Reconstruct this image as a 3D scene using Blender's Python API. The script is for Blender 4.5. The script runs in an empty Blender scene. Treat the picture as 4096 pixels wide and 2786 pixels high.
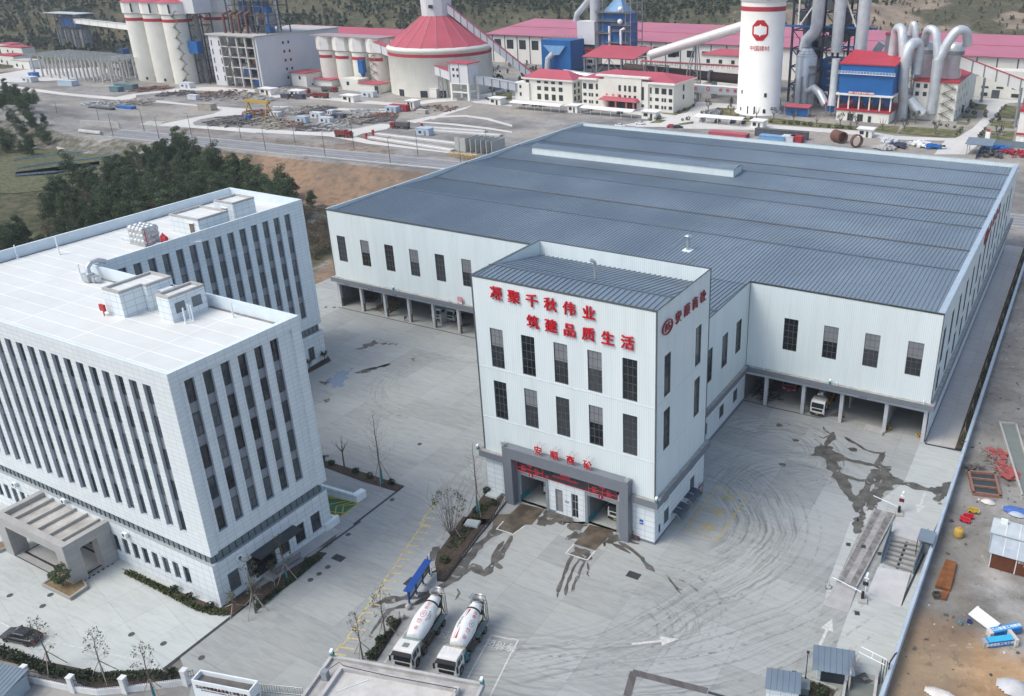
import bpy,math,random
from mathutils import Vector,Matrix
rnd=random.Random(7)
scene=bpy.context.scene
col=scene.collection
R=math.radians
# ---------------------------------------------------------------- camera
cam_d=bpy.data.cameras.new('camera')
cam=bpy.data.objects.new('camera',cam_d)
col.objects.link(cam)
scene.camera=cam
yaw,pit,rol=R(28.45),R(23.8),R(-0.53)
fwd=Vector((-math.sin(yaw)*math.cos(pit),math.cos(yaw)*math.cos(pit),-math.sin(pit)))
rt=Vector((math.cos(yaw),math.sin(yaw),0))
up=rt.cross(fwd)
rt2=rt*math.cos(rol)+up*math.sin(rol)
up2=up*math.cos(rol)-rt*math.sin(rol)
m3=Matrix((rt2,up2,-fwd)).transposed()
cam.matrix_world=Matrix.Translation((48.0,0.2,76.0))@m3.to_4x4()
cam_d.sensor_width=36
cam_d.lens=30.56
cam_d.shift_x=-0.10437
cam_d.shift_y=-0.02015
cam_d.clip_start=0.5
cam_d.clip_end=6000
# ---------------------------------------------------------------- sky and sun
SUN_EL,SUN_AZ=54,218
world=bpy.data.worlds.new('World')
scene.world=world
world.use_nodes=True
wn=world.node_tree
sky=wn.nodes.new('ShaderNodeTexSky')
sky.sky_type='NISHITA'
sky.sun_disc=False
sky.sun_elevation=R(SUN_EL)
sky.sun_rotation=R(SUN_AZ)
sky.air_density=1.0
sky.dust_density=3.0
sky.ozone_density=0.6
wn.links.new(sky.outputs[0],wn.nodes['Background'].inputs[0])
wn.nodes['Background'].inputs[1].default_value=0.15
sun_d=bpy.data.lights.new('sun','SUN')
sun_d.energy=1.1
sun_d.angle=R(26)
sun_d.color=(1.0,0.995,0.93)
sun=bpy.data.objects.new('sun',sun_d)
col.objects.link(sun)
sdir=Vector((math.sin(R(SUN_AZ))*math.cos(R(SUN_EL)),math.cos(R(SUN_AZ))*math.cos(R(SUN_EL)),math.sin(R(SUN_EL))))
sun.rotation_euler=sdir.to_track_quat('Z','Y').to_euler()
scene.view_settings.view_transform='Standard'
scene.view_settings.look='None'
scene.view_settings.exposure=0.6
scene.view_settings.gamma=1.0
# ---------------------------------------------------------------- materials
class NT:

 def __init__(s,name):
  s.m=bpy.data.materials.new(name)
  s.m.use_nodes=True
  s.t=s.m.node_tree
  s.b=s.t.nodes['Principled BSDF']
 def n(s,kind,**kw):
  nd=s.t.nodes.new('ShaderNode'+kind)
  for k,v in kw.items():
   if k.startswith('i_'):
    nd.inputs[int(k[2:])].default_value=v
   else:
    setattr(nd,k,v)
  return nd
 def l(s,a,b):s.t.links.new(a,b)
 def pos(s):
  if not hasattr(s,'_p'):s._p=s.n('NewGeometry').outputs['Position']
  return s._p
 def math(s,op,a,b=None,c=None):
  nd=s.n('Math',operation=op)
  for i,v in enumerate((a,b,c)):
   if v is None:continue
   if hasattr(v,'links'):s.l(v,nd.inputs[i])
   else:nd.inputs[i].default_value=v
  return nd.outputs[0]
 def vec(s,v,scale=(1,1,1),loc=(0,0,0),rot=(0,0,0)):
  mp=s.n('Mapping');s.l(v,mp.inputs[0])
  mp.inputs['Scale'].default_value=scale;mp.inputs['Location'].default_value=loc;mp.inputs['Rotation'].default_value=rot
  return mp.outputs[0]
 def noise(s,v,scale,detail=3,rough=0.55,dist=0.0):
  nd=s.n('TexNoise');s.l(v,nd.inputs['Vector'])
  nd.inputs['Scale'].default_value=scale;nd.inputs['Detail'].default_value=detail
  nd.inputs['Roughness'].default_value=rough;nd.inputs['Distortion'].default_value=dist
  return nd.outputs[0]
 def ramp(s,f,stops):
  nd=s.n('ValToRGB');s.l(f,nd.inputs[0])
  e=nd.color_ramp.elements
  while len(e)<len(stops):e.new(0.5)
  for el,(p,c)in zip(e,stops):
   el.position=p;el.color=(c,c,c,1)if not hasattr(c,'__len__')else(*c,1)
  return nd.outputs[0]
 def mix(s,f,a,b,mode='MIX'):
  nd=s.n('MixRGB',blend_type=mode)
  for i,v in enumerate((f,a,b)):
   if hasattr(v,'links'):s.l(v,nd.inputs[i])
   elif hasattr(v,'__len__'):nd.inputs[i].default_value=(*v,1)
   else:nd.inputs[i].default_value=v
  return nd.outputs[0]
 def sepxyz(s,v):
  nd=s.n('SeparateXYZ');s.l(v,nd.inputs[0]);return nd.outputs
 def comb(s,x,y,z):
  nd=s.n('CombineXYZ')
  for i,v in enumerate((x,y,z)):
   if hasattr(v,'links'):s.l(v,nd.inputs[i])
   else:nd.inputs[i].default_value=v
  return nd.outputs[0]
 def bump(s,h,strength=0.3,dist=0.05):
  nd=s.n('Bump');s.l(h,nd.inputs['Height']);nd.inputs['Strength'].default_value=strength;nd.inputs['Distance'].default_value=dist
  s.l(nd.outputs[0],s.b.inputs['Normal'])
 def done(s,color,rough=0.8,metal=0.0,spec=0.3):
  if hasattr(color,'links'):s.l(color,s.b.inputs['Base Color'])
  else:s.b.inputs['Base Color'].default_value=(*color,1)
  if hasattr(rough,'links'):s.l(rough,s.b.inputs['Roughness'])
  else:s.b.inputs['Roughness'].default_value=rough
  s.b.inputs['Metallic'].default_value=metal
  s.b.inputs['Specular IOR Level'].default_value=spec
  return s.m
def sc(c,k):return tuple(min(1,x*k)for x in c)
MATS={}
def M(name,c=None,rough=0.7,metal=0.0,var=0.12,scale=0.6,spec=0.3,streak=0.0):

 if name in MATS:return MATS[name]
 t=NT(name)
 p=t.pos()
 f=t.noise(p,scale,4)
 cc=t.mix(t.ramp(f,[(0.3,0.0),(0.7,1.0)]),sc(c,1-var),sc(c,1+var*0.6))
 g=t.noise(p,7*scale,3)
 cc=t.mix(t.ramp(g,[(0.45,0.0),(0.75,var)]),cc,sc(c,0.55))
 if streak:
  s=t.noise(t.vec(p,(1.6,1.6,0.10)),1.0,4)
  cc=t.mix(t.ramp(s,[(0.5,0.0),(0.8,streak)]),cc,sc(c,0.45))
 MATS[name]=t.done(cc,rough,metal,spec)
 return MATS[name]
def glass_mat(name,c=(0.022,0.028,0.034),c2=(0.15,0.175,0.19)):
 t=NT(name)
 r=t.n('ObjectInfo').outputs['Random']
 f=t.noise(t.pos(),0.9,2)
 cc=t.mix(t.ramp(t.math('MULTIPLY_ADD',r,0.75,t.math('MULTIPLY',f,0.4)),[(0.35,0.0),(1.0,1.0)]),c,c2)
 return t.done(cc,0.06,0.0,0.5)
GLASS=glass_mat('window_glass')
GLASS2=glass_mat('dim_pane',(0.012,0.014,0.017),(0.06,0.068,0.075))
GLASST=glass_mat('teal_glass',(0.05,0.075,0.09),(0.16,0.21,0.23))
def cladding(name,c,pitch,dark,wid=0.18):
 t=NT(name)
 x,y,z=t.sepxyz(t.pos())
 u=t.math('FRACT',t.math('MULTIPLY',t.math('ADD',x,y),1/pitch))
 line=t.ramp(u,[(0.0,1.0),(wid,1.0),(wid+0.06,0.0)])
 n1=t.noise(t.vec(t.pos(),(1,1,0.12)),0.5,4)
 base=t.mix(t.ramp(n1,[(0.35,0.0),(0.75,1.0)]),c,sc(c,0.9))
 cc=t.mix(t.math('MULTIPLY',line,1.0),base,sc(c,dark))
 s2=t.noise(t.vec(t.pos(),(1.4,1.4,0.07)),1.0,4)
 cc=t.mix(t.ramp(s2,[(0.52,0.0),(0.78,0.16)]),cc,(0.42,0.40,0.35))
 t.bump(line,0.2,0.03)
 return t.done(cc,0.45,0.0,0.35)
CLAD=cladding('white_cladding',(0.69,0.775,0.78),0.32,0.84)
CLADF=cladding('fine_cladding',(0.66,0.745,0.75),0.22,0.88)
def tiles(name,c,w,h,mortar,jd=0.6,var=0.06):
 t=NT(name)
 x,y,z=t.sepxyz(t.pos())
 v=t.comb(t.math('ADD',x,y),z,0.0)
 br=t.n('TexBrick');t.l(v,br.inputs['Vector'])
 br.offset=0.0
 br.inputs['Scale'].default_value=1.0
 br.inputs['Brick Width'].default_value=w;br.inputs['Row Height'].default_value=h
 br.inputs['Mortar Size'].default_value=mortar;br.inputs['Mortar Smooth'].default_value=0.1
 br.inputs['Color1'].default_value=(*c,1);br.inputs['Color2'].default_value=(*sc(c,1-var),1)
 br.inputs['Mortar'].default_value=(*sc(c,jd),1)
 n1=t.noise(t.vec(t.pos(),(1,1,0.2)),0.4,3)
 cc=t.mix(t.ramp(n1,[(0.45,0.0),(0.8,0.10)]),br.outputs[0],sc(c,0.6))
 return t.done(cc,0.4,0.0,0.4)
TILE=tiles('white_wall_tile',(0.70,0.765,0.78),1.25,0.62,0.022,0.62)
TILEB=tiles('base_wall_tile',(0.69,0.75,0.77),1.4,0.9,0.03,0.55)
GRANITE=tiles('grey_granite',(0.38,0.375,0.365),1.3,0.9,0.02,0.7,0.12)
def concrete(name,base,arcs=(),slab=(6.2,5.0),vary=0.10,rot=0.0,scuff=0.5):
 t=NT(name)
 p=t.pos()
 pv=t.vec(p,(1,1,1),(0,0,0),(0,0,rot))
 br=t.n('TexBrick');t.l(pv,br.inputs['Vector']);br.offset=0.0
 br.inputs['Scale'].default_value=1.0
 br.inputs['Brick Width'].default_value=slab[0];br.inputs['Row Height'].default_value=slab[1]
 br.inputs['Mortar Size'].default_value=0.035;br.inputs['Mortar Smooth'].default_value=0.3
 br.inputs['Color1'].default_value=(*sc(base,1.06),1);br.inputs['Color2'].default_value=(*sc(base,1-vary),1)
 br.inputs['Mortar'].default_value=(*sc(base,0.62),1)
 cc=br.outputs[0]
 big=t.noise(p,0.035,5,0.6)
 cc=t.mix(t.ramp(big,[(0.35,0.0),(0.65,0.55)]),cc,sc(base,0.72))
 warm=t.noise(t.vec(p,(1,1,1),(31,7,0)),0.05,3)
 cc=t.mix(t.ramp(warm,[(0.5,0.0),(0.75,0.5)]),cc,(base[0]*1.06,base[1]*1.03,base[2]*0.93))
 brush=t.noise(t.vec(p,(0.30,1.6,1),(0,0,0),(0,0,R(-20))),1.0,5,0.7,0.6)
 cc=t.mix(t.ramp(brush,[(0.40,0.0),(0.62,0.30)]),cc,sc(base,1.22))
 cc=t.mix(t.ramp(brush,[(0.30,0.28),(0.45,0.0)]),cc,sc(base,0.66))
 x,y,z=t.sepxyz(p)
 for(cx,cy,r0,r1,a,ac,aw)in arcs:
  dx=t.math('SUBTRACT',x,cx);dy=t.math('SUBTRACT',y,cy)
  d=t.math('SQRT',t.math('ADD',t.math('MULTIPLY',dx,dx),t.math('MULTIPLY',dy,dy)))
  ca_,sa_=math.cos(R(ac)),math.sin(R(ac));d=t.math('ADD',d,t.math('MULTIPLY',t.noise(t.vec(p,(1,1,1),(cy,cx,0)),0.11,3),2.4));d=t.math("SUBTRACT",d,1.2);ang=t.math('ARCTAN2',t.math('SUBTRACT',t.math('MULTIPLY',dy,ca_),t.math('MULTIPLY',dx,sa_)),t.math('ADD',t.math('MULTIPLY',dx,ca_),t.math('MULTIPLY',dy,sa_)))
  am=t.ramp(t.math('DIVIDE',t.math('ABSOLUTE',ang),R(aw)),[(0.55,1.0),(1.0,0.0)])
  st=t.noise(t.comb(t.math('MULTIPLY',d,2.3),t.math('MULTIPLY',ang,1.3),cx),1.0,4,0.65)
  band=t.math('MULTIPLY',t.ramp(t.math('DIVIDE',t.math('SUBTRACT',d,r0),r1-r0),[(0.0,0.0),(0.15,1.0),(0.8,1.0),(1.0,0.0)]),t.ramp(st,[(0.5,0.0),(0.63,1.0)]))
  br2=t.ramp(t.noise(t.vec(p,(1,1,1),(cx,0,0)),0.09,2),[(0.32,0.25),(0.55,1.0)])
  cc=t.mix(t.math('MULTIPLY',t.math('MULTIPLY',t.math('MULTIPLY',band,am),br2),scuff*a),cc,sc(base,0.30))
  lt=t.math('MULTIPLY',t.ramp(t.math('DIVIDE',t.math('SUBTRACT',d,r0),r1-r0),[(0.0,0.0),(0.15,1.0),(0.8,1.0),(1.0,0.0)]),t.ramp(st,[(0.36,1.0),(0.46,0.0)]))
  cc=t.mix(t.math('MULTIPLY',t.math('MULTIPLY',lt,am),0.22*a),cc,sc(base,1.25))
 spk=t.noise(p,2.2,2)
 cc=t.mix(t.ramp(spk,[(0.66,0.0),(0.74,0.22)]),cc,sc(base,0.5))
 return t.done(cc,0.85,0.0,0.2)
# ---------------------------------------------------------------- mesh builder
class MB:
 def __init__(s):s.v=[];s.f=[];s.mi=[];s.sm=[]
 def face(s,pts,m=0,smooth=False):
  i=len(s.v);s.v+=[tuple(p)for p in pts];s.f.append(tuple(range(i,i+len(pts))));s.mi.append(m);s.sm.append(smooth)
 def add(s,vs,fs,m=0,smooth=False):
  i=len(s.v);s.v+=[tuple(p)for p in vs]
  for f in fs:s.f.append(tuple(k+i for k in f));s.mi.append(m);s.sm.append(smooth)
 def hexa(s,p,m=0,skip=''):
  F={'b':(0,3,2,1),'t':(4,5,6,7),'f':(0,1,5,4),'r':(1,2,6,5),'k':(2,3,7,6),'l':(3,0,4,7)}
  s.add(p,[v for k,v in F.items()if k not in skip],m)
  return s
 def box(s,x0,y0,z0,x1,y1,z1,m=0,skip=''):
  return s.hexa([(x0,y0,z0),(x1,y0,z0),(x1,y1,z0),(x0,y1,z0),(x0,y0,z1),(x1,y0,z1),(x1,y1,z1),(x0,y1,z1)],m,skip)
 def rbox(s,c,size,rz=0,m=0,rx=0,ry=0):
  A=Matrix.Rotation(rz,3,'Z')@Matrix.Rotation(ry,3,'Y')@Matrix.Rotation(rx,3,'X')
  h=[k/2 for k in size]
  P=[(-1,-1,-1),(1,-1,-1),(1,1,-1),(-1,1,-1),(-1,-1,1),(1,-1,1),(1,1,1),(-1,1,1)]
  return s.hexa([Vector(c)+A@Vector((a*h[0],b*h[1],d*h[2]))for a,b,d in P],m)
 def cyl(s,a,b,r0,r1=None,n=8,m=0,caps=True,smooth=True):
  a=Vector(a);b=Vector(b);r1=r0 if r1 is None else r1
  d=(b-a).normalized();u=d.orthogonal().normalized();w=d.cross(u)
  vs=[]
  for c,r in((a,r0),(b,r1)):
   for i in range(n):
    t=2*math.pi*i/n;vs.append(c+u*(r*math.cos(t))+w*(r*math.sin(t)))
  s.add(vs,[(i,(i+1)%n,n+(i+1)%n,n+i)for i in range(n)],m,smooth)
  if caps:
   s.face(vs[:n][::-1],m);s.face(vs[n:],m)
  return s
 def tube(s,pts,r,n=6,m=0,smooth=True,caps=True):
  pts=[Vector(p)for p in pts];rs=r if hasattr(r,'__len__')else[r]*len(pts)
  vs=[];u=None
  for k,p in enumerate(pts):
   d=(pts[min(k+1,len(pts)-1)]-pts[max(k-1,0)]).normalized()
   if u is None:u=d.orthogonal().normalized()
   u=(u-d*u.dot(d)).normalized();w=d.cross(u)
   for i in range(n):
    t=2*math.pi*i/n;vs.append(p+u*(rs[k]*math.cos(t))+w*(rs[k]*math.sin(t)))
  fs=[]
  for k in range(len(pts)-1):
   for i in range(n):fs.append((k*n+i,k*n+(i+1)%n,(k+1)*n+(i+1)%n,(k+1)*n+i))
  s.add(vs,fs,m,smooth)
  if caps:s.face(vs[:n][::-1],m);s.face(vs[-n:],m)
  return s
 def lathe(s,prof,c=(0,0,0),n=24,m=0,smooth=True,ax=None,a0=0.0,a1=2*math.pi,caps=False):

  c=Vector(c);d=Vector(ax).normalized()if ax else Vector((0,0,1))
  u=d.orthogonal().normalized()if ax else Vector((1,0,0));w=d.cross(u)
  full=abs(a1-a0-2*math.pi)<1e-6;k=n if full else n+1
  vs=[]
  for r,h in prof:
   for i in range(k):
    t=a0+(a1-a0)*i/n;vs.append(c+d*h+u*(r*math.cos(t))+w*(r*math.sin(t)))
  fs=[]
  for j in range(len(prof)-1):
   for i in range(n):fs.append((j*k+i,j*k+(i+1)%k,(j+1)*k+(i+1)%k,(j+1)*k+i))
  s.add(vs,fs,m,smooth)
  if caps:s.face(vs[:k][::-1],m);s.face(vs[-k:],m)
  return s
 def prism(s,pts,z0,z1,m=0,mt=None,bottom=True):
  n=len(pts)
  if sum(pts[i][0]*pts[(i+1)%n][1]-pts[(i+1)%n][0]*pts[i][1]for i in range(n))<0:pts=pts[::-1]
  vs=[(x,y,z0)for x,y in pts]+[(x,y,z1)for x,y in pts]
  s.add(vs,[(i,(i+1)%n,n+(i+1)%n,n+i)for i in range(n)],m)
  s.face(vs[n:],m if mt is None else mt)
  if bottom:s.face(vs[:n][::-1],m)
  return s
 def wall(s,o,u,w,h,holes=(),depth=0.0,m=0,mr=None,vn=(0,0,1)):

  o=Vector(o);u=Vector(u);vn=Vector(vn);nrm=u.cross(vn)
  us=sorted({0.0,w,*[min(max(q[i],0),w)for q in holes for i in(0,2)]})
  vs=sorted({0.0,h,*[min(max(q[i],0),h)for q in holes for i in(1,3)]})
  P=lambda a,b,d=0.0:o+u*a+vn*b-nrm*d
  for a,b in zip(us,us[1:]):
   for c,d in zip(vs,vs[1:]):
    mu,mv=(a+b)/2,(c+d)/2
    if any(q[0]<mu<q[2]and q[1]<mv<q[3]for q in holes):continue
    s.face([P(a,c),P(b,c),P(b,d),P(a,d)],m)
  if depth:
   mr=m if mr is None else mr
   for a,c,b,d in holes:
    s.face([P(a,c),P(a,c,depth),P(a,d,depth),P(a,d)][::-1],mr)
    s.face([P(b,c),P(b,c,depth),P(b,d,depth),P(b,d)],mr)
    s.face([P(a,c),P(b,c),P(b,c,depth),P(a,c,depth)][::-1],mr)
    s.face([P(a,d),P(b,d),P(b,d,depth),P(a,d,depth)],mr)
  return s
 def shift(s,d):
  s.v=[(x+d[0],y+d[1],z+d[2])for x,y,z in s.v];return s
 def xf(s,mat):
  s.v=[tuple(mat@Vector(p))for p in s.v];return s
ORI={}
def mesh(name,mb,mats):
 me=bpy.data.meshes.new(name)
 me.from_pydata(mb.v,[],mb.f)
 for m in(mats if isinstance(mats,(list,tuple))else[mats]):me.materials.append(m)
 me.polygons.foreach_set('material_index',mb.mi)
 me.polygons.foreach_set('use_smooth',mb.sm)
 me.update()
 return me
def tag(o,label=None,cat=None,group=None,kind=None):
 if label:o['label']=label
 if cat:o['category']=cat
 if group:o['group']=group
 if kind:o['kind']=kind
 return o
def link(o,parent=None):
 col.objects.link(o)
 if parent:o.parent=parent
 return o
def thing(name,label,cat,loc=(0,0,0),rz=0.0,group=None):
 o=bpy.data.objects.new(name,None)
 link(o);o.location=loc;o.rotation_euler=(0,0,rz);o.empty_display_size=0.3
 ORI[o]=Vector(loc)
 return tag(o,label,cat,group)
def part(name,mb,mats,parent,world=False,label=None):

 if not mb.f:return None
 if world:mb.shift(-ORI[parent])
 o=bpy.data.objects.new(name,mesh(name,mb,mats))
 ORI[o]=ORI[parent]
 if label:o['label']=label
 return link(o,parent)
def single(name,mb,mats,label,cat,loc=(0,0,0),rz=0.0,group=None):
 o=bpy.data.objects.new(name,mesh(name,mb,mats));link(o);o.location=loc;o.rotation_euler=(0,0,rz)
 ORI[o]=Vector(loc)
 return tag(o,label,cat,group)
def struct(name,mb,mats):
 o=bpy.data.objects.new(name,mesh(name,mb,mats));link(o);o['kind']='structure'
 return o
def inst(src,name,parent,loc,rz=0.0,scale=None):
 o=bpy.data.objects.new(name,src.data if hasattr(src,'data')else src);link(o,parent)
 o.location=Vector(loc);o.rotation_euler=(0,0,rz)
 if scale:o.scale=scale
 ORI[o]=Vector((0,0,0))
 return o
def copy_tree(o,parent=None):
 c=o.copy();link(c,parent)
 for k in list(o.children):copy_tree(k,c)
 ORI[c]=ORI.get(o,Vector())
 return c
def place(proto,loc,rz,label=None,group=None,first=[]):

 if proto in first:o=copy_tree(proto)
 else:o=proto;first.append(proto)
 o.location=loc;o.rotation_euler=(0,0,rz)
 if label:o['label']=label
 if group:o['group']=group
 return o
ORD=['first','second','third','fourth','fifth','sixth','seventh','eighth','ninth','tenth','eleventh','twelfth','thirteenth','fourteenth','fifteenth','sixteenth','seventeenth','eighteenth','nineteenth','twentieth','twenty-first','twenty-second','twenty-third','twenty-fourth']
def letters(txt,size,thick,bold=0.0,align='CENTER'):
 cu=bpy.data.curves.new('lettering','FONT')
 cu.body=txt;cu.size=size;cu.extrude=thick;cu.offset=bold*size
 cu.align_x=align;cu.align_y='CENTER';cu.resolution_u=2
 o=bpy.data.objects.new('lettering',cu);col.objects.link(o)
 dg=bpy.context.evaluated_depsgraph_get()
 me=bpy.data.meshes.new_from_object(o.evaluated_get(dg))
 bpy.data.objects.remove(o);bpy.data.curves.remove(cu)
 return me
def write(name,txt,size,thick,mat,parent,loc,rot,bold=0.02,align='CENTER',sx=1.0):
 me=letters(txt,size,thick,bold,align);me.materials.clear();me.materials.append(mat)
 o=bpy.data.objects.new(name,me);link(o,parent)
 o.location=Vector(loc)-(ORI[parent]if parent else Vector());o.rotation_euler=rot;o.scale=(sx,1,1)
 ORI[o]=Vector(loc)
 return o
FRONT=(R(90),0,0)
SIDE=(R(90),0,R(90))
# ---------------------------------------------------------------- terrain
import numpy as np
from mathutils import noise as mnoise
def sm(a,b,x):
 t=min(1,max(0,(x-a)/(b-a)));return t*t*(3-2*t)
def nz(x,y,s,seed=0.0):return mnoise.fractal(Vector((x*s,y*s,seed)),0.9,2.1,4)
def road_near(x):return 233.4+(x+330.7)*0.0955
def hill(x,y):
 d=y-(650+0.27*min(x,150)+18*nz(x,0,0.006,3))
 if d<=0:return 0
 return 95*(1-math.exp(-0.0018*d))*sm(0,120,d)+13*nz(x,y,0.005,5)*sm(20,200,d)+4*nz(x,y,0.02,9)*sm(10,80,d)
def ground(x,y):
 h=-0.06+hill(x,y)
 d=min(road_near(x)-3-y,-106-x,y-20)
 if d>0:
  dep=7.5-3.0*sm(-240,-270,x)
  h-=dep*sm(0,26-15*sm(-245,-262,x),d)-0.5*nz(x,y,0.05)*sm(0,20,d)*(1-sm(-235,-250,x))
 kn=math.exp(-(((x+410)/36)**2+((y-240)/26)**2)*1.2)
 if y<290:h+=7.0*kn
 if x>39 and y<252:h-=1.2
 if x<-97 and 20<y<133 and x>-108:h-=0.0
 if y<30-0.27*(-x)*0 and x<-20:h-=0.3
 return h
def region(x,y):

 rn=road_near(x)
 e=0.0;g=0.0;b=0.0
 n=nz(x,y,0.03,2);n2=nz(x,y,0.012,8)
 d=min(rn-2-y,-103-x)
 if d>0 and y>20:
  e=sm(0,6,d)*(1-sm(24,44,d+9*n))*sm(-285,-262,x)
  g=sm(26,46,d+9*n)
  if x<-250:e=max(e,0.35*sm(0,5,d));g=max(g,0.5)
  b=0.5*(1-g)*(1-e)
 h=hill(x,y)
 yb=650+0.27*min(x,150)
 if y>yb-60:
  bare=sm(-330,-120,x)*sm(0.0,0.35,n2+0.25)*(1-sm(yb+170,yb+300,y))
  g=max(g,sm(yb-60,yb+10,y+20*n)*(1-0.8*bare));b=max(b,bare)
 if x<-560:
  g=max(g,sm(-0.25,0.1,n2+0.1));b=max(b,0.4)
 if 258<y<330 and-330<x<-120:e=max(e,0.5*sm(0.05,0.4,n+0.6*(1-sm(0,14,y-rn-16))))
 return e,g,b
xs=np.unique(np.concatenate([np.arange(-1500,-560,26),np.arange(-560,-90,4.5),np.arange(-90,130,10),np.arange(130,700,40)]))
ys=np.unique(np.concatenate([np.arange(-60,20,16),np.arange(20,300,4.5),np.arange(300,620,10),np.arange(620,1300,16),np.arange(1300,2200,60)]))
tb=MB();nx,ny=len(xs),len(ys)
tb.v=[(float(x),float(y),ground(float(x),float(y)))for y in ys for x in xs]
tb.f=[(j*nx+i,j*nx+i+1,(j+1)*nx+i+1,(j+1)*nx+i)for j in range(ny-1)for i in range(nx-1)]
tb.mi=[0]*len(tb.f);tb.sm=[True]*len(tb.f)
t=NT('open_ground')
p=t.pos()
at=t.n('Attribute',attribute_name='region');er,gr,br_=t.sepxyz(at.outputs['Vector'])
n1=t.noise(p,0.05,6,0.65);n2=t.noise(p,0.35,4,0.6);n3=t.noise(t.vec(p,(0.5,1,1)),0.018,4)
c=t.mix(t.ramp(n1,[(0.38,0.0),(0.62,1.0)]),(0.17,0.165,0.155),(0.31,0.305,0.29))
c=t.mix(t.ramp(n3,[(0.48,0.0),(0.60,0.75)]),c,(0.36,0.33,0.28))
c=t.mix(t.ramp(n2,[(0.55,0.0),(0.70,0.5)]),c,(0.10,0.10,0.10))
ear=t.mix(t.ramp(n1,[(0.40,0.0),(0.58,1.0)]),(0.17,0.13,0.10),(0.27,0.19,0.13))
ear=t.mix(t.ramp(n3,[(0.5,0.0),(0.62,0.8)]),ear,(0.33,0.20,0.12))
ear=t.mix(t.ramp(n2,[(0.48,0.0),(0.66,0.7)]),ear,(0.12,0.105,0.075))
gre=t.mix(t.ramp(n2,[(0.38,0.0),(0.62,1.0)]),(0.045,0.055,0.03),(0.11,0.105,0.065))
gre=t.mix(t.ramp(n1,[(0.5,0.0),(0.64,0.7)]),gre,(0.15,0.125,0.085))
bro=t.mix(t.ramp(n1,[(0.38,0.0),(0.62,1.0)]),(0.17,0.14,0.11),(0.31,0.25,0.185))
bro=t.mix(t.ramp(n2,[(0.55,0.0),(0.68,0.6)]),bro,(0.10,0.095,0.065))
jit=t.math('MULTIPLY',t.math('SUBTRACT',n2,0.5),0.9)
f=lambda a:t.ramp(t.math('ADD',a,jit),[(0.35,0.0),(0.6,1.0)])
c=t.mix(f(br_),c,bro);c=t.mix(f(er),c,ear);c=t.mix(f(gr),c,gre)
t.bump(n2,0.5,0.6)
G_MAT=t.done(c,0.95,0,0.1)
terrain=struct('ground',tb,G_MAT)
ca=terrain.data.attributes.new('region','FLOAT_VECTOR','POINT')
ca.data.foreach_set('vector',[k for v in tb.v for k in region(v[0],v[1])])
# ---------------------------------------------------------------- concrete yard, roads, lots
def sheet(name,pts,z,mat,mb=None):
 if len(pts)<3:return
 m=MB();
 a=sum(pts[i][0]*pts[(i+1)%len(pts)][1]-pts[(i+1)%len(pts)][0]*pts[i][1]for i in range(len(pts)))
 m.face([(x,y,z)for x,y in(pts if a>0 else pts[::-1])])
 return struct(name,m,mat)
def jag(pts,step=0.7,amp=0.35,seed=1,closed=True):

 out=[];r_=random.Random(seed);n=len(pts)
 for i in range(n if closed else n-1):
  a=Vector(pts[i]);b=Vector(pts[(i+1)%n]);L=(b-a).length;k=max(1,int(L/step));pr=Vector((-(b-a).y,(b-a).x)).normalized()if L>0 else Vector((0,0))
  for j in range(k):
   q=a.lerp(b,j/k);w=amp*(2.2*mnoise.noise(Vector((q.x*0.9,q.y*0.9,seed*7.3)))+r_.uniform(-.35,.35))
   out.append((q.x+pr.x*w,q.y+pr.y*w))
 return out
CONC=(0.345,0.363,0.352)
YARD=concrete('yard_concrete',CONC,arcs=[(4,95,8,21,1.25,8,85),(-12,106,40,54,0.9,-42,46),(10,74,3,9,0.8,55,100),(12,119,4,13,0.9,70,130),(-51,114,8,15,0.5,170,120),(-20,92,31,42,0.8,-40,38),(20,108,6,17,0.7,130,90)],slab=(7.4,5.6),vary=0.22)
CLEAN=concrete('office_court_concrete',(0.455,0.485,0.47),slab=(5.5,4.6),vary=0.05,rot=R(14),scuff=0)
CLEAN2=concrete('lane_concrete',(0.44,0.465,0.45),slab=(8,6),vary=0.08,scuff=0)
PALE=concrete('pale_road_concrete',(0.58,0.57,0.54),slab=(5,5),vary=0.04)
DARKC=concrete('weighbridge_lane_concrete',(0.37,0.37,0.36),slab=(4,9),vary=0.1)
yard_pts=[(-113,147),(-113,134),(-100,112),(-98.8,111.5),(-79.3,111.5),(-79.3,70.8),(-37.2,70.8),(-36.5,51),(-34.8,44),(-29.6,41.6),(-26,38),(16,45),(30,40),(40,36),(39.3,133.3),(33.5,133.3),(33.4,175),(-97.2,175),(-97.2,147)]
sheet('yard',yard_pts,0.0,YARD)
court=[(-100,51.9),(-100,33),*[(-54.81,34.81),(-50.17,35.38),(-46.74,36.31),(-40.72,38.06),(-38.69,39.41),(-36.24,40.89),(-34.58,41.67),(-34.93,51.45)],(-37.2,51.9)]
sheet('office_court',court,0.006,CLEAN)
sheet('alley',[(33.5,133.2),(38.1,133.4),(38.0,249),(33.4,249)],0.02,concrete('alley_concrete',(0.45,0.435,0.405),slab=(9,6)))
road_x=[-420,-380,-344,-300,-260,-220,-180,-140,-100,-40,40,140,300]
ASPH=concrete('highway_asphalt',(0.235,0.24,0.245),slab=(60,30),vary=0.05)
rd=MB()
for a,b in zip(road_x[2:],road_x[3:]):rd.face([(a,road_near(a),0.03),(b,road_near(b),0.03),(b,road_near(b)+13.2,0.03),(a,road_near(a)+13.2,0.03)])
struct('highway',rd,ASPH)
WHITEP=M('road_paint',(0.62,0.62,0.60),0.6,var=0.2)
rm=MB()
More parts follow.
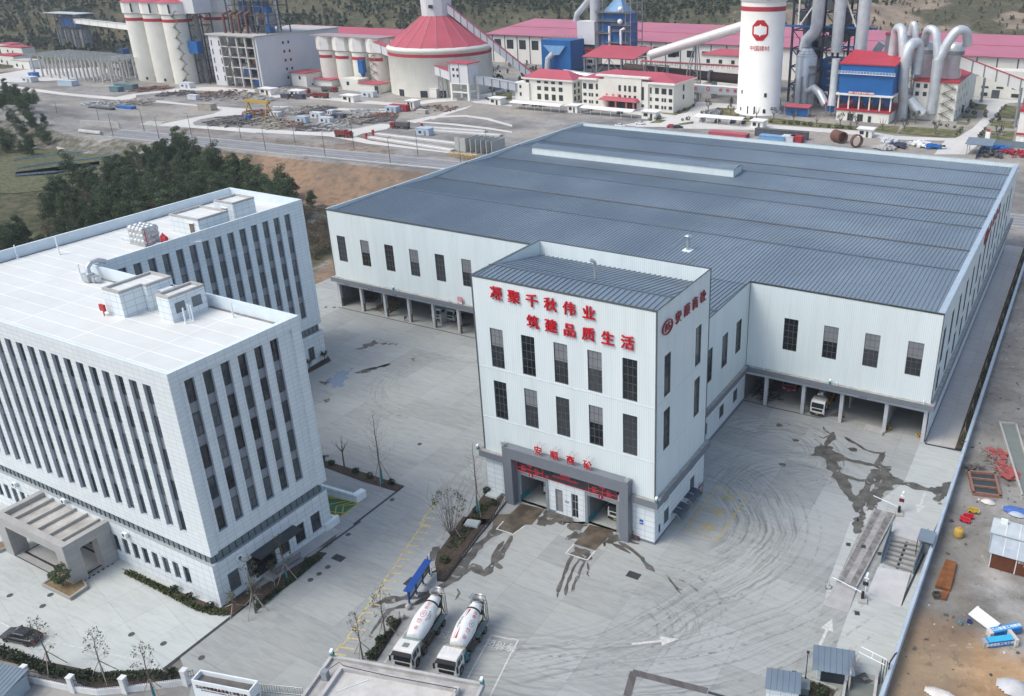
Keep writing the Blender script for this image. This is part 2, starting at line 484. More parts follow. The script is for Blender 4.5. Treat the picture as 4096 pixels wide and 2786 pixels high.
def rline(off,w,dash=None):
 x=-344.0
 while x<300:
  e=x+(6 if dash else 30)
  rm.face([(x,road_near(x)+off,0.036),(e,road_near(e)+off,0.036),(e,road_near(e)+off+w,0.036),(x,road_near(x)+off+w,0.036)])
  x+=15 if dash else 30
rline(0.7,0.2);rline(12.3,0.2);rline(6.3,0.2);rline(3.4,0.18,1);rline(9.6,0.18,1)
struct('highway_marking',rm,WHITEP)
kb=MB()
for a,b in zip(road_x[2:],road_x[3:]):
 for o,h in((-0.5,0.12),(13.2,0.12)):
  kb.hexa([(a,road_near(a)+o,-0.3),(b,road_near(b)+o,-0.3),(b,road_near(b)+o+.5,-0.3),(a,road_near(a)+o+.5,-0.3),(a,road_near(a)+o,h),(b,road_near(b)+o,h),(b,road_near(b)+o+.5,h),(a,road_near(a)+o+.5,h)])
struct('kerb',kb,M('kerb_stone',(0.42,0.41,0.39)))
PR=[[(-586.6,322.2),(-533.6,304.4),(-474.3,301.5),(-435.2,304.5),(-406.3,307.8),(-366.5,306.9),(-335.4,310.5),(-322.2,299.2),(-331.7,288),(-332.8,279.3),(-328.7,271.8),(-321.6,267.5),(-288.7,274.5),(-280.3,267.3),(-306.8,264.3),(-327.3,261.8),(-339,257.7),(-339.6,272.8),(-339.8,292.5),(-344.4,300.8),(-359.3,304.7),(-396.2,302.5),(-427.8,297.6),(-471.7,296),(-521.7,297.8),(-549.4,302.1)],[(-435.1,302.5),(-437.8,316.3),(-434.4,331.5),(-429,350.5),(-412.3,355.9),(-386.8,358.3),(-378.2,350.9),(-414.5,340.8),(-425.6,328.7),(-431.5,314),(-424.1,308.9),(-421.9,305.4)],[(-288.7,274.5),(-269.8,278),(-251.4,282.6),(-247,294.6),(-245.3,308.7),(-238.2,310.6),(-233.2,299.8),(-236.1,287.3),(-234.4,281.4),(-221.5,277.2),(-197.9,275.2),(-177.1,275),(-163.5,276),(-164.9,272.7),(-189.9,272.6),(-219.3,272.1),(-245,276.3),(-264.8,272.1),(-281.3,268.2)],[(-365.5,350.2),(-321.8,355.8),(-298.4,356.6),(-272,357.3),(-269,372.5),(-260.5,384.6),(-252.5,376.2),(-261,366.4),(-264.7,353.2),(-279.8,349.8),(-297.4,347.2),(-319.5,348.6),(-356,341.8)],[(-331,321.8),(-304.5,330.7),(-278.7,335.6),(-270.5,341.3),(-263.8,332.2),(-280.4,329.5),(-301.5,324.8),(-324.2,315.8)],[(-260.6,386.6),(-254.2,402.3),(-254.1,429.4),(-248,420.7),(-247.4,405.5),(-245,389.8),(-232.6,379.8),(-218.9,378.6),(-216,374.4),(-239,374.8)],[(-228,391.7),(-136.4,379.7),(-133.1,376.5),(-120.1,393.9),(-126.2,401.1),(-131.2,388.6),(-153.2,395.2),(-191.2,399.3),(-235.5,402.5)],[(-141.6,355.6),(-132.5,375.2),(-126.4,390.9),(-132.6,415.8),(-137.8,436.2),(-114.3,433.7),(-108.4,418.3),(-120,414.6),(-122,406.6),(-113.2,384.4),(-108.7,381.9),(-90.1,380.3),(-81.82,384.3),(-77.55,372.1),(-114.9,358.3),(-122.8,358.7),(-132.8,354)],[(-81.82,384.3),(-41.03,388.3),(-32.56,387),(-24.88,384.1),(-5.24,388.5),(-.64,393.3),(2,416),(3.19,462.7),(-9.89,494.5),(-11.19,503.8),(14.95,504.3),(15.61,497),(8.63,491.8),(7.46,478.6),(6.84,432.8),(6.51,399.3),(10.8,386.4),(25.41,388.7),(25.82,384.2),(8.98,380.7),(7.7,359.8),(-3.73,354.2),(-4.24,371.9),(-4.29,382.7),(-25.22,375),(-38.65,378.8),(-79.23,376.9)],[(-238.7,318.1),(-235.7,335.5),(-222.4,344.5),(-207.6,342.4),(-187.7,333.4),(-184.6,329),(-206,338.4),(-219.9,340.4),(-231.2,331.7),(-231.1,317.1)],[(-232.8,328.7),(-236.6,345.2),(-236.5,362.9),(-237.5,369.9),(-233.4,358.9),(-231.7,340.7),(-229,327.4)],[(-232,321.3),(-213.3,324.1),(-193.6,323.2),(-178.8,320.5),(-176.6,317.4),(-192.2,319.6),(-211.6,320.4),(-229.8,318.6)],[(-599.5,327.8),(-607.4,354.6),(-571.8,383.7),(-545.2,376.7),(-525.3,350.4),(-534.2,329.9),(-545.2,314.2),(-566.1,309.8)],]
for k,pts in enumerate(PR):sheet('plant_road',pts,0.02+0.004*k,PALE)
LAWN=NT('winter_lawn');q_=LAWN.noise(LAWN.pos(),0.25,4)
LAWN=LAWN.done(LAWN.mix(LAWN.ramp(q_,[(0.42,0.0),(0.6,1.0)]),(0.085,0.11,0.045),(0.20,0.175,0.10)),0.95,0,0.1)
for k,pts in enumerate([[(-87.79,401.3),(-65.75,399.4),(-41.89,397.7),(-41.34,389.5),(-62.27,387.9),(-83.16,388.1)],[(-36.15,404.8),(-27.6,406),(-25.47,389.1),(-35.12,389.8)],[(-25.83,406.8),(-4.36,408.8),(-3.74,407.7),(-5.43,389.7),(-25.05,389.3)],[(-2.83,410.9),(-.33,408),(-1.1,390.5),(-5.24,388.5)],[(-9.15,485.3),(0.02,482.2),(0.88,465),(-6.52,466.7)],[(-6.89,448),(0.03,446.4),(0.13,440.2),(-6.04,438.8)],[(-6.57,429.3),(-.77,429.1),(-1.32,423),(-6.17,423.6)],[(8.38,484.4),(16.08,484.4),(17.48,448.5),(7.56,446.9)],[(8.41,439.5),(17.28,440.8),(18.18,422.4),(7.69,425.8)],[(8.24,412.1),(19.25,416.1),(20.69,388.8),(7.62,391)],[(-120.1,416.3),(-108.4,418.3),(-101.8,399.4),(-108.4,394.7)],[(-99.28,397.4),(-91.64,394.7),(-92.44,385.1)],[(-132.9,375),(-128.2,374.1),(-127.8,366.7),(-132.4,364.5)],[(-119.8,369),(-115.6,377.1),(-113.4,372.1),(-117.3,365.8)],[(-140.9,389),(-132.5,391.4),(-134,413.3),(-131.6,416.3),(-129.6,387.8)],[(-245,389.8),(-246.3,406),(-244.5,415.6),(-228,391.7),(-236.9,385.6)]]):
 sheet('lawn',pts,0.08+0.004*(k%4),LAWN)
FIELD=NT('field_crop');q_=FIELD.noise(FIELD.vec(FIELD.pos(),(0.6,3,1)),0.5,5,0.7)
FIELD=FIELD.done(FIELD.mix(FIELD.ramp(q_,[(0.42,0.0),(0.58,1.0)]),(0.06,0.085,0.045),(0.155,0.14,0.085)),0.95,0,0.1)
FIELDS=[[(-381.7,209.1),(-371.7,225.8),(-367.2,226.6),(-352.7,219.4),(-364.9,200)],[(-371.1,235.7),(-347,235.1),(-351,225.3)],[(-353.6,202),(-346.4,222.5),(-336.7,231),(-333.6,227.5),(-347.6,199.1)],[(-337.1,193.2),(-333.9,208.1),(-320.9,228.7),(-313.8,228.6),(-324.1,205),(-332.1,191.3)],[(-322.7,185.6),(-315.5,201.6),(-310.8,212.6),(-305.1,208.9),(-304.6,190.5),(-315.2,181.3)]]
sheet('field',[(-396.9,214.4),(-369.8,227.6),(-343.8,237),(-308.1,227.4),(-295.6,212.9),(-290.7,194.9),(-283.2,175.1),(-289.1,166.7),(-298.6,162)],-4.38,FIELD)
for k,pts in enumerate(FIELDS):sheet('field',pts,-4.3-0.02*k,FIELD)
SOIL=M('terrace_soil',(0.33,0.20,0.12),0.95,var=0.3)
BLUEP=M('field_plastic_sheet',(0.25,0.36,0.44),0.5,var=0.35,scale=1.5)
for k,(ln,w)in enumerate([([(-343.9,196.6),(-340.5,207.4),(-333.9,217.7),(-325.5,230.4)],1.2),([(-326.8,188.8),(-323.7,202),(-318.1,212.6),(-309.7,228.4)],1.5),([(-366.8,232.6),(-348.1,223.1),(-343.9,234.2)],1.0),([(-316.1,181.9),(-307.4,192.2),(-303.1,206.7)],1.3)]):
 m=MB()
 for(a,b),(c2,d2)in zip(ln,ln[1:]):
  m.hexa([(a,b,-4.6),(c2,d2,-4.6),(c2,d2+w,-4.6),(a,b+w,-4.6),(a,b,-3.75),(c2,d2,-3.75),(c2,d2+w,-3.85),(a,b+w,-3.85)])
 single('terrace_wall',m,BLUEP,['lower field terrace edge covered in pale blue sheeting, below the green strip','long blue-grey field terrace edge running towards the pine wood','short angled blue terrace edge beside the farm lane','nearest blue terrace edge just behind the pine wood'][k],'terrace wall')
LANE=concrete('farm_lane_concrete',(0.52,0.45,0.38),slab=(40,40),vary=0.04)
m=MB()
lane=[(-406,247.2),(-399.9,250.2),(-344.8,220.7),(-347,217.1)]
m.face([(lane[3][0],lane[3][1],-3.9),(lane[2][0],lane[2][1],-3.9),(lane[1][0],lane[1][1],-0.4),(lane[0][0],lane[0][1],-0.4)])
struct('farm_lane',m,LANE)
WATER=NT('still_water');WATER=WATER.done(WATER.mix(WATER.ramp(WATER.noise(WATER.pos(),0.15,3),[(0.4,0.0),(0.6,1.0)]),(0.10,0.15,0.15),(0.14,0.19,0.185)),0.08,0,0.5)
sheet('pond',jag([(-183.6,200.8),(-176.4,205.9),(-167.7,198.7),(-162.2,191.9),(-174,192.7)],2,1,4),-6.6,WATER)
sheet('pond',jag([(-352,256),(-356.5,263.1),(-342.9,268.1),(-336.6,258.8)],2,1,3),0.05,M('muddy_water',(0.40,0.42,0.35),0.3,var=0.08))
t=NT('dirt_lot_earth');p=t.pos()
a1=t.noise(p,0.09,6,0.65,0.4);a2=t.noise(p,0.8,5,0.7);a3=t.noise(t.vec(p,(1,1,1),(40,3,0)),0.055,4)
x,y,z=t.sepxyz(p)
gy=t.ramp(t.math('ADD',t.math('MULTIPLY',t.math('SUBTRACT',y,91),0.035),a3),[(0.40,0.0),(0.62,1.0)])
br1=t.mix(t.ramp(a1,[(0.35,0.0),(0.65,1.0)]),(0.26,0.155,0.085),(0.50,0.35,0.20))
gr1=t.mix(t.ramp(a1,[(0.36,0.0),(0.62,1.0)]),(0.17,0.168,0.155),(0.40,0.39,0.365))
gr1=t.mix(t.ramp(a3,[(0.6,0.0),(0.7,0.7)]),gr1,(0.20,0.16,0.10))
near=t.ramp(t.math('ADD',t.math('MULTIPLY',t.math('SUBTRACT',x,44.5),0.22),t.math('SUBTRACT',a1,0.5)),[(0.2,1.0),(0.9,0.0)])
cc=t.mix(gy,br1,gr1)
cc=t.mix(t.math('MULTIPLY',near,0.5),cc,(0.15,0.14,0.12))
cc=t.mix(t.ramp(a2,[(0.56,0.0),(0.70,0.6)]),cc,(0.10,0.085,0.065))
cc=t.mix(t.ramp(a2,[(0.28,0.55),(0.40,0.0)]),cc,(0.46,0.42,0.36))
t.bump(a2,0.6,0.25)
DIRT=t.done(cc,0.95,0,0.1)
m=MB();gx=[39.6+1.1*i for i in range(80)];gy_=[10+1.1*i for i in range(220)]
m.v=[(x,y,-0.28+0.22*nz(x,y,0.25,4)+0.12*nz(x,y,0.9,6))for y in gy_ for x in gx]
m.f=[(j*80+i,j*80+i+1,(j+1)*80+i+1,(j+1)*80+i)for j in range(219)for i in range(79)]
m.mi=[0]*len(m.f);m.sm=[True]*len(m.f)
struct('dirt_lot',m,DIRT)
for k,pts in enumerate([[(32.72,132.4),(33.68,132.9),(39.53,132.6),(39.29,121.7),(32.79,120.2)],[(33.63,110.3),(39.17,112),(39.19,98.08),(39.26,79.14),(32.98,78.07),(32.62,87.24),(32.42,92.37),(33.88,92.43),(33.97,97.82),(33.62,105.4)],[(28.05,106.2),(29.77,107.1),(29.78,92.3),(29.58,87.42),(28.86,91.69),(28.57,98.09)],[(29.05,108.2),(32.89,120.1),(39.29,121.7),(39.32,111.1),(29.58,106.1)]]):sheet('pale_lane',pts,0.0020+0.0005*k,CLEAN2)
# ---------------------------------------------------------------- wet stains, markings, covers in the yard
WET=NT('wet_concrete');q_=WET.noise(WET.pos(),0.7,4)
wt_=WET.n('BsdfTransparent');wx_=WET.n('MixShader');wf_=WET.noise(WET.pos(),0.9,4,0.6,0.5)
WET.l(WET.ramp(wf_,[(0.60,0.0),(0.63,0.85)]),wx_.inputs[0]);WET.l(WET.b.outputs[0],wx_.inputs[1]);WET.l(wt_.outputs[0],wx_.inputs[2]);WET.l(wx_.outputs[0],WET.t.nodes['Material Output'].inputs[0])
WETM=WET.done(WET.mix(WET.ramp(q_,[(0.4,0.0),(0.62,1.0)]),(0.07,0.066,0.058),(0.125,0.12,0.105)),0.35,0,0.35)
SKYW=M('shallow_puddle',(0.19,0.23,0.29),0.15,var=0.1,spec=0.6)
def stain(pts,seed=1,amp=0.25,step=0.35,z=0.008,mat=None):sheet('wet_stain',jag(pts,step,amp*1.5,seed),z,mat or WETM)
def trail(pts,w,seed=1,z=0.008,mat=None):

 L=[];Rr=[]
 P=[Vector(q)for q in pts]
 fine=[]
 for a,b in zip(P,P[1:]):
  k=max(1,int((b-a).length/0.5))
  fine+=[a.lerp(b,i/k)for i in range(k)]
 fine.append(P[-1])
 m=MB()
 for i,q in enumerate(fine):
  d=(fine[min(i+1,len(fine)-1)]-fine[max(i-1,0)]).normalized();nn=Vector((-d.y,d.x))
  wv=w*(0.55+0.9*abs(mnoise.noise(Vector((q.x*0.8,q.y*0.8,seed*3.1)))+0.35));of=0.4*w*mnoise.noise(Vector((q.x*0.5,q.y*0.5,seed*5.7)))
  wv*=min(1,(i+0.6)/2,(len(fine)-i)/2.5)
  L.append(q+nn*(wv+of));Rr.append(q-nn*(wv-of))
 for i in range(len(L)-1):m.face([(Rr[i].x,Rr[i].y,z),(Rr[i+1].x,Rr[i+1].y,z),(L[i+1].x,L[i+1].y,z),(L[i].x,L[i].y,z)])
 struct('wet_stain',m,mat or WETM)
stain([(18.26,124.5),(19.57,124.8),(20.35,123.6),(21.65,123.5),(23.08,122.2),(22.53,120.3),(20.96,119.8),(19.62,120.4),(18.2,120.6),(17.95,122.4)],2,0.3,z=0.0080)
trail([(19.24,129.6),(19.29,127.4),(19.07,124.9),(19.1,122.2)],0.55,3,0.0088)
trail([(17.01,130.7),(17.6,129.4),(18.73,128.7),(19.29,129.4)],0.2,31,0.0089);trail([(17.12,127.1),(18.15,126.8),(18.83,128.4)],0.2,32,0.00895)
trail([(16.96,135),(18.12,136.5),(18.36,137.1),(18.1,135.2),(17.07,134.6)],0.3,33,0.0112)
trail([(21.02,120.6),(22.5,118.5),(23.93,116.4),(25.09,114),(26.28,112.7),(27.59,111.4),(28.24,110.8)],1.0,4,0.0096)
trail([(23.21,117.8),(24.76,117.2),(26.5,117.1),(27.74,117.6),(28.03,119.9),(28.04,121.4)],0.40,5,0.0104)
stain([(27.89,121.3),(29.21,123),(30.26,122.2),(31.28,120.6),(32.53,120.2),(32.85,119),(31.42,117.6),(30.36,116.4),(29.56,117),(28.54,118.5),(27.94,118.9)],6,0.35,z=0.0112)
trail([(21.16,128.8),(22.26,128.1),(23.5,127.6),(25.06,126.5),(26.73,126.2),(28.04,126.7),(28.25,127.3)],0.40,7,0.0120)
trail([(28.01,126.8),(28.07,125),(28.13,123.2),(28.65,121.7)],0.7,8,0.0128)
trail([(20.24,122.1),(22,122.2),(24.15,122.2),(26.27,122.2),(27.97,122.4)],0.6,9,0.0136)
trail([(31.61,119.1),(34,119.5),(36.46,119.4),(38.11,120.1)],0.75,10,0.0144)
stain([(37.12,120.3),(38.4,122.3),(39.37,123.3),(39.53,120.2),(38.99,118.6),(39.04,116.4),(38.32,116.1),(37.59,117.6)],11,0.25,z=0.0152)
trail([(28.09,118.9),(28.15,116.6),(28.13,114.6),(28.04,112.9),(28.09,110.7),(28.29,108.7)],0.7,12,0.0160)
trail([(30.22,120),(29.91,116.2),(29.77,112.6),(29.16,110.4)],1.4,13,0.0168)
stain([(28.53,111),(29.45,110.5),(29.61,107.9),(29.02,105.8),(28.61,106.2),(28.5,108.5)],14,0.3,z=0.0176)
stain([(28.68,106.5),(29.66,107),(29.97,105.4),(29.67,103.8),(29.06,104.4)],15,0.25,z=0.0180)
for k,(q,s)in enumerate(zip([(10.16,127.6),(14.29,124.2),(14.63,116),(11.74,128.5),(15.15,154.6),(23.5,125.5)],(0.7,0.45,0.5,0.2,0.4,0.7))):
 stain([(q[0]+s*1.2*math.cos(a*1.05),q[1]+s*math.sin(a*1.05))for a in range(6)],20+k,0.14,0.3)
BROWNW=NT('oily_bay_floor');q_=BROWNW.noise(BROWNW.pos(),0.5,5)
BROWNW=BROWNW.done(BROWNW.mix(BROWNW.ramp(q_,[(0.38,0.0),(0.62,1.0)]),(0.065,0.055,0.042),(0.14,0.115,0.085)),0.4,0,0.4)
sheet('bay_lane',[(-16.35,87.86),(-12.38,88.37),(-12.03,84.32),(-16.26,82.11)],0.010,BROWNW)
sheet('bay_lane',[(-17.63,82.32),(-14.89,83.46),(-15.95,84.99)],0.012,BROWNW)
sheet('bay_lane',[(-18.25,83.8),(-14.67,85.97),(-12.82,83.51),(-13,81.27),(-14.81,80.88),(-16.67,81.07)],0.011,BROWNW)
sheet('bay_lane',[(-4.74,88.17),(-.84,88.62),(-1.15,83.47),(-4.45,83.37)],0.010,BROWNW)
stain([(-12.24,88.45),(-8.65,88.49),(-7.24,88.03),(-5,88.61),(-4.86,88.06),(-11.75,84.46)],41,0.3,z=0.0104)
stain([(-6.2,88.14),(-4.73,88.47),(-4.59,84.81),(-4.76,83.89),(-5.91,83.71),(-6.34,85.31),(-7.15,86.04),(-7.13,87.22)],42,0.3,z=0.0112)
stain([(-11.64,85.15),(-10.58,85.86),(-10.09,85.09),(-10.23,84.43),(-11,84.46)],43,0.2,z=0.0112)
stain([(-1.17,87.59),(0.11,87.84),(1.4,87.39),(0.23,85.68),(-1.01,84.76),(-.92,86.18)],44,0.3,z=0.0112)
trail([(0.81,86.53),(2.35,86.25),(3.85,85.68),(5.36,85.02),(5.75,84.58),(7.02,83.71),(8.01,83.35)],0.42,45,0.0120)
trail([(0.11,85.89),(1.66,85.61),(3.42,85.19)],0.35,46,0.0128);trail([(1.01,87.47),(2.45,87.39),(3.57,87.56)],0.25,47,0.0128)
trail([(10.04,83.17),(11.05,82.36),(12.13,81.73),(12.74,81.77)],0.2,48,0.0120)
trail([(10.18,82.87),(11.58,81.92),(12.94,80.98)],0.12,481,0.0124)
stain([(-4.14,82.85),(-1.36,83.22),(-1.09,81.25),(-3.68,81.21)],49,0.25,z=0.0130)
for k,pts in enumerate([[(-3.28,81.42),(-2.86,79.56),(-2.43,78),(-1.9,76.3),(-1.05,74.11)],[(-2.12,81.24),(-1.96,79.51),(-1.55,77.96),(-1.05,76.02),(-.09,73.91)],[(-1.36,81.12),(-.96,79.27),(-.55,77.99),(-.06,76.05),(0.4,74.87)],[(-.86,80.86),(-.05,79.75),(0.38,78.72),(0.85,78.48)],[(-3.55,81.28),(-2.88,79.03),(-2.34,77.3),(-1.46,74.37),(-.75,73.1)]]):
 trail(pts,0.16+0.05*(k%3),50+k,0.0136+0.0008*k)
trail([(-13.13,80.91),(-11.87,76.13),(-11.71,72.39),(-14.09,73.16),(-14.3,71.03),(-14.76,68.83),(-14.99,67.99),(-15.83,66.12),(-18.41,63.61),(-20.01,62.31),(-20.4,60.74)],0.55,60,0.0144)
trail([(-15.18,82.13),(-15.81,79.8),(-15.98,76.93),(-15.73,73.85),(-15.65,71.83),(-15.18,69.59),(-15.14,68.39)],0.75,61,0.0152)
trail([(-14.82,66.65),(-16,63.96),(-17.45,62.51),(-18.16,61.47),(-17.95,60.04),(-17.61,58.49),(-17.29,57.19)],0.35,62,0.0160)
trail([(-13.42,79.36),(-13.11,77.35),(-12,75.03),(-10.28,74.39)],0.5,63,0.0168);trail([(-13.07,68.51),(-12.3,67.98),(-12.03,66.72)],0.2,64,0.0168)
stain([(-21.11,71.82),(-21.41,73.82),(-20.69,74.6),(-19.94,72.97),(-19.44,71.65),(-20.45,71.25)],65,0.2,z=0.009)
stain([(-36.12,66.94),(-36.13,68.61),(-35.57,69.75),(-34.37,68.96),(-34.48,66.98),(-35.34,65.98)],66,0.2,z=0.009)
stain([(-77.29,119.8),(-77.01,121.9),(-75.58,122),(-73.34,122.2),(-71.07,123.4),(-71.12,122.4),(-74.79,121.4),(-75.07,119.8),(-76.35,117.9),(-77.15,116.8)],70,0.35)
stain([(-76.15,122.9),(-74.91,123.2),(-74.85,122.8)],701,0.1)
stain([(-73.48,107.9),(-71,108.6),(-72.22,110.1),(-71.28,110.1),(-69.73,108.2),(-69.17,105.8),(-67.21,103.3),(-68.37,102.2),(-70.99,103.3),(-72.21,104.3),(-71.41,105.2)],71,0.35,mat=SKYW)
stain([(-69.88,108.6),(-69.03,110.1),(-68.27,112.7),(-66.51,113.6),(-65.97,115.6),(-65.7,114.3),(-66.97,112.6),(-66.94,110.7),(-68.36,109.1)],72,0.25,z=0.0088)
stain([(-73.3,102.9),(-71.33,103.7),(-70.07,102.3),(-71.95,102.6)],73,0.2,z=0.0088);stain([(-64.17,118.8),(-63.48,120),(-63.23,118.7),(-62.13,118.4),(-63.46,118.3)],74,0.15)
stain([(-66.72,97.88),(-66.18,99.12),(-65.43,97.84)],75,0.15);stain([(-52.95,84.01),(-51.94,84.72),(-51.27,83.94),(-52.16,83.48)],76,0.12)
stain([(-45.42,83.85),(-44.6,84.1),(-44.3,83.54),(-44.81,83.45)],77,0.08);stain([(-65.75,137.8),(-64.01,138.7),(-63.49,137.6),(-64.41,136.4)],78,0.15,z=0.012)
TYRE=NT('tyre_rubber_film');f1=TYRE.noise(TYRE.pos(),1.3,4);tr=TYRE.n('BsdfTransparent');mx=TYRE.n('MixShader')
TYRE.l(TYRE.ramp(f1,[(0.46,0.0),(0.70,0.26)]),mx.inputs[0]);TYRE.l(tr.outputs[0],mx.inputs[1]);TYRE.l(TYRE.b.outputs[0],mx.inputs[2])
TYRE.l(mx.outputs[0],TYRE.t.nodes['Material Output'].inputs[0]);TYREM=TYRE.done((0.13,0.13,0.13),0.9,0,0.1)
ty=MB()
def arc(cx,cy,r,a0,a1,w=0.32,z=0.004):
 n=28
 for i in range(n):
  A=R(a0+(a1-a0)*i/n);B=R(a0+(a1-a0)*(i+1)/n)
  ty.face([(cx+r*math.cos(A),cy+r*math.sin(A),z),(cx+(r+w)*math.cos(A),cy+(r+w)*math.sin(A),z),(cx+(r+w)*math.cos(B),cy+(r+w)*math.sin(B),z),(cx+r*math.cos(B),cy+r*math.sin(B),z)])
zz=0.0042
for cx,cy,r,a0,a1 in[(-51,113.6,10.2,85,290),(-51,114,12.3,100,280),(4,95,10,-50,60),(4,95,13,-45,70),(3,95,15.2,-40,60),(4.5,95,17,-48,66),(5,95,19,-44,60),(-12,106,44,-72,-15),(-12,106.6,47,-70,-12),(-12,106,50,-66,-20),(-12,107,52,-60,-30),(10,73,3,0,130),(10,73,4.9,-20,125),(12,76,6,-20,120),(12,75,8,-15,100),(12,119.6,6,0,140),(12,119.6,9.2,-25,150),(14,117,12,20,150),(-20,92,34,-60,-20),(-20,92,38.5,-58,-22)]:
 cx+=rnd.uniform(-2,2);cy+=rnd.uniform(-2,2)
 arc(cx,cy,r,a0,a1,z=zz);arc(cx,cy,r+1.9,a0+4,a1-3,z=zz+0.0004);zz+=0.0001
struct('tyre_mark',ty,TYREM)
YEL=M('worn_yellow_paint',(0.52,0.44,0.24),0.8,var=0.3,scale=2.5)
YELB=M('yellow_line_paint',(0.48,0.38,0.10),0.8,var=0.3,scale=2.5)
WPT=M('worn_white_paint',(0.56,0.56,0.53),0.8,var=0.25,scale=2.5)
def stroke(mb,a,b,w,z=0.018):
 a=Vector(a);b=Vector(b);d=(b-a).normalized();n_=Vector((-d.y,d.x))*w/2
 mb.face([(*(a-n_),z),(*(b-n_),z),(*(b+n_),z),(*(a+n_),z)])
m=MB()
ch=[(-19.25,51.93),(-18.95,52.68),(-18.97,53.86),(-19.44,55.34),(-19.98,56.82),(-20.53,58.25),(-20.89,59.59),(-21.33,61.04),(-21.81,62.56),(-22.15,63.95),(-22.66,65.35),(-23.03,66.81),(-23.46,68.2),(-23.95,69.6),(-24.34,71.04),(-24.78,72.46),(-25.21,73.89),(-25.62,75.32),(-26.13,76.76)]
for k,q in enumerate(ch[1:]):
 for ang in(100,18):stroke(m,q,(q[0]+1.7*math.cos(R(ang)),q[1]+1.7*math.sin(R(ang))),0.24,0.0185+0.0004*(ang>50))
for q in[(-26.49,76.94),(-26.96,78.48),(-27.35,79.94),(-27.83,81.4)]:
 for ang in(100,18):stroke(m,q,(q[0]+1.7*math.cos(R(ang)),q[1]+1.7*math.sin(R(ang))),0.24,0.0185+0.0004*(ang>50))
struct('road_marking',m,YEL)
m=MB();zq=0.0175
for a,b in[[(-12.69,54.42),(-14.28,61.31)],[(-2.73,57.04),(-4.32,63.79)],[(1.06,56.15),(-.62,62.81)],[(-4.32,63.79),(-1.69,64.36)]]:stroke(m,a,b,0.2,zq);zq+=0.0003
a_=[(-.47,62.6),(-.99,64.62)];stroke(m,a_[0],a_[1],0.2,zq);b_=[(-1.91,64.45),(-.93,64.65)];stroke(m,b_[0],b_[1],0.2,zq+.0003)
for a,b in[[(-4.45,83.37),(-4.43,81.14)],[(-4.43,81.14),(-1.07,81.21)],[(-1.07,81.21),(-1.12,83.41)],[(-13.2,81.02),(-12.82,83.51)],[(-15.92,81.02),(-16.14,83.1)],[(-15.83,81.16),(-13.35,81.23)]]:stroke(m,a,b,0.2,zq+0.0006);zq+=0.0003
for a,b in[[(-59.7,37.35),(-57.39,37.38)],[(-51.48,38.08),(-43.75,40.03)],[(-43.75,40.03),(-38.48,41.34)],[(-49.31,38.71),(-48.7,36.44)],[(-43.55,40.04),(-42.98,37.91)],[(-38.43,41.3),(-37.71,39.83)],[(-54.97,36.04),(-54.95,35.14)]]:stroke(m,a,b,0.15,zq+0.001);zq+=0.0003
def arrow(a,b,w=0.35):
 a=Vector(a);b=Vector(b);d=(b-a).normalized();n_=Vector((-d.y,d.x));k=b-d*2.2
 stroke(m,a,k,w,0.0212);m.face([(*(k-n_*0.75),0.0216),(*b,0.0216),(*(k+n_*0.75),0.0216)][::1])
arrow(*[(11.3,70.37),(15.95,73.73)]);arrow(*[(31.07,80.17),(31.14,85.59)]);arrow(*[(36.15,118.4),(36.13,112.6)])
struct('road_marking',m,WPT)
m=MB()
bx=[(7.9,94.73),(8.05,105.3),(12.78,105.1),(12.72,97.25)]
bq=[(7.92,93.34),(12.78,93.2)]
for k,(a,b)in enumerate([(bq[0],bx[1]),(bx[1],bx[2]),(bx[2],bq[1]),(bq[1],bq[0])]):stroke(m,a,b,0.16,0.0186+0.0003*k)
struct('road_marking',m,YELB)
def ground_text(txt,size,mat,x,y,rz,z,bold=0.0,sx=1.0):
 me=letters(txt,size,0.002,bold);me.materials.clear();me.materials.append(mat)
 o=bpy.data.objects.new('road_lettering',me);link(o);o.location=(x,y,z);o.rotation_euler=(0,0,rz);o.scale=(sx,1,1);o['kind']='structure'
ground_text('区',1.9,YELB,10.26,103.7,R(170),0.022,0.0,1.2);ground_text('卸',1.9,YELB,10.26,99.73,R(170),0.022,0.0,1.2);ground_text('装',1.9,YELB,10.51,95.41,R(170),0.022,0.0,1.2)
ground_text('等待区',1.35,WPT,-2.37,62.99,R(193),0.022,0.01);ground_text('等待区',1.35,WPT,-8.23,61.64,R(193),0.022,0.01)
ground_text('区',1.5,WPT,-13.52,60.22,R(193),0.022,0.01)
GRATE=M('drain_grate',(0.055,0.06,0.065),0.6,0.3,var=0.3,scale=3)
STONE=tiles('dark_paving',(0.13,0.12,0.115),1.0,1.0,0.02,1.4,0.3)
m=MB();zq=0.012
for a,b,w in[(*[(-34.59,41.75),(-34.88,55.2)],0.45),(*[(-34.88,55.2),(-34.88,55.2)],0.4),(*[(-34.71,65.37),(-34.47,73.53)],0.35),(*[(-34.8,72.43),(-34.91,83.06)],0.4),(*[(-97.22,132.4),(-58.41,132.8)],0.25),(*[(1.52,133.2),(6.25,133.1)],0.25),(*[(6.32,132.9),(15.92,133.2)],0.25),(*[(33.52,132.8),(39.53,133.2)],0.4),(*[(33.6,132.8),(33.6,164.1)],0.30),(*[(22.13,67.88),(24.51,68.18)],0.35),(*[(39.4,133),(39.32,111.1)],0.35),(*[(39.31,112.1),(38.08,91.88)],0.3)]:
 if(Vector(a)-Vector(b)).length>0.1:stroke(m,a,b,w,zq);zq+=0.0005
for q,s in zip([(-31.27,65.93),(-40.95,70.14)],(1,0)):
 if s:m.box(q[0]-0.9,q[1]-0.55,0,q[0]+0.9,q[1]+0.55,0.02)
q=5.86,81.4;m.box(q[0]-0.9,q[1]-0.6,0,q[0]+0.9,q[1]+0.6,0.02)
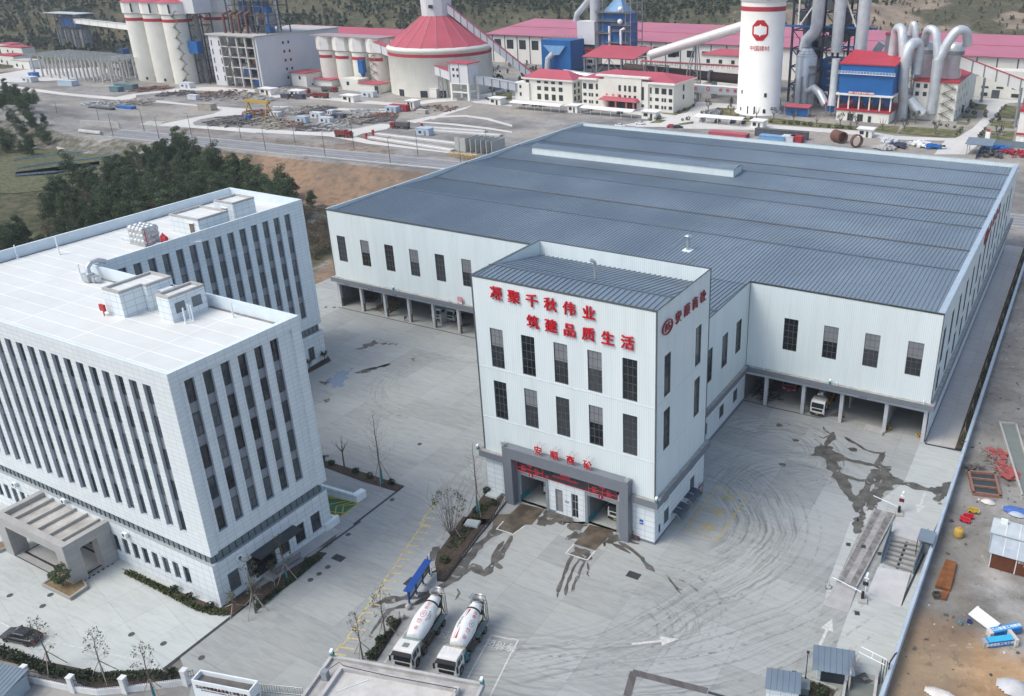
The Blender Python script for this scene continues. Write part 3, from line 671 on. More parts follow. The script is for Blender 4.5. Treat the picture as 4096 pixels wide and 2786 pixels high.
q=-19.46,66.73;m.box(q[0]-0.5,q[1]-0.8,0,q[0]+0.5,q[1]+0.8,0.02)
struct('drain_channel',m,GRATE)
sp=MB()
for k,(a,b)in enumerate([[(13.5,66.69),(14.47,63.21)],[(13.37,66.53),(22.02,68)]]):stroke(sp,a,b,0.9,0.0206+0.0004*k)
struct('paving_strip',sp,STONE)
MANH=M('manhole_iron',(0.10,0.105,0.11),0.6,0.4,var=0.3,scale=3)
mh=[(q,'iron manhole cover in the pale office court, '+w)for q,w in zip([(-63.39,40.71),(-58.85,43.21),(-57.63,41.5),(-43.04,43.61),(-38.23,44.44),(-32.24,45.03)],['farthest left near the planter','against the planter kerb','between the planter and the parked sedan','behind the small leafy bare tree','beyond the white parking bays','right of the long drain near the gate'])]
mh+=[(q,'round iron manhole cover '+w)for q,w in zip([(-33.82,70.38),(-31.16,63.86),(-31.16,62.32),(-31.26,60.91)],['beside the drain near the stained ramp','nearest the dark rectangular grating in the drive','in the middle of a row of three in the drive','lowest of a row of three in the drive'])]
mh+=[(q,'round iron manhole cover '+w)for q,w in zip([(-34.05,79.74),(-40.86,94.08)],['beside the angled end of the drain','alone in the middle of the far court'])]
mh+=[(q,'round iron manhole cover '+w)for q,w in zip([(-99.65,131.1),(-97.81,131.9)],['left of a pair by the far left bay','right of a pair by the far left bay'])]
for q,w in mh:
 m=MB();m.lathe([(0,0.03),(0.30,0.03),(0.31,0.036),(0.36,0.036),(0.38,0.0)],n=20,smooth=False)
 single('manhole_cover',m,MANH,w,'manhole cover',(q[0],q[1],0.006),0,'manhole covers in the yard')
# ---------------------------------------------------------------- office building
OX0,OX1,OXW,OY0,OY1,OYB,OZ=-98.8,-37.2,-79.3,51.9,70.8,111.3,32.9
WHITE=M('white_plaster',(0.74,0.79,0.80),0.6,var=0.07)
ROOFW=NT('white_roof_membrane')
p=ROOFW.pos();xx,yy,z_=ROOFW.sepxyz(p)
b_=ROOFW.n('TexBrick');ROOFW.l(p,b_.inputs['Vector']);b_.offset=0.0
for k,v in(('Scale',1),('Brick Width',12.0),('Row Height',2.6),('Mortar Size',0.07)):b_.inputs[k].default_value=v
b_.inputs['Color1'].default_value=(0.65,0.665,0.64,1);b_.inputs['Color2'].default_value=(0.61,0.63,0.605,1);b_.inputs['Mortar'].default_value=(0.82,0.84,0.83,1)
q_=ROOFW.noise(p,0.22,6,0.65)
ROOFW=ROOFW.done(ROOFW.mix(ROOFW.ropt if False else ROOFW.ramp(q_,[(0.42,0.0),(0.68,0.5)]),b_.outputs[0],(0.54,0.545,0.51)),0.7,0,0.3)
SPAN=M('grey_spandrel',(0.28,0.30,0.325),0.5,var=0.08)
REVEAL=M('window_reveal',(0.50,0.55,0.60),0.5,var=0.05)
DKFRAME=M('dark_window_frame',(0.055,0.06,0.065),0.45,var=0.1)
COPING=M('concrete_coping',(0.42,0.41,0.39),0.8,var=0.15)
office=thing('office_building','white tiled office building with grey window strips and a flat white roof','building',(OX0,OY0,0))
def win_mesh(w,h,fw=0.06,split=0.42,mull=1):

 f=MB()
 f.box(0,0,0,w,.08,fw).box(0,0,h-fw,w,.08,h).box(0,0,fw,fw,.08,h-fw).box(w-fw,0,fw,w,.08,h-fw)
 f.box(fw,.005,h*split-fw/2,w-fw,.075,h*split+fw/2)
 for k in range(mull):
  x=w*(k+1)/(mull+1);f.box(x-fw/2,.01,fw,x+fw/2,.07,h*split-fw/2)
 g=MB();g.face([(fw/2,.04,fw/2),(w-fw/2,.04,fw/2),(w-fw/2,.04,h-fw/2),(fw/2,.04,h-fw/2)])
 return f,g
def grid_win(w,h,nx,nz,fw=0.06):
 f=MB()
 f.box(0,0,0,w,.08,fw).box(0,0,h-fw,w,.08,h).box(0,0,fw,fw,.08,h-fw).box(w-fw,0,fw,w,.08,h-fw)
 for k in range(1,nx):f.box(w*k/nx-fw*.4,.012,fw,w*k/nx+fw*.4,.068,h-fw)
 for k in range(1,nz):f.box(fw,.006,h*k/nz-fw*.4,w-fw,.074,h*k/nz+fw*.4)
 g=MB();g.face([(fw/2,.04,fw/2),(w-fw/2,.04,fw/2),(w-fw/2,.04,h-fw/2),(fw/2,.04,h-fw/2)])
 return f,g
class WinKind:
 def __init__(s,name,fg,fm,gm):s.f=mesh(name,fg[0],fm);s.g=mesh(name+'_pane',fg[1],gm);s.src=fg;s.mats=[fm,gm];s.rest=MB();s.name=name
 def put(s,parent,x,y,z,rz=0.0,extra=False):

  if extra:
   c,d=math.cos(rz),math.sin(rz)
   for k,mb in enumerate(s.src):s.rest.add([(x+c*a-d*b,y+d*a+c*b,z+e)for a,b,e in mb.v],mb.f,k)
   return
  o=bpy.data.objects.new(s.name,s.f);link(o,parent);o.location=Vector((x,y,z))-ORI[parent];o.rotation_euler=(0,0,rz);ORI[o]=Vector((x,y,z))
  g=bpy.data.objects.new('pane',s.g);link(g,o);return o
 def flush(s,parent):
  if s.rest.f:
   o=part(s.name,s.rest,s.mats,parent,world=True);o['kind']='stuff';s.rest=MB()
WO=WinKind('window',win_mesh(1.42,2.75),DKFRAME,GLASS)
WS=WinKind('window',win_mesh(1.28,3.0),DKFRAME,GLASS)
ROWS=[10.2,14.58,19.0,23.45,27.88]
colsF=[-41.88-2.5*k for k in range(23)]
colsF=[c for c in colsF if c>-97.5]
colsS=[53.9+2.44*k for k in range(6)]
colsR=[74.2+2.5*k for k in range(14)]
colsR=[c for c in colsR if c<108.2]
D=0.42
f=MB()
f.wall((OX0,OY0,7.85),(1,0,0),OX1-OX0,OZ-7.85,[(c-OX0,ROWS[0]-7.85,c+1.42-OX0,30.63-7.85)for c in colsF],D,0,1)
f.wall((OX1,OY0,7.85),(0,1,0),OY1-OY0,OZ-7.85,[(c-OY0,ROWS[0]-7.85,c+1.28-OY0,31.1-7.85)for c in colsS],D,0,1)
f.wall((OXW,OY1,7.85),(0,1,0),OYB-OY1,OZ-7.85,[(c-OY1,ROWS[0]-7.85,c+1.3-OY1,31.0-7.85)for c in colsR if c>OY1+1],D,0,1)
f.wall((OX1,OY1,7.85),(-1,0,0),OX1-OXW,OZ-7.85);f.wall((OXW,OYB,7.85),(-1,0,0),OXW-OX0,OZ-7.85);f.wall((OX0,OYB,7.85),(0,-1,0),OYB-OY0,OZ-7.85)
f.face([(OX0,OY0,7.85),(OX0,OY1,7.85),(OX1,OY1,7.85),(OX1,OY0,7.85)]);f.face([(OX0,OY1,7.85),(OX0,OYB,7.85),(OXW,OYB,7.85),(OXW,OY1,7.85)])
f.box(OX1,OY0+0.003,7.9,OX1+0.35,OY0+1.0,OZ,0);f.box(OX1,OY1-1.4,7.9,OX1+0.35,OY1,OZ,0);f.box(OX1,OY0+1.0,31.5,OX1+0.35,OY1-1.4,OZ,0)
part('upper_wall',f,[TILE,REVEAL],office,True)
def spandrel(pts):
 s=MB();s.face(pts);part('spandrel',s,SPAN,office,True)
for c in colsF:spandrel([(c-.01,OY0+D+.05,10.1),(c+1.43,OY0+D+.05,10.1),(c+1.43,OY0+D+.05,30.7),(c-.01,OY0+D+.05,30.7)])
for c in colsS:spandrel([(OX1-D-.05,c,10.1),(OX1-D-.05,c+1.3,10.1),(OX1-D-.05,c+1.3,31.2),(OX1-D-.05,c,31.2)])
for c in colsR:spandrel([(OXW-D-.05,c,10.1),(OXW-D-.05,c+1.3,10.1),(OXW-D-.05,c+1.3,31.1),(OXW-D-.05,c,31.1)])
n_=0
for c in colsF[:12]:
 for z in ROWS:WO.put(office,c,OY0+D-.06,z)
for c in colsF[12:]:
 for z in ROWS:WO.put(office,c,OY0+D-.06,z,extra=True)
for c in colsS:
 for z in ROWS:WS.put(office,OX1-D+.06,c,z+.1,R(90))
for c in colsR:
 for z in ROWS:WS.put(office,OXW-D+.06,c,z,R(90),extra=(z<28 or c<84))
WO.flush(office);WS.flush(office)
r=MB();ZR=31.2;pw=0.35
r.face([(OX0,OY0,ZR),(OX1,OY0,ZR),(OX1,OY1,ZR),(OX0,OY1,ZR)]);r.face([(OX0,OY1,ZR),(OXW,OY1,ZR),(OXW,OYB,ZR),(OX0,OYB,ZR)])
part('roof',r,ROOFW,office,True)
pr=MB()
ring=[(OX0,OY0),(OX1,OY0),(OX1,OY1),(OXW,OY1),(OXW,OYB),(OX0,OYB)]
inn=[(OX0+pw,OY0+pw),(OX1-pw,OY0+pw),(OX1-pw,OY1-pw),(OXW-pw,OY1-pw),(OXW-pw,OYB-pw),(OX0+pw,OYB-pw)]
for k in range(6):
 a,b,c,d=ring[k],ring[(k+1)%6],inn[(k+1)%6],inn[k]
 pr.face([(*a,OZ+.003),(*b,OZ+.003),(*c,OZ+.003),(*d,OZ+.003)]);pr.face([(*d,OZ),(*c,OZ),(*c,ZR),(*d,ZR)])
part('parapet',pr,M('parapet_render',(0.64,0.72,0.76),0.6,var=0.06),office,True)
gm=MB()
for a,b in((inn[5],inn[0]),(inn[3],inn[4]),(inn[2],inn[3])):
 dx,dy=(0.5,0)if a[0]==b[0]and a[0]<-90 else((-0.5,0)if a[0]==b[0]else(0,-0.5))
 gm.face([(*a,ZR+.012),(*b,ZR+.012),(b[0]+dx,b[1]+dy,ZR+.012),(a[0]+dx,a[1]+dy,ZR+.012)])
part('gutter',gm,M('dirty_gutter',(0.22,0.215,0.20),0.8,var=0.3),office,True)
st=MB();mu=MB();i_=0.45
st.wall((OX0+i_,OY0+i_,6.3),(1,0,0),OX1-OX0-2*i_,1.55);st.wall((OX1-i_,OY0+i_,6.3),(0,1,0),OY1-OY0-2*i_,1.55);st.wall((OXW-i_,OY1-i_,6.3),(0,1,0),OYB-OY1,1.55);st.wall((OXW-i_,OYB-i_,6.3),(-1,0,0),OXW-OX0-2*i_,1.55)
o_=part('glazed_strip',st,GLASST,office,True)
x=OX0+1
while x<OX1-i_-.1:mu.box(x,OY0+i_-.08,6.3,x+.07,OY0+i_-.003,7.85);x+=1.0
y=OY0+1
while y<OY1-i_:mu.box(OX1-i_+.003,y,6.3,OX1-i_+.08,y+.07,7.85);y+=1.0
y=OY1+.5
while y<OYB-i_:mu.box(OXW-i_+.003,y,6.3,OXW-i_+.08,y+.07,7.85);y+=1.0
part('mullion',mu,DKFRAME,o_,True)
g=MB()
bf=[(-58.2+1.72*k,1.15)for k in range(12)]
BW=[(-62.9,1.3)]+[(-57.75+2.05*k,1.2)for k in range(8)]
lft=[(-75.0-2.05*k,1.2)for k in range(10)]
hF=[(a-OX0,1.6,a+w-OX0,4.25)for a,w in BW[1:]+lft]+[(-68.6-OX0,0.0,-63.0-OX0,4.6)]
hS=[(y0-OY0,1.0,y0+1.7-OY0,3.9)for y0 in(53.6,56.5,61.6,64.4,67.3)]
g.wall((OX0,OY0,0),(1,0,0),OX1-OX0,6.3,hF,0.3,0,1);g.wall((OX1,OY0,0),(0,1,0),OY1-OY0,6.3,hS,0.3,0,1)
g.wall((OXW,OY1,0),(0,1,0),OYB-OY1,6.3,[(107-OY1,1,108.5-OY1,3.8),(104-OY1,1,105.5-OY1,3.8)],0.3,0,1);g.wall((OX1,OY1,0),(-1,0,0),OX1-OXW,6.3);g.wall((OXW,OYB,0),(-1,0,0),OXW-OX0,6.3);g.wall((OX0,OYB,0),(0,-1,0),OYB-OY0,6.3)
g.face([(OX0,OY0,6.303),(OX1,OY0,6.303),(OX1,OY1,6.303),(OX0,OY1,6.303)]);g.face([(OX0,OY1,6.303),(OXW,OY1,6.303),(OXW,OYB,6.303),(OX0,OYB,6.303)])
part('base_wall',g,[TILEB,REVEAL],office,True)
WB=WinKind('window',win_mesh(1.2,2.65,split=.6),DKFRAME,GLASS);WSB=WinKind('window',win_mesh(1.7,2.9,split=.6),DKFRAME,GLASS);WD=WinKind('glass_entrance',grid_win(5.6,4.6,5,2,.09),DKFRAME,GLASS)
for a,w in BW[1:]:WB.put(office,a,OY0+.2,1.6)
for a,w in lft:WB.put(office,a,OY0+.2,1.6)
for y0 in(53.6,56.5,61.6,64.4,67.3):WSB.put(office,OX1-.2,y0,1.0,R(90))
for y0 in(107,104):WinKind('window',win_mesh(1.5,2.8),DKFRAME,GLASS).put(office,OXW-.2,y0,1,R(90))
WD.put(office,-68.6,OY0+.2,0.0)
BROWND=M('brown_door',(0.17,0.125,0.09),0.6)
def house(label,pts,h,opens,coping=0.35):
 t_=thing('stair_house',label,'stair house',(pts[0][0],pts[0][1],ZR+.001),0,'stair houses on the office roof')
 w=MB();n=len(pts)
 w.prism(pts,ZR+.001,ZR+h,0,bottom=False);part('wall',w,TILEB,t_,True)
 c=MB();cx=sum(q[0]for q in pts)/n;cy=sum(q[1]for q in pts)/n
 ip=[(cx+(x-cx)*(1-coping/max(1,abs(x-cx))),cy+(y-cy)*(1-coping/max(1,abs(y-cy))))for x,y in pts]
 for k in range(n):
  a,b,d,e=pts[k],pts[(k+1)%n],ip[(k+1)%n],ip[k]
  c.face([(*a,ZR+h+.35),(*b,ZR+h+.35),(*d,ZR+h+.35),(*e,ZR+h+.35)]);c.face([(*a,ZR+h),(*b,ZR+h),(*b,ZR+h+.35),(*a,ZR+h+.35)]);c.face([(*e,ZR+h+.35),(*d,ZR+h+.35),(*d,ZR+h),(*e,ZR+h)])
 part('coping',c,COPING,t_,True)
 rf=MB();rf.face([(*q,ZR+h+.012)for q in pts]);part('roof',rf,ROOFW,t_,True)
 for kind,x,y,z,w_,hh,ax in opens:
  d=MB()
  if ax=='x':d.box(x,y,z,x+.08,y+w_,z+hh)
  else:d.box(x,y-.08,z,x+w_,y,z+hh)
  part('door' if kind=='d' else 'window',d,BROWND if kind=='d' else GLASS,t_,True)
  if kind=='d':
   d=MB();d.box(x-.2,y-.3,z+hh+.15,x+(1.1 if ax=='x' else w_+.2),y+(w_+.3 if ax=='x' else.1),z+hh+.3);part('canopy',d,WHITE,t_,True)
 return t_
house('white tiled stair house with a stepped wall, centre of the office roof',[(-63.6,62.3),(-60.0,62.3),(-60.0,65.6),(-59.2,65.6),(-59.2,69.5),(-63.6,69.5)],3.4,[('d',-59.2,67.3,ZR,1.2,2.3,'x'),('w',-59.2,68.9,ZR+1.2,.5,1.3,'x')])
house('small white tiled stair house with two dark windows, nearest on the office roof',[(-55.3,64.2),(-52.75,64.2),(-52.75,69.6),(-55.3,69.6)],3.3,[('w',-52.75,64.9,ZR+1.1,1.4,1.4,'x'),('w',-52.75,67.4,ZR+1.1,1.4,1.4,'x')])
house('wide white stair house behind the red pressure tanks on the office roof',[(-88.2,90.3),(-80.8,90.3),(-80.8,96.4),(-88.2,96.4)],2.9,[('d',-83.2,90.3,ZR,1.1,2.2,'y')])
house('white stair house with a brown double door at the far end of the office roof',[(-87.3,98.7),(-82.4,98.7),(-82.4,103.4),(-87.3,103.4)],3.4,[('d',-85.4,98.7,ZR,1.2,2.4,'y')])
STEEL=M('stainless_tank',(0.52,0.54,0.54),0.35,0.5,var=0.12)
t_=thing('water_tank','silvery panelled water tank on the office roof beside red pressure vessels','water tank',(-87.0,81.2,ZR))
m=MB();m.box(-88.6,82.8,ZR+.25,-84.8,85.6,ZR+3.1);part('tank_body',m,STEEL,t_,True)
m=MB()
for ix in range(4):
 for iz in range(3):m.lathe([(.42,0),(.34,.1),(0,.16)],(-88.12+.95*ix,82.8,ZR+.75+.93*iz),8,ax=(0,-1,0));m.lathe([(.42,0),(.34,.1),(0,.16)],(-84.8,83.3+.68*ix,ZR+.75+.93*iz),8,ax=(1,0,0))
for ix in range(4):
 for iy in range(3):m.lathe([(.42,0),(.34,.1),(0,.16)],(-88.12+.95*ix,83.25+.93*iy,ZR+3.1),8)
part('panel_bulge',m,STEEL,t_,True)
m=MB();m.box(-88.7,82.7,ZR+.01,-84.7,85.7,ZR+.25);part('plinth',m,COPING,t_,True)
m=MB();m.tube([(-84.6,83.1,ZR+.1),(-84.6,83.1,ZR+3)],.07);part('red_pipe',m,M('fire_red',(0.42,0.03,0.035),0.5),t_,True)
RED=MATS['fire_red']
for k,(x,y)in enumerate([(-83.6,85.4),(-82.3,84.9)]):
 m=MB();m.lathe([(0,0),(.35,0),(.42,.2),(.42,1.35),(.3,1.6),(.1,1.7),(.1,1.9),(0,1.9)],n=14)
 single('pressure_tank',m,RED,['red pressure vessel nearer the water tank on the office roof','red pressure vessel farther from the water tank on the office roof'][k],'pressure tank',(x,y,ZR),0,'red pressure vessels')
m=MB()
for a in((-84,84.2,ZR+.4),(-83.5,83.6,ZR+.4)):m.tube([a,(a[0]+5.5,a[1]+4.6,ZR+.4)],.09)
single('roof_pipe',m,WHITE,'white water pipes running from the red vessels along the office roof edge','pipe')
m=MB();m.tube([(-89,83.2,ZR+.6),(-91.5,83.4,ZR+.6),(-91.5,83.4,ZR)],.07);single('roof_pipe',m,WHITE,'bent white overflow pipe left of the silvery roof tank','pipe')
DUCT=M('galvanised_duct',(0.50,0.53,0.55),0.35,0.6,var=0.15)
vx,vy=-77.62,68.7
t_=thing('ventilation_unit','silvery ventilation fan box with a bent duct on the office roof','ventilation unit',(vx,vy,ZR))
m=MB();m.rbox((0,0,.75),(1.5,1.2,1.1)).rbox((1.2,.2,.65),(.9,.9,.9));part('fan_box',m,DUCT,t_)
m=MB();m.tube([(-.3,.3,1.2),(-.5,.5,2.0),(-.6,1.2,2.5),(-.3,2.2,2.6),(.2,3.0,2.2)],.36,10);part('duct',m,DUCT,t_)
m=MB();m.cyl((1.6,.2,.7),(2.2,.1,.6),.34,.4,12);part('outlet',m,DUCT,t_)
for k,(x,y)in enumerate([(-98.08,69.93),(-93.81,74.07),(-80.1,69),(-51.19,64.84),(-51.73,65.99),(-51.15,65.96),(-47.31,69.09)]):
 m=MB();m.cyl((0,0,0),(0,0,2.2 if k!=1 else 2.9),.11,n=8);m.cyl((0,0,0),(0,0,.1),.25,n=8)
 single('vent_pipe',m,WHITE,'white vent pipe on the office roof, '+['leftmost along the rear parapet','tallest, by the rear parapet','beside the ventilation fan box','left of three by the small stair house','middle of three by the small stair house','right of three by the small stair house','alone near the right parapet'][k],'vent pipe',(x,y,ZR),0,'vent pipes on the office roof')
m=MB();m.box(-.5,-.15,.7,.5,.15,1.6).box(-.06,-.06,0,.06,.06,.7)
o=single('hydrant_box',m,RED,'red hydrant box beside the stair house in the middle of the office roof','hydrant box',(-63.3,61.6,ZR))
o=single('hydrant_box',m,RED,'red hydrant box on the far stair house wall of the office roof','hydrant box',(-88.7,91.3,ZR))
def aircon(lbl,x,y,z,rz=0):
 t_=thing('air_conditioner',lbl,'air conditioner',(x,y,z),rz,'air conditioners on the office wall')
 m=MB();m.box(-.42,-.17,.05,.42,.17,.68);part('case',m,WHITE,t_)
 m=MB();m.cyl((-.1,-.175,.36),(-.1,-.19,.36),.24,n=14);part('fan_grille',m,DKFRAME,t_)
 m=MB();m.box(-.4,-.15,0,-.34,.35,.05).box(.34,-.15,0,.4,.35,.05);part('bracket',m,DKFRAME,t_)
for l,(x,z)in zip(['air conditioner above the portico end, nearest the office entrance windows','air conditioner low on the left of the glazed strip','air conditioner below the leftmost grey window strips'],[(-53.91,4.95),(-66.75,8.78),(-79.03,4.54)]):aircon(l,x,51.55,max(z,5.2)if z<6.2 else 6.32)
aircon('air conditioner on the shaded end wall of the office',-36.95,55.6,5.0,R(90))
# ---------------------------------------------------------------- portico, side entrance, ramp
t_=thing('portico','grey granite entrance portico with ribbed flat roof at the front of the office','portico',(-57.8,45.6,0))
m=MB()
for q in((-59.6,45.6,-57.6,47.6),(-73.0,45.6,-71.0,47.6),(-59.2,49.9,-57.6,51.8)):
 m=MB();m.box(q[0],q[1],0,q[2],q[3],4.85);part('pillar',m,GRANITE,t_,True)
m=MB();m.box(-73.0,45.6,4.85,-57.6,46.5,6.25);m.box(-58.5,46.5,4.85,-57.6,51.88,6.25);m.box(-73.0,46.5,4.85,-72.1,51.88,6.25);part('beam',m,GRANITE,t_,True)
m=MB();m.box(-72.1,46.5,5.3,-58.5,51.88,5.55);part('roof',m,M('stained_roof',(0.44,0.43,0.40),0.8,var=0.35,scale=0.4),t_,True)
for k in range(5):
 m=MB();x=-59.9-2.6*k;m.box(x,46.5,5.553,x+.3,51.86,6.0);part('roof_rib',m,COPING,t_,True)
write('sign_character','办公',0.6,.02,M('gold_letter',(0.35,0.25,0.10),0.4,0.6),t_,(-58.6,45.57,3.3),FRONT)
m=MB();m.box(-71.0,46.2,.01,-57.9,51.85,.12);m.box(-71.3,45.7,.01,-57.7,46.2,.06)
struct('entrance_floor',m,M('polished_floor',(0.34,0.34,0.33),0.3))
m=MB()
for a,b,c,d in((-70.6,46.6,-58.3,46.9),(-70.6,51.0,-58.3,51.3),(-70.6,46.9,-70.3,51.0),(-58.6,46.9,-58.3,51.0)):m.box(a,b,.121,c,d,.126)
m.box(-71.2,45.6,.061,-57.7,45.72,.066)
struct('entrance_border',m,M('black_stone',(0.03,0.03,0.032),0.3))
m=MB()
for k in range(8):m.box(-57.72,46.1+.65*k,.02,-57.4,46.42+.65*k,.03)
struct('speed_strip',m,MATS['black_stone'])
GRAN=M('granite_kerb',(0.33,0.32,0.305),0.7,var=0.15)
def planter(lbl,pts,h=.5,w=.35,soil=None):
 t_=thing('planter',lbl,'planter',(pts[0][0],pts[0][1],0));n=len(pts)
 cx=sum(q[0]for q in pts)/n;cy=sum(q[1]for q in pts)/n
 ip=[(cx+(x-cx)*(1-w/(Vector((x-cx,y-cy)).length)),cy+(y-cy)*(1-w/Vector((x-cx,y-cy)).length))for x,y in pts]
 m=MB()
 for k in range(n):
  a,b,c,d=pts[k],pts[(k+1)%n],ip[(k+1)%n],ip[k]
  m.hexa([(*a,0),(*b,0),(*c,0),(*d,0),(*a,h),(*b,h),(*c,h),(*d,h)])
 part('kerb',m,GRAN,t_,True)
 m=MB();m.face([(*q,h*.75)for q in ip]);part('soil',m,soil or M('dry_grass_soil',(0.22,0.165,0.09),0.95,var=0.3,scale=2),t_,True)
 return t_
planter('pentagonal granite planter with dry grass under a cloud-pruned pine',[(-61.41,43.65),(-55.38,43.75),(-55.59,46.22),(-59.31,47.45),(-61.69,46.45)])
planter('granite planter cut by the left edge of the picture beside the portico',[(-74.06,43.58),(-73.07,46.24),(-74.9,46.66),(-76.61,44.94)])
def foliage(mb,c,r,n,leaf=.16,m=0,rg=rnd,flat=1.0,shell=.55):
 cx,cy,cz=c;rx,ry,rz_=r if hasattr(r,'__len__')else(r,r,r*flat)
 for _ in range(n):
  while 1:
   a,b,d=rg.uniform(-1,1),rg.uniform(-1,1),rg.uniform(-1,1);q=a*a+b*b+d*d
   if shell*shell<q<1:break
  p=Vector((cx+a*rx,cy+b*ry,cz+d*rz_));s=leaf*rg.uniform(.6,1.4)
  u=Vector((rg.uniform(-1,1),rg.uniform(-1,1),rg.uniform(-1,1))).normalized();v=u.orthogonal().normalized();w=u.cross(v)
  mb.face([p-v*s-w*s*.5,p+v*s-w*s*.5,p+v*s*.6+w*s*.7,p-v*s*.6+w*s*.7],m)
def leafmat(name,a,b,c=None):
 t=NT(name);r_=t.n('ObjectInfo').outputs['Random'];f=t.noise(t.pos(),0.9,3);g=t.noise(t.pos(),6.0,2)
 cc=t.mix(t.ramp(t.math('ADD',t.math('MULTIPLY',f,0.75),t.math('MULTIPLY',r_,0.25)),[(0.36,0.0),(0.64,1.0)]),a,b)
 cc=t.mix(t.ramp(g,[(0.5,0.0),(0.72,0.6)]),cc,c or sc(a,.5))
 m=t.done(cc,0.7,0,0.2);return m
PINE=leafmat('pine_needles',(0.042,0.075,0.04),(0.10,0.14,0.07),(0.026,0.042,0.026))
HEDGE=leafmat('hedge_leaves',(0.045,0.065,0.028),(0.10,0.115,0.045),(0.03,0.035,0.02))
SHRUB=leafmat('dark_shrub_leaves',(0.028,0.045,0.026),(0.06,0.078,0.042),(0.018,0.024,0.016))
OLIVE=leafmat('olive_leaves',(0.075,0.085,0.05),(0.14,0.145,0.09),(0.05,0.05,0.035))
BRUSH=leafmat('winter_brush',(0.10,0.085,0.06),(0.19,0.16,0.115),(0.05,0.045,0.035))
BARK=M('tree_bark',(0.16,0.135,0.115),0.9,var=0.3,scale=4)
TEAL=M('teal_trunk_wrap',(0.05,0.22,0.24),0.7)
STAKE=M('bamboo_stake',(0.34,0.30,0.25),0.8,var=0.2)
t_=thing('bonsai_pine','small cloud-pruned pine in the pentagonal granite planter','pine tree',(-58.75,44.81,.35))
m=MB();m.tube([(0,0,0),(.15,.1,.7),(-.1,.1,1.4),(.2,.2,2.1),(.1,.2,2.6)],[.13,.11,.09,.07,.03])
CL=[(-1.1,-.3,1.3),(.9,.2,1.5),(-.7,.5,2.0),(1.0,.5,2.3),(.2,-.4,1.0),(.1,.2,2.9),(-.2,-.6,2.3),(.6,-.7,1.9)]
for c in CL:m.tube([(0,.1,c[2]-.4),(c[0]*.6,c[1]*.6,c[2]-.2),c],[.06,.045,.02],5)
part('trunk',m,BARK,t_)
m=MB()
for c in CL:foliage(m,c,(.62,.55,.22),130,.10)
part('crown',m,PINE,t_)
SLATE=M('dark_canopy',(0.05,0.055,0.06),0.5,var=0.2)
t_=thing('entrance_canopy','dark flat canopy over the side entrance of the office','canopy',(OX1,57,0))
m=MB();m.box(OX1+.003,57.3,4.3,OX1+1.9,64.3,4.5);part('canopy_slab',m,SLATE,t_,True)
m=MB();m.box(OX1+.003,57.4,0.6,OX1+.12,60.8,4.0);part('dark_doorway',m,GLASS2,t_,True)
m=MB()
for y in(57.5,60.8,64.0):m.box(OX1+.02,y,4.0,OX1+1.5,y+.12,4.3)
part('bracket',m,SLATE,t_,True)
t_=thing('entrance_ramp','pale concrete ramp with dark railing along the end wall of the office','ramp',(OX1,60,0))
m=MB();m.hexa([(OX1+.01,58.3,0),(OX1+1.9,58.3,0),(OX1+1.9,70.5,0),(OX1+.01,70.5,0),(OX1+.01,58.3,.6),(OX1+1.9,58.3,.6),(OX1+1.9,70.5,.05),(OX1+.01,70.5,.05)]);part('ramp_slab',m,M('ramp_concrete',(0.40,0.40,0.39),0.85),t_,True)
m=MB();y0=59.0
for k in range(22):
 y=y0+.2*k;z=.6-.55*(y-58.3)/12.2;m.box(OX1+1.85,y,z,OX1+1.88,y+.03,z+.95)
for dz in(.2,.98):m.tube([(OX1+1.87,y0,.55+dz),(OX1+1.87,y0+4.3,.36+dz)],.035)
part('railing',m,DKFRAME,t_,True)
t_=thing('side_steps','short white wall block at the foot of the office end wall','steps',(-37.13,70.66,0));m=MB();m.rbox((0,0,.6),(.5,2.6,1.2));m.rbox((-1.2,1.4,.3),(2,.4,.6));part('block',m,WHITE,t_)
GREENP=M('green_epoxy_floor',(0.03,0.14,0.075),0.6,var=0.15)
pts=[(-43.91,75.73),(-37.88,76.79),(-37.96,70.95),(-41.01,73.43)]
sheet('ramp_floor',pts,0.012,GREENP)
m=MB();zq=0.020
for a,b in[[(-43.83,75.77),(-37.88,76.79)],[(-37.88,76.79),(-37.89,70.99)],[(-43.1,75.5),(-41.22,76.32)],[(-41.69,74.33),(-39.57,76.7)],[(-41.37,74.34),(-40.4,72.83)],[(-40.28,74.59),(-38.97,76.54)],[(-40.28,74.59),(-37.75,71.5)],[(-39.43,75.19),(-37.93,76.6)],[(-39.43,75.19),(-38.17,73.68)],[(-40.6,73.03),(-37.45,74.06)],[(-39.25,71.91),(-38.61,73.46)]]:
 stroke(m,a,b,.17,zq);zq+=.0006
struct('road_marking',m,M('ramp_yellow',(0.52,0.36,0.03),0.7))
t_=thing('ramp_wall','low tiled retaining wall of the green basement ramp, beside the office','wall',(-37,73,0))
a,b,c=[(-45.01,75.81),(-38.1,76.67),(-37.96,78.51)]
m=MB()
def wall_seg(mb,a,b,w,z0,z1,z1b=None):
 a=Vector(a);b=Vector(b);d=(b-a).normalized();n_=Vector((-d.y,d.x))*w
 z1b=z1 if z1b is None else z1b
 mb.hexa([(*a,z0),(*b,z0),(*(b+n_),z0),(*(a+n_),z0),(*a,z1),(*b,z1b),(*(b+n_),z1b),(*(a+n_),z1)])
wall_seg(m,a,b,.5,0,1.6,1.25);part('wall',m,TILEB,t_,True)
m=MB();a2_,b2_=Vector(b),Vector(c);wall_seg(m,b,c,1.0,0,1.25);part('end_block',m,WHITE,t_,True)
def bed(name,pts,z=.10,mat=None):
 m=MB();m.prism(pts,0.0,z,0);struct(name,m,mat or SOILD)
SOILD=M('dark_bed_soil',(0.075,0.058,0.045),0.95,var=0.35,scale=2)
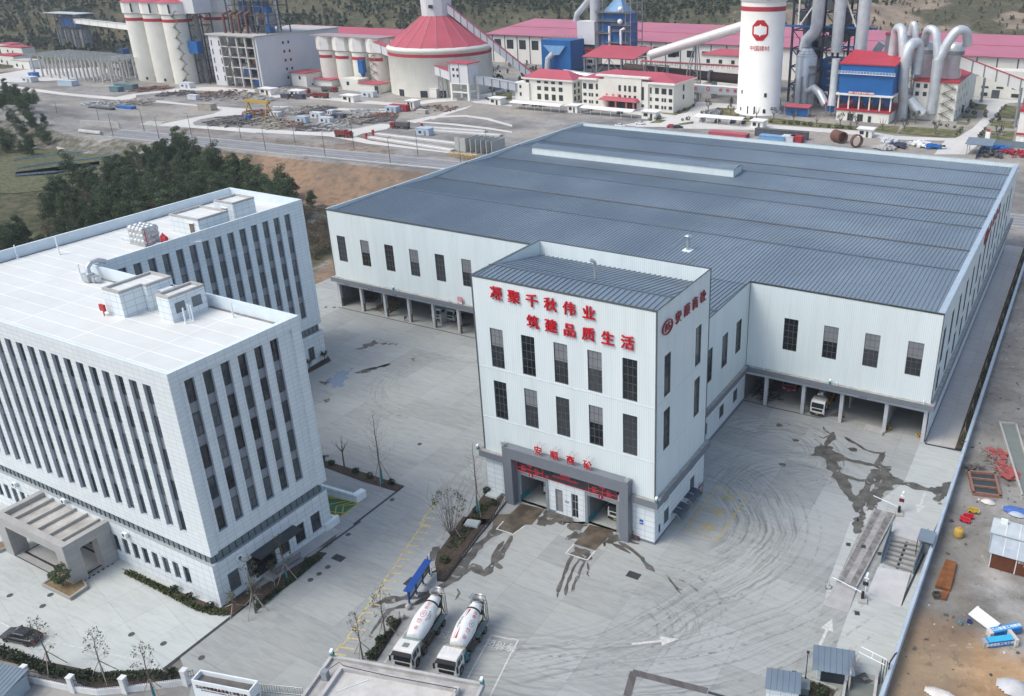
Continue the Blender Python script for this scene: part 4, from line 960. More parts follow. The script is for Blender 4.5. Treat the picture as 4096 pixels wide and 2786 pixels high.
bed('planting_bed',[(-51.45,82.55),(-50.65,82.96),(-42.42,83.27),(-34.78,83.3),(-35.09,81.64),(-41.51,81.32),(-50.19,81.55)])
bed('planting_bed',[(-78.62,105.2),(-79.69,112),(-77.57,110.7),(-77.42,104.2)])
bed('planting_bed',[(-55.44,50.74),(-54.83,50.81),(-37.34,50.29),(-34.76,51.65),(-34.88,55.2),(-37.1,57.12),(-37.23,51.68)])
bed('planting_bed',[(-32.75,53.36),(-33.08,55.91),(-32.93,59.79),(-33.41,65.92),(-34.67,65.53),(-35.3,60.28),(-36.06,56.22)])
bed('planting_bed',[(-18.93,71.14),(-19.94,72.97),(-20.78,76.92),(-21.97,81.25),(-18.07,82.39),(-17.44,78.38),(-15.62,68.99),(-16.39,68.7)])
bed('planting_bed',[(-21.15,80.17),(-22.09,84.87),(-22.8,88.04),(-19.57,88.1),(-17.57,81.43),(-20.65,79.26)])
bed('planting_bed',[(-15.3,54.3),(-15.99,60.85),(-15.42,60.39),(-13.72,54.26)])
bed('planting_bed',[(-55.71,34.54),(-46.83,36.36),(-40.64,38.01),(-36.35,40.55),(-31.91,42.42),(-30.48,41.33),(-36.07,38.03),(-38.54,36.37),(-42.68,35.64),(-49.78,34.52),(-53.85,33.54)])
bed('planting_bed',[(29.33,74.56),(34.56,74.69),(34.48,72.74),(29.36,70.04)])
def hedge(lbl,line,w,h,leaf=.13,dens=55,mat=None,group='clipped hedges in the yard'):
 m=MB();rg=random.Random(len(lbl))
 P=[Vector(q)for q in line]
 for a,b in zip(P,P[1:]):
  k=max(1,int((b-a).length/.6))
  for i in range(k):
   q=a.lerp(b,(i+.5)/k);foliage(m,(q.x,q.y,h*.55),(.5+w*.1,w*.55,h*.55)if abs(b.x-a.x)>abs(b.y-a.y)else(w*.55,.5+w*.1,h*.55),dens,leaf,rg=rg)
 o=single('hedge',m,mat or HEDGE,lbl,'hedge',group=group);return o
hedge('low green hedge strip under the ground floor windows of the office',[(-53.94,50.52),(-46.05,50.51),(-39.41,50.31),(-35.66,51.39)],.9,.5)
hedge('dark hedge behind the iron fence, left stretch',[(-55,34.41),(-49.38,34.92),(-44,35.68),(-39.99,37.05)],1.5,.9,mat=SHRUB)
hedge('dark hedge behind the iron fence, right stretch by the name wall',[(-39.7,37.39),(-37.05,38.97),(-34.54,40.66),(-32.01,41.63)],1.4,.8,mat=SHRUB)
hedge('dark hedge strip beside the drive along the office end wall',[(-33.15,54.05),(-33.38,58.35),(-33.42,61.77),(-33.51,64.81)],.9,.5,mat=SHRUB)
hedge('narrow clipped hedge beside the two parked mixer trucks',[(-14.72,54.42),(-15.1,56.9),(-15.71,60.13)],.7,.6,mat=SHRUB)
hedge('green ground-cover hedge in the island left of the loading bay',[(-19.88,80.84),(-20.53,84.12),(-20.78,85.55)],1.6,.35)
hedge('olive ground-cover patch in the island by the notice board',[(-18.93,74.57),(-19.22,77.17),(-19.86,80.56)],1.8,.3,mat=OLIVE)
hedge('olive ground cover around the green cabinet by the gate',[(29.56,74.04),(31.28,73.86),(34.14,73.95)],2.2,.35,mat=OLIVE)
def shrub(lbl,x,y,r,mat=None,z=.05,n=150):
 m=MB();rg=random.Random(int(x*31+y*17));foliage(m,(0,0,r*.75),(r,r,r*.85),n,r*.2,rg=rg)
 single('round_shrub',m,mat or SHRUB,lbl,'shrub',(x,y,z),0,'clipped round shrubs')
for(x,y),l in zip([(-51.41,82.75),(-49.21,82.61),(-44.09,82.58),(-41.19,82.69),(-36.93,82.85)],['half hidden by the office corner','left of the forked bare tree','right of the forked bare tree','left of the tall staked bare tree','at the right end of the narrow bed']):shrub('dark round shrub in the narrow bed, '+l,x,y,.55)
for(x,y),l in zip([(-45.04,51.04),(-42.05,50.97),(-38.35,51.1)],['farthest from the corner','middle of three','nearest the corner of the building']):shrub('dark round shrub in the hedge under the office windows, '+l,x,y,.6)
for(x,y),l in zip([(-33.88,63.18),(-17.89,71.94),(-.94,59.65),(-16.25,59.63),(-15.21,56.64),(-14.6,54.28)],['beside the ramp railing','in the island next to the notice board','x','at the far end of the truck-side hedge','in the middle of the truck-side hedge','at the near end of the truck-side hedge']):
 if l!='x':shrub('dark round shrub '+l,x,y,.65)
for(x,y),l in zip([(-22.55,87.84),(-19.73,85.78),(-20.9,83)],['against the white batching tower base','behind the cable fence of the island','in the shade of the staked tree']):shrub('dark round shrub in the island, '+l,x,y,.6)
for(x,y),l in zip([(29.88,73.66),(33.17,73.44)],['left of the green cabinet','right of the green cabinet']):shrub('dark round shrub by the gate, '+l,x,y,.75)
for(x,y),l in zip([(-50.83,34.74),(-48.35,35.08),(-41.3,37.1),(-32.89,41.71)],['farthest left','between two staked trees','behind the middle fence post','nearest the name wall']):shrub('dark round shrub behind the iron fence, '+l,x,y,.6)
# ---------------------------------------------------------------- batching tower
TX0,TX1,TY0,TY1,TZ=-22.6,5.5,88.4,105.4,35.05
BAND=M('grey_band',(0.17,0.19,0.215),0.5,var=0.06)
TRIM=M('dark_trim',(0.10,0.11,0.115),0.5,var=0.1)
PALEBAND=M('pale_lintel',(0.52,0.55,0.58),0.6,var=0.08,streak=0.2)
LEDGE=M('stained_ledge',(0.36,0.355,0.33),0.85,var=0.3,scale=1.2)
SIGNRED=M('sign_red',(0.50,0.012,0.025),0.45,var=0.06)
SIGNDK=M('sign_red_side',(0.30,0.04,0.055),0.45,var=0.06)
ROOFB=NT('blue_grey_roof_sheet');p=ROOFB.pos();q_=ROOFB.noise(ROOFB.vec(p,(0.05,0.012,1)),1.0,4);q2=ROOFB.noise(p,0.5,4)
xx,yy,z_=ROOFB.sepxyz(p)
lp=ROOFB.ramp(ROOFB.math('FRACT',ROOFB.math('DIVIDE',xx,12.0)),[(0.0,0.25),(0.012,0.25),(0.016,0.0)])
c=ROOFB.mix(ROOFB.ramp(q_,[(0.38,0.0),(0.62,1.0)]),(0.135,0.18,0.222),(0.18,0.232,0.275))
c=ROOFB.mix(ROOFB.ramp(q2,[(0.5,0.0),(0.72,0.3)]),c,(0.15,0.15,0.15));c=ROOFB.mix(lp,c,(0.07,0.095,0.12))
ROOFB=ROOFB.done(c,0.42,0,0.4)
def ribbed(x0,x1,prof,pitch,h=.09,w=.12):

 m=MB();n=int((x1-x0)/pitch);xs_=[]
 for k in range(n):
  x=x0+k*(x1-x0)/n;xs_+=[(x,0),(x+pitch-2*w,0),(x+pitch-1.5*w,h),(x+pitch-.5*w,h)]
 xs_.append((x1,0));k=len(xs_)
 m.v=[(x,y,z+d)for y,z in prof for x,d in xs_]
 m.f=[(j*k+i,j*k+i+1,(j+1)*k+i+1,(j+1)*k+i)for j in range(len(prof)-1)for i in range(k-1)]
 m.mi=[0]*len(m.f);m.sm=[False]*len(m.f);return m
tower=thing('batching_tower','tall white clad concrete batching tower with two slogan lines in red characters','tower',(TX0,TY0,0))
colsT=[-20.1,-14.92,-9.72,-4.5,.68]
rowsT=[(13.5,19.5),(21.7,27.65)]
f=MB()
f.wall((TX0,TY0,7.4),(1,0,0),TX1-TX0,TZ-7.4,[(c-TX0,a-7.4,c+2.14-TX0,b-7.4)for c in colsT for a,b in rowsT],.25,0,2)
f.wall((TX0,TY1,7.4),(0,-1,0),TY1-TY0,TZ-7.4,m=1);f.wall((TX1,TY1,7.4),(-1,0,0),TX1-TX0,TZ-7.4,m=0)
colsTS=[90.8,100.8]
rowsTS=[(13.75,19.75),(21.85,27.8)]
f.wall((TX1,TY0,7.4),(0,1,0),TY1-TY0,TZ-7.4,[(c-TY0,a-7.4,c+1.9-TY0,b-7.4)for c in colsTS for a,b in rowsTS],.25,1,2)
f.face([(TX0+.02,TY1-.3,32.5),(TX1-.02,TY1-.3,32.5),(TX1-.02,TY1-.3,TZ),(TX0+.02,TY1-.3,TZ)],0);f.face([(TX0+.3,TY0,32.5),(TX0+.3,TY1,32.5),(TX0+.3,TY1,TZ),(TX0+.3,TY0,TZ)],1)
part('cladding',f,[CLAD,CLADF,TRIM],tower,True)
WT=WinKind('window',grid_win(2.14,6.0,3,5,.07),TRIM,GLASS2);WTS=WinKind('window',grid_win(1.9,5.95,3,5,.07),TRIM,GLASS2)
for c in colsT:
 for a,b in rowsT:WT.put(tower,c,TY0+.12,a-.02)
for c in colsTS:
 for a,b in rowsTS:WTS.put(tower,TX1-.12,c,a,R(90))
BLIND=M('lowered_blind',(0.20,0.21,0.225),0.5,var=0.08)
def blind(x0,y,z0,x1,z1,parent):
 m=MB();m.face([(x0,y,z0),(x1,y,z0),(x1,y,z1),(x0,y,z1)]);part('blind',m,BLIND,parent,True)
for k,(c,(a,b))in enumerate((c,rw)for c in colsT for rw in rowsT):
 if k in(1,2,5,6,7):blind(c+.05,TY0+.15,b-2.7,c+2.09,b-.06,tower)
m=MB()
for x in(TX0,TX1):m.box(x-.10,TY0-.06,7.5,x+.10,TY0+.06,TZ+.02)
m.box(TX1-.05,TY1-.1,7.5,TX1+.06,TY1+.1,TZ+.02);m.box(TX0+.1,TY0-.05,TZ-.25,TX1-.1,TY0+.02,TZ+.03)
m.box(TX1-.02,TY0+.06,TZ-.12,TX1+.05,TY1-.1,TZ+.03);m.box(TX0-.05,TY0+.06,TZ-.05,TX0+.32,TY1,TZ+.03);m.box(TX0+.32,TY1-.32,TZ-.05,TX1-.05,TY1+.05,TZ+.03)
part('edge_trim',m,TRIM,tower,True)
m=MB()
for z in(13.1,21.3):m.box(TX0+.1,TY0-.04,z,TX1-.1,TY0-.003,z+.12);m.box(TX1+.003,TY0+.1,z+.2,TX1+.04,TY1-.1,z+.27)
part('flashing',m,M('white_flashing',(0.66,0.70,0.72),0.5),tower,True)
part('roof',ribbed(TX0+.3,TX1-.05,[(TY0+.1,34.62),(93.4,34.95),(TY1-.3,32.75)],.8,.14,.09),ROOFB,tower,True)
m=MB();m.box(TX0+.3,93.2,34.98,TX1-.3,93.65,35.06);m.box(TX0+.3,TY0+.02,34.7,TX1-.1,TY0+.3,34.78);part('ridge_cap',m,M('ridge_flashing',(0.10,0.13,0.16),0.4),tower,True)
m=MB();m.tube([(-7.4,95.9,34.5),(-7.4,95.9,36.7),(-7.45,95.7,37.0),(-7.9,95.5,37.25)],.24,10);part('vent_pipe',m,DUCT,tower,True)
bays=[(-16.75,-12.1),(-5.05,-.42)]
g=MB()
holes=[(a-TX0,0,b-TX0,4.85)for a,b in bays]+[(-10.5-TX0,.25,-9.25-TX0,4.2),(-7.8-TX0,.1,-6.7-TX0,4.2)]
g.wall((TX0,TY0,0),(1,0,0),TX1-TX0,6.4,holes,.45,0,1)
hs=[(91.35-TY0,1.3,93.0-TY0,3.6),(91.4-TY0,5.0,93-TY0,5.9),(100.3-TY0,1.3,101.9-TY0,3.6),(100.3-TY0,5.1,101.9-TY0,6.0),(89.6-TY0,1.0,90.3-TY0,2.4)]
g.wall((TX1,TY0,0),(0,1,0),TY1-TY0,6.4,hs,.2,0,1)
g.wall((TX0,TY1,0),(0,-1,0),TY1-TY0,6.4);g.wall((TX1,TY1,0),(-1,0,0),TX1-TX0,6.4)
part('base_wall',g,[TILEB,REVEAL],tower,True)
m=MB()
for a,b in bays:
 m.box(a,TY0+.46,.01,a+.02,TY1-1,4.86);m.box(b-.02,TY0+.46,.01,b,TY1-1,4.86);m.box(a,TY0+.46,4.86,b,TY1-1,4.9);m.box(a,TY1-1,.01,b,TY1-.9,4.86)
part('bay_lining',m,M('bay_wall',(0.22,0.235,0.245),0.7,streak=0.4),tower,True)
m=MB()
for a,b in bays:
 for x in(a+.023,b-.05):m.box(x,TY0+.05,.0,x+.02,TY0+2.5,1.0)
part('teal_kick_panel',m,M('teal_panel',(0.03,0.25,0.29),0.5),tower,True)
m=MB()
for a,b in bays:m.box(a-.45,TY0-.12,0,a,TY0-.003,5.3);m.box(b,TY0-.12,0,b+.45,TY0-.003,5.3);m.box(a,TY0-.12,4.85,b,TY0-.003,5.3)
part('bay_frame',m,M('bay_frame_grey',(0.24,0.265,0.285),0.5),tower,True)
WDR=WinKind('door',grid_win(1.25,3.95,1,3,.09),M('door_frame',(0.33,0.34,0.345),0.5),M('door_panel',(0.25,0.255,0.26),0.5));WDR2=WinKind('door',grid_win(1.1,4.1,2,3,.09),MATS['door_frame'],GLASS2)
WDR.put(tower,-10.5,TY0+.2,.25);WDR2.put(tower,-7.8,TY0+.2,.1)
for(a,z0,b,z1)in hs:
 WinKind('window',win_mesh(b-a,z1-z0,.06,.5),DKFRAME,GLASS).put(tower,TX1-.1,a+TY0,z0,R(90))
m=MB()
m.box(TX0-.7,TY0-.7,6.4,-18.51,TY0-.003,7.4);m.box(2.11,TY0-.7,6.4,TX1+.7,TY0-.003,7.4);m.box(TX1+.003,TY0-.003,6.4,TX1+.7,TY1+.7,7.4);m.box(TX0-.7,TY0-.003,6.4,TX0-.003,TY1,7.4)
part('grey_band',m,BAND,tower,True)
m=MB();m.box(TX0-.55,TY0-.55,7.403,-18.52,TY0-.004,7.41);m.box(2.12,TY0-.55,7.403,TX1+.55,TY0-.004,7.41);m.box(TX1+.004,TY0-.004,7.403,TX1+.55,TY1+.5,7.41)
part('ledge',m,LEDGE,tower,True)
m=MB();m.box(TX1+.003,TY0-.02,0,TX1+.06,TY1,.35);m.box(TX0,TY0-.06,0,bays[0][0]-.46,TY0-.003,.35);m.box(bays[1][1]+.46,TY0-.06,0,TX1,TY0-.003,.35);m.box(bays[0][1]+.46,TY0-.06,0,-10.55,TY0-.003,.3);part('skirting',m,BAND,tower,True)
m=MB();m.box(-18.5,87.0,0,-17.0,88.3,8.0);m.box(.75,87.0,0,2.1,88.3,8.0);m.box(-18.5,87.0,8.0,2.1,88.3,9.75);part('portal_frame',m,BAND,tower,True)
LEDD=NT('led_panel');LEDD=LEDD.done(LEDD.mix(LEDD.ramp(LEDD.noise(LEDD.pos(),3,2),[(0.4,0.0),(0.6,1.0)]),(0.035,0.037,0.042),(0.055,0.057,0.062)),0.5)
LEDR=NT('led_red');LEDR.b.inputs['Emission Color'].default_value=(1,0.02,0.05,1);LEDR.b.inputs['Emission Strength'].default_value=0.3;LEDR=LEDR.done((0.6,0.02,0.04),0.5)
led=thing('led_screen','long dark LED screen with glowing red queue text above the two loading bays','screen',(-16.85,88.2,5.6))
m=MB();m.box(-16.85,88.17,5.6,-.28,88.38,7.2);part('panel',m,LEDD,led,True)
m=MB()
for z in(5.6,7.14):m.box(-16.86,88.15,z,-.27,88.168,z+.04)
for x in(-16.86,-12.4,-4.75,-.34):m.box(x,88.147,5.66,x+.04,88.166,7.15)
for a,b in((-16.8,-12.4),(-4.7,-.34)):m.box(a,88.15,6.05 if 0 else 6.2,b,88.164,6.26);m.box((a+b)/2,88.149,5.68,(a+b)/2+.04,88.163,6.75)
part('led_line',m,LEDR,led,True)
for tx,x,z,s in(('2号线',-14.6,6.93,.36),('生产',-15.7,6.5,.36),('满方',-15.7,5.95,.36),('待上',-13.4,6.5,.34),('出站',-13.4,5.95,.34),('排队队列',-8.6,6.93,.40),('10,12,16,18,19,20,5,8,30,1',-8.6,6.45,.40),('8,5',-11.6,6.0,.40),('1号线',-2.6,6.93,.36),('生产',-3.8,6.5,.36),('满方',-3.8,5.95,.36),('砼工',-1.5,6.5,.34),('强化',-1.5,5.95,.34)):
 write('led_text',tx,s,.004,LEDR,led,(x,88.16,z),FRONT,.004)
for tx,x,z in(('凝',-18.5,32.95),('聚',-15.62,32.93),('千',-12.74,32.92),('秋',-9.85,32.9),('伟',-6.97,32.87),('业',-4.06,32.85),('筑',-12.75,29.85),('建',-9.9,29.85),('品',-7.05,29.83),('质',-4.2,29.83),('生',-1.35,29.83),('活',1.5,29.83)):
 write('sign_character',tx,2.0,.10,SIGNRED,tower,(x,88.22,z),FRONT,.010)
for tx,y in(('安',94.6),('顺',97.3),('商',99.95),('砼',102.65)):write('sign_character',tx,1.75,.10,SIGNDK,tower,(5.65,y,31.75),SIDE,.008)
m=MB()
for k in range(40):
 a=2*math.pi*k/40;b=2*math.pi*(k+1)/40
 P=lambda t_,s,d:(5.52+d,91.35+s*1.55*math.cos(t_),31.75+s*.98*math.sin(t_))
 for d0 in(0,):m.hexa([P(a,.86,0),P(b,.86,0),P(b,1,0),P(a,1,0),P(a,.86,.2),P(b,.86,.2),P(b,1,.2),P(a,1,.2)])
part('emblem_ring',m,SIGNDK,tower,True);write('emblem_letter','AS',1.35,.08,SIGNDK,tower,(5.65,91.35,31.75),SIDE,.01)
for tx,x in(('安',-12.4),('顺',-9.72),('商',-7.05),('砼',-4.32)):write('sign_character',tx,1.42,.06,SIGNRED,tower,(x,87.35,10.5),FRONT,.009)
m=MB()
for x in(-12.4,-9.72,-7.05,-4.32):
 for dx in(-.4,.4):m.tube([(x+dx,87.4,9.75),(x+dx,87.4,11.1),(x+dx+.1,88.39,11.4)],.03,4)
part('sign_strut',m,COPING,tower,True)
for n__,x in(('2',-14.52),('1',-2.85)):
 m=MB();m.cyl((x,TY0-.02,5.27),(x,TY0-.17,5.27),.36,n=20);o=part('bay_number_disc',m,M('bay_disc_red',(0.30,0.012,0.05),0.5),tower,True)
 write('bay_number',n__,.58,.01,WHITE,tower,(x,TY0-.19,5.25),FRONT,.01)
BLUES=M('blue_plate',(0.035,0.05,0.30),0.5)
m=MB();m.box(-8.87,TY0-.05,2.35,-8.28,TY0-.004,2.62);part('blue_plate',m,BLUES,tower,True);write('plate_text','控制室',.17,.004,WHITE,tower,(-8.57,TY0-.056,2.48),FRONT)
m=MB();m.box(3.2,TY0-.06,2.75,3.75,TY0-.004,3.5);part('blue_sign',m,M('blue_sign',(0.02,0.10,0.45),0.5),tower,True);write('blue_sign_text','厕所',.24,.004,WHITE,tower,(3.47,TY0-.066,3.05),FRONT)
m=MB()
for y in(93.8,97.9):
 for k in range(6):
  A,B=R(90-k*13),R(90-(k+1)*13);q=lambda t_:(TX1+.02+1.5*math.cos(t_),1.15+.75*math.sin(t_))
  (x0,z0),(x1,z1)=q(A),q(B);m.hexa([(x0,y,z0-.03),(x1,y,z1-.03),(x1,y+3.2,z1-.03),(x0,y+3.2,z0-.03),(x0,y,z0),(x1,y,z1),(x1,y+3.2,z1),(x0,y+3.2,z0)])
part('awning',m,M('smoked_awning',(0.04,0.055,0.075),0.25),tower,True)
m=MB()
for y in(93.8,95.4,97.0,97.9,99.5,101.1):m.tube([(TX1+.02,y,1.9),(TX1+.8,y,1.85),(TX1+1.5,y,1.2),(TX1+.05,y,1.0)],.035,4)
part('awning_frame',m,PALEBAND,tower,True)
def lamp_head(lbl,x,y,z,rz=0,pole=0):
 t_=thing('flood_lamp',lbl,'flood lamp',(x,y,z),rz,'flood lamps and cameras')
 m=MB();m.cyl((0,0,0),(0,0,.45+pole),.05,n=6).rbox((0,-.05,.3),(.35,.4,.35));part('teal_mount',m,TEAL,t_)
 m=MB();m.rbox((0,-.12,.75),(.3,.45,.32),rx=.3);part('white_housing',m,WHITE,t_)
lamp_head('white camera on a teal mount at the right front corner of the tower ledge',TX1+.5,TY0-.5,7.42)
lamp_head('white camera on a teal mount at the left front corner of the tower ledge',TX0-.9,TY0-.5,7.3)
m=MB();m.cyl((0,0,0),(0,0,.35),.06,n=6).cyl((0,-.3,.5),(0,.1,.5),.34,.26,12)
for x,l in((1.9,'right end'),(-18.3,'left end')):single('flood_lamp',m,STEEL,'round grey flood lamp on the %s of the grey portal'%l,'flood lamp',(x,87.3,9.75),0,'flood lamps and cameras')
# ---------------------------------------------------------------- warehouse with its link block
WX0,WX1,WY0,WY1,WZ=-97.2,33.4,133.1,244.5,23.2
wh=thing('warehouse','huge white clad aggregate warehouse with a ribbed blue-grey multi-span roof','warehouse',(WX0,WY0,0))
colL=[-95.1+6.9*k for k in range(10)];colL=[c for c in colL if c<-24]
colRt=[8.08,14.97,21.8,28.66]
LX=1.65;LXL=-20.0
f=MB()
f.wall((WX0,WY0,7.3),(1,0,0),LXL-WX0,WZ-7.3,[(c-WX0,4.15,c+2.45-WX0,10.07)for c in colL],.25,0,2)
f.wall((LX,WY0,7.3),(1,0,0),WX1-LX,WZ-7.3,[(c-LX,4.4,c+2.45-LX,10.27)for c in colRt],.25,0,2)
sy=[136.0+8.1*k for k in range(13)]
f.wall((WX1,WY0,7.3),(0,1,0),WY1-WY0,WZ-7.3,[(y-WY0,a-7.3,y+2.3-WY0,b-7.3)for y in sy for a,b in((8.0,12.0),(13.1,19.3))],.25,1,2)
ly=[114.5,121.05,127.3]
f.wall((LX,TY1,7.3),(0,1,0),WY0-TY1,WZ-7.3,[(y-TY1,4.4,y+2.4-TY1,10.25)for y in ly],.25,1,2)
f.wall((LXL,WY0,7.3),(0,-1,0),WY0-TY1,WZ-7.3,m=1);f.wall((WX0,WY1,7.3),(0,-1,0),WY1-WY0,WZ-7.3,m=1);f.wall((WX1,WY1,7.3),(-1,0,0),WX1-WX0,WZ-7.3,m=0)
f.face([(WX0+.3,WY0,21.6),(WX0+.3,WY1,21.6),(WX0+.3,WY1,WZ),(WX0+.3,WY0,WZ)],1);f.face([(WX0,WY1-.3,21.6),(WX1,WY1-.3,21.6),(WX1,WY1-.3,WZ),(WX0,WY1-.3,WZ)],0)
part('cladding',f,[CLAD,CLADF,TRIM],wh,True)
WW=WinKind('window',grid_win(2.45,5.92,3,5,.07),TRIM,GLASS2);WWL=WinKind('window',grid_win(2.4,5.85,3,5,.07),TRIM,GLASS2);WWU=WinKind('window',grid_win(2.3,6.2,2,4,.06),TRIM,GLASS2);WWD=WinKind('window',grid_win(2.3,4.0,2,3,.06),TRIM,GLASS2)
m=MB()
for k,c in enumerate(colL+colRt):
 z=11.45 if c<0 else 11.7;WW.put(wh,c,WY0+.12,z)
 if k%2==1 or k==len(colL)+2:blind(c+.05,WY0+.15,z+3,c+2.4,z+5.85,wh)
for y in ly:WWL.put(wh,LX-.12,y,11.7,R(90))
for y in sy:WWU.put(wh,WX1-.12,y,13.1,R(90));WWD.put(wh,WX1-.12,y,8.0,R(90))
RP=[(WY0+.1,22.35),(155,22.9),(169.5,22.1),(183,22.9),(195,22.1),(207.6,22.9),(219.5,22.1),(232,22.9),(WY1-.3,22.2)]
part('roof',ribbed(WX0+.3,WX1-.1,RP,.75,.12,.08),ROOFB,wh,True)
part('link_roof',ribbed(LXL+.2,LX-.1,[(TY1+.05,22.0),(119,22.7),(WY0+.1,22.3)],.75,.16,.09),ROOFB,wh,True)
m=MB()
for k,(y,z)in enumerate(RP[1:-1]):
 m.box(WX0+.35,y-.28,z+.08,WX1-1.0,y+.28,z+.14,0 if k%2==0 else 1)
m.box(LXL+.3,118.8,22.8,LX-.5,119.3,22.86,0)
part('ridge_cap',m,[MATS['ridge_flashing'],M('rusty_valley',(0.10,0.10,0.10),0.7,var=0.2)],wh,True)
m=MB()
m.box(WX0-.05,WY0-.05,WZ-.02,WX0+.35,WY1,WZ+.04);m.box(WX0+.35,WY1-.35,WZ-.02,WX1,WY1+.05,WZ+.04)
part('parapet_cap',m,M('pale_blue_cap',(0.50,0.58,0.64),0.5),wh,True)
m=MB();m.hexa([(WX1-1.0,WY0+.1,22.75),(WX1+.04,WY0+.1,WZ),(WX1+.04,WY1,WZ),(WX1-1.0,WY1,22.75),(WX1-1.0,WY0+.1,23.02),(WX1+.04,WY0+.1,WZ+.06),(WX1+.04,WY1,WZ+.06),(WX1-1.0,WY1,23.02)]);part('verge_flashing',m,M('verge_sheet',(0.34,0.42,0.50),0.4),wh,True)
m=MB()
m.box(WX0,WY0-.06,WZ-.35,LXL,WY0+.25,WZ-.28);m.box(LX,WY0-.06,WZ-.2,WX1,WY0+.25,WZ-.12)
m.box(WX0+.02,WY0-.06,WZ-.28,LXL,WY0-.004,WZ+.03);m.box(LX+.1,WY0-.06,WZ-.3,WX1+.05,WY0-.004,WZ+.03)
for x in(WX0,WX1):m.box(x-.07,WY0-.07,7.5,x+.07,WY0+.07,WZ-.3)
m.box(LX-.02,WY0-.09,7.5,LX+.07,WY0-.01,WZ-.3);m.box(LX+.004,TY1+.06,WZ-.15,LX+.05,WY0-.1,WZ+.05)
part('edge_trim',m,TRIM,wh,True)
m=MB();m.box(WX0-.9,WY0-.8,6.35,LXL,WY0-.003,7.3);m.box(LX+.7,WY0-.8,6.35,WX1+.7,WY0-.003,7.3);m.box(WX1+.003,WY0-.003,6.2,WX1+.7,WY1+6,7.3);m.box(LX+.003,TY1+.705,6.4,LX+.7,WY0-.003,7.3)
part('grey_band',m,BAND,wh,True)
m=MB();m.box(WX0-.8,WY0-.7,7.303,LXL,WY0-.004,7.31);m.box(LX+.7,WY0-.7,7.303,WX1+.6,WY0-.004,7.31);m.box(WX1+.004,WY0-.004,7.303,WX1+.6,WY1+5.9,7.31);m.box(LX+.004,TY1+.71,7.303,LX+.6,WY0-.7,7.31)
part('ledge',m,LEDGE,wh,True)
m=MB();m.box(WX0+.1,WY0,5.55,LXL,WY0+.5,6.35);m.box(LX,WY0,5.55,WX1-.1,WY0+.5,6.35);part('lintel',m,PALEBAND,wh,True)
COLM=M('column_paint',(0.46,0.48,0.50),0.7,var=0.15,streak=0.3)
BLCK=M('hazard_black',(0.02,0.02,0.02),0.6);HAZ=M('hazard_yellow',(0.52,0.27,0.02),0.6)
hz=NT('hazard_stripes');x,y,z=hz.sepxyz(hz.pos());fr=hz.math('FRACT',hz.math('MULTIPLY',hz.math('ADD',hz.math('ADD',x,y),z),1.7))
HZM=hz.done(hz.mix(hz.ramp(fr,[(0.5,0.0),(0.52,1.0)]),(0.45,0.23,0.02),(0.025,0.025,0.025)),0.7)
colx=[-96.9,-90.2,-83.3,-76.4,-69.6,-62.8,-55.9,-49,-42,-35,-28]+[5.6,12.4,19.1,26.6,32.9]
for x in colx:
 m=MB();m.box(x-.3,WY0+.02,0,x+.3,WY0+.7,5.55);o=part('column',m,COLM,wh,True)
 m=MB();m.box(x-.33,WY0+.3,0.02,x+.33,WY0+.73,1.9);part('hazard_wrap',m,HZM,o,True)
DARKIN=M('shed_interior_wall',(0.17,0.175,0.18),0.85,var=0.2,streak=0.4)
m=MB()
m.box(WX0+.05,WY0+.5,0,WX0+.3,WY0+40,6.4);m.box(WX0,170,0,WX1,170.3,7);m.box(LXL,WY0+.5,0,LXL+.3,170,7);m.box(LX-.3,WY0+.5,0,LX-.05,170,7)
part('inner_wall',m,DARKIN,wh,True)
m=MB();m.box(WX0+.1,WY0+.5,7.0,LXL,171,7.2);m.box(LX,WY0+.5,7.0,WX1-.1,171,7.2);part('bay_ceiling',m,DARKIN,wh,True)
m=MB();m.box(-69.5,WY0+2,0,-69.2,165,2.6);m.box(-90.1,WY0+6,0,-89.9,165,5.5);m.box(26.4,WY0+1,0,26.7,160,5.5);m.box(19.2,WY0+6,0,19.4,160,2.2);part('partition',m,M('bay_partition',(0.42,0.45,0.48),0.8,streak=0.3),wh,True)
g=MB()
hb=[(114.9-TY1,2.15,115.8-TY1,4.35),(121.05-TY1,2.1,123.1-TY1,4.45),(127.4-TY1,2.05,129.5-TY1,4.4),(121.1-TY1,5.3,123.1-TY1,6.1),(127.4-TY1,5.2,129.6-TY1,6.0),(114.9-TY1,5.4,115.9-TY1,6.1)]
g.wall((LX,TY1,0),(0,1,0),WY0-TY1,6.4,hb,.2,0,1);g.wall((LXL,WY0,0),(0,-1,0),WY0-TY1,7.3)
g.wall((WX1,WY0,0),(0,1,0),WY1-WY0,6.2);g.wall((WX0,WY1,0),(0,-1,0),WY1-WY0,7.3);g.wall((WX1,WY1,0),(-1,0,0),WX1-WX0,7.3)
part('base_wall',g,[TILEB,REVEAL],wh,True)
for a,z0,b,z1 in hb:WinKind('window',win_mesh(b-a,z1-z0,.06,.5),DKFRAME,GLASS).put(wh,LX-.1,a+TY1,z0,R(90))
m=MB();m.box(LX+.003,TY1,0,LX+.08,WY0,.6);m.box(WX1+.003,WY0,0,WX1+.06,WY1,.4);part('skirting',m,BAND,wh,True)
m=MB();m.wall((-88.3,201.5,22.2),(1,0,0),60.2,2.35);m.wall((-28.1,201.5,22.2),(0,1,0),5.4,2.35);m.wall((-88.3,206.9,22.2),(0,-1,0),5.4,2.35);m.wall((-28.1,206.9,22.2),(-1,0,0),60.2,2.35)
mon=thing('roof_monitor','long low white sided ridge vent box along the middle of the warehouse roof','roof vent',(-88.3,201.5,22.6));part('side_wall',m,CLAD,mon,True)
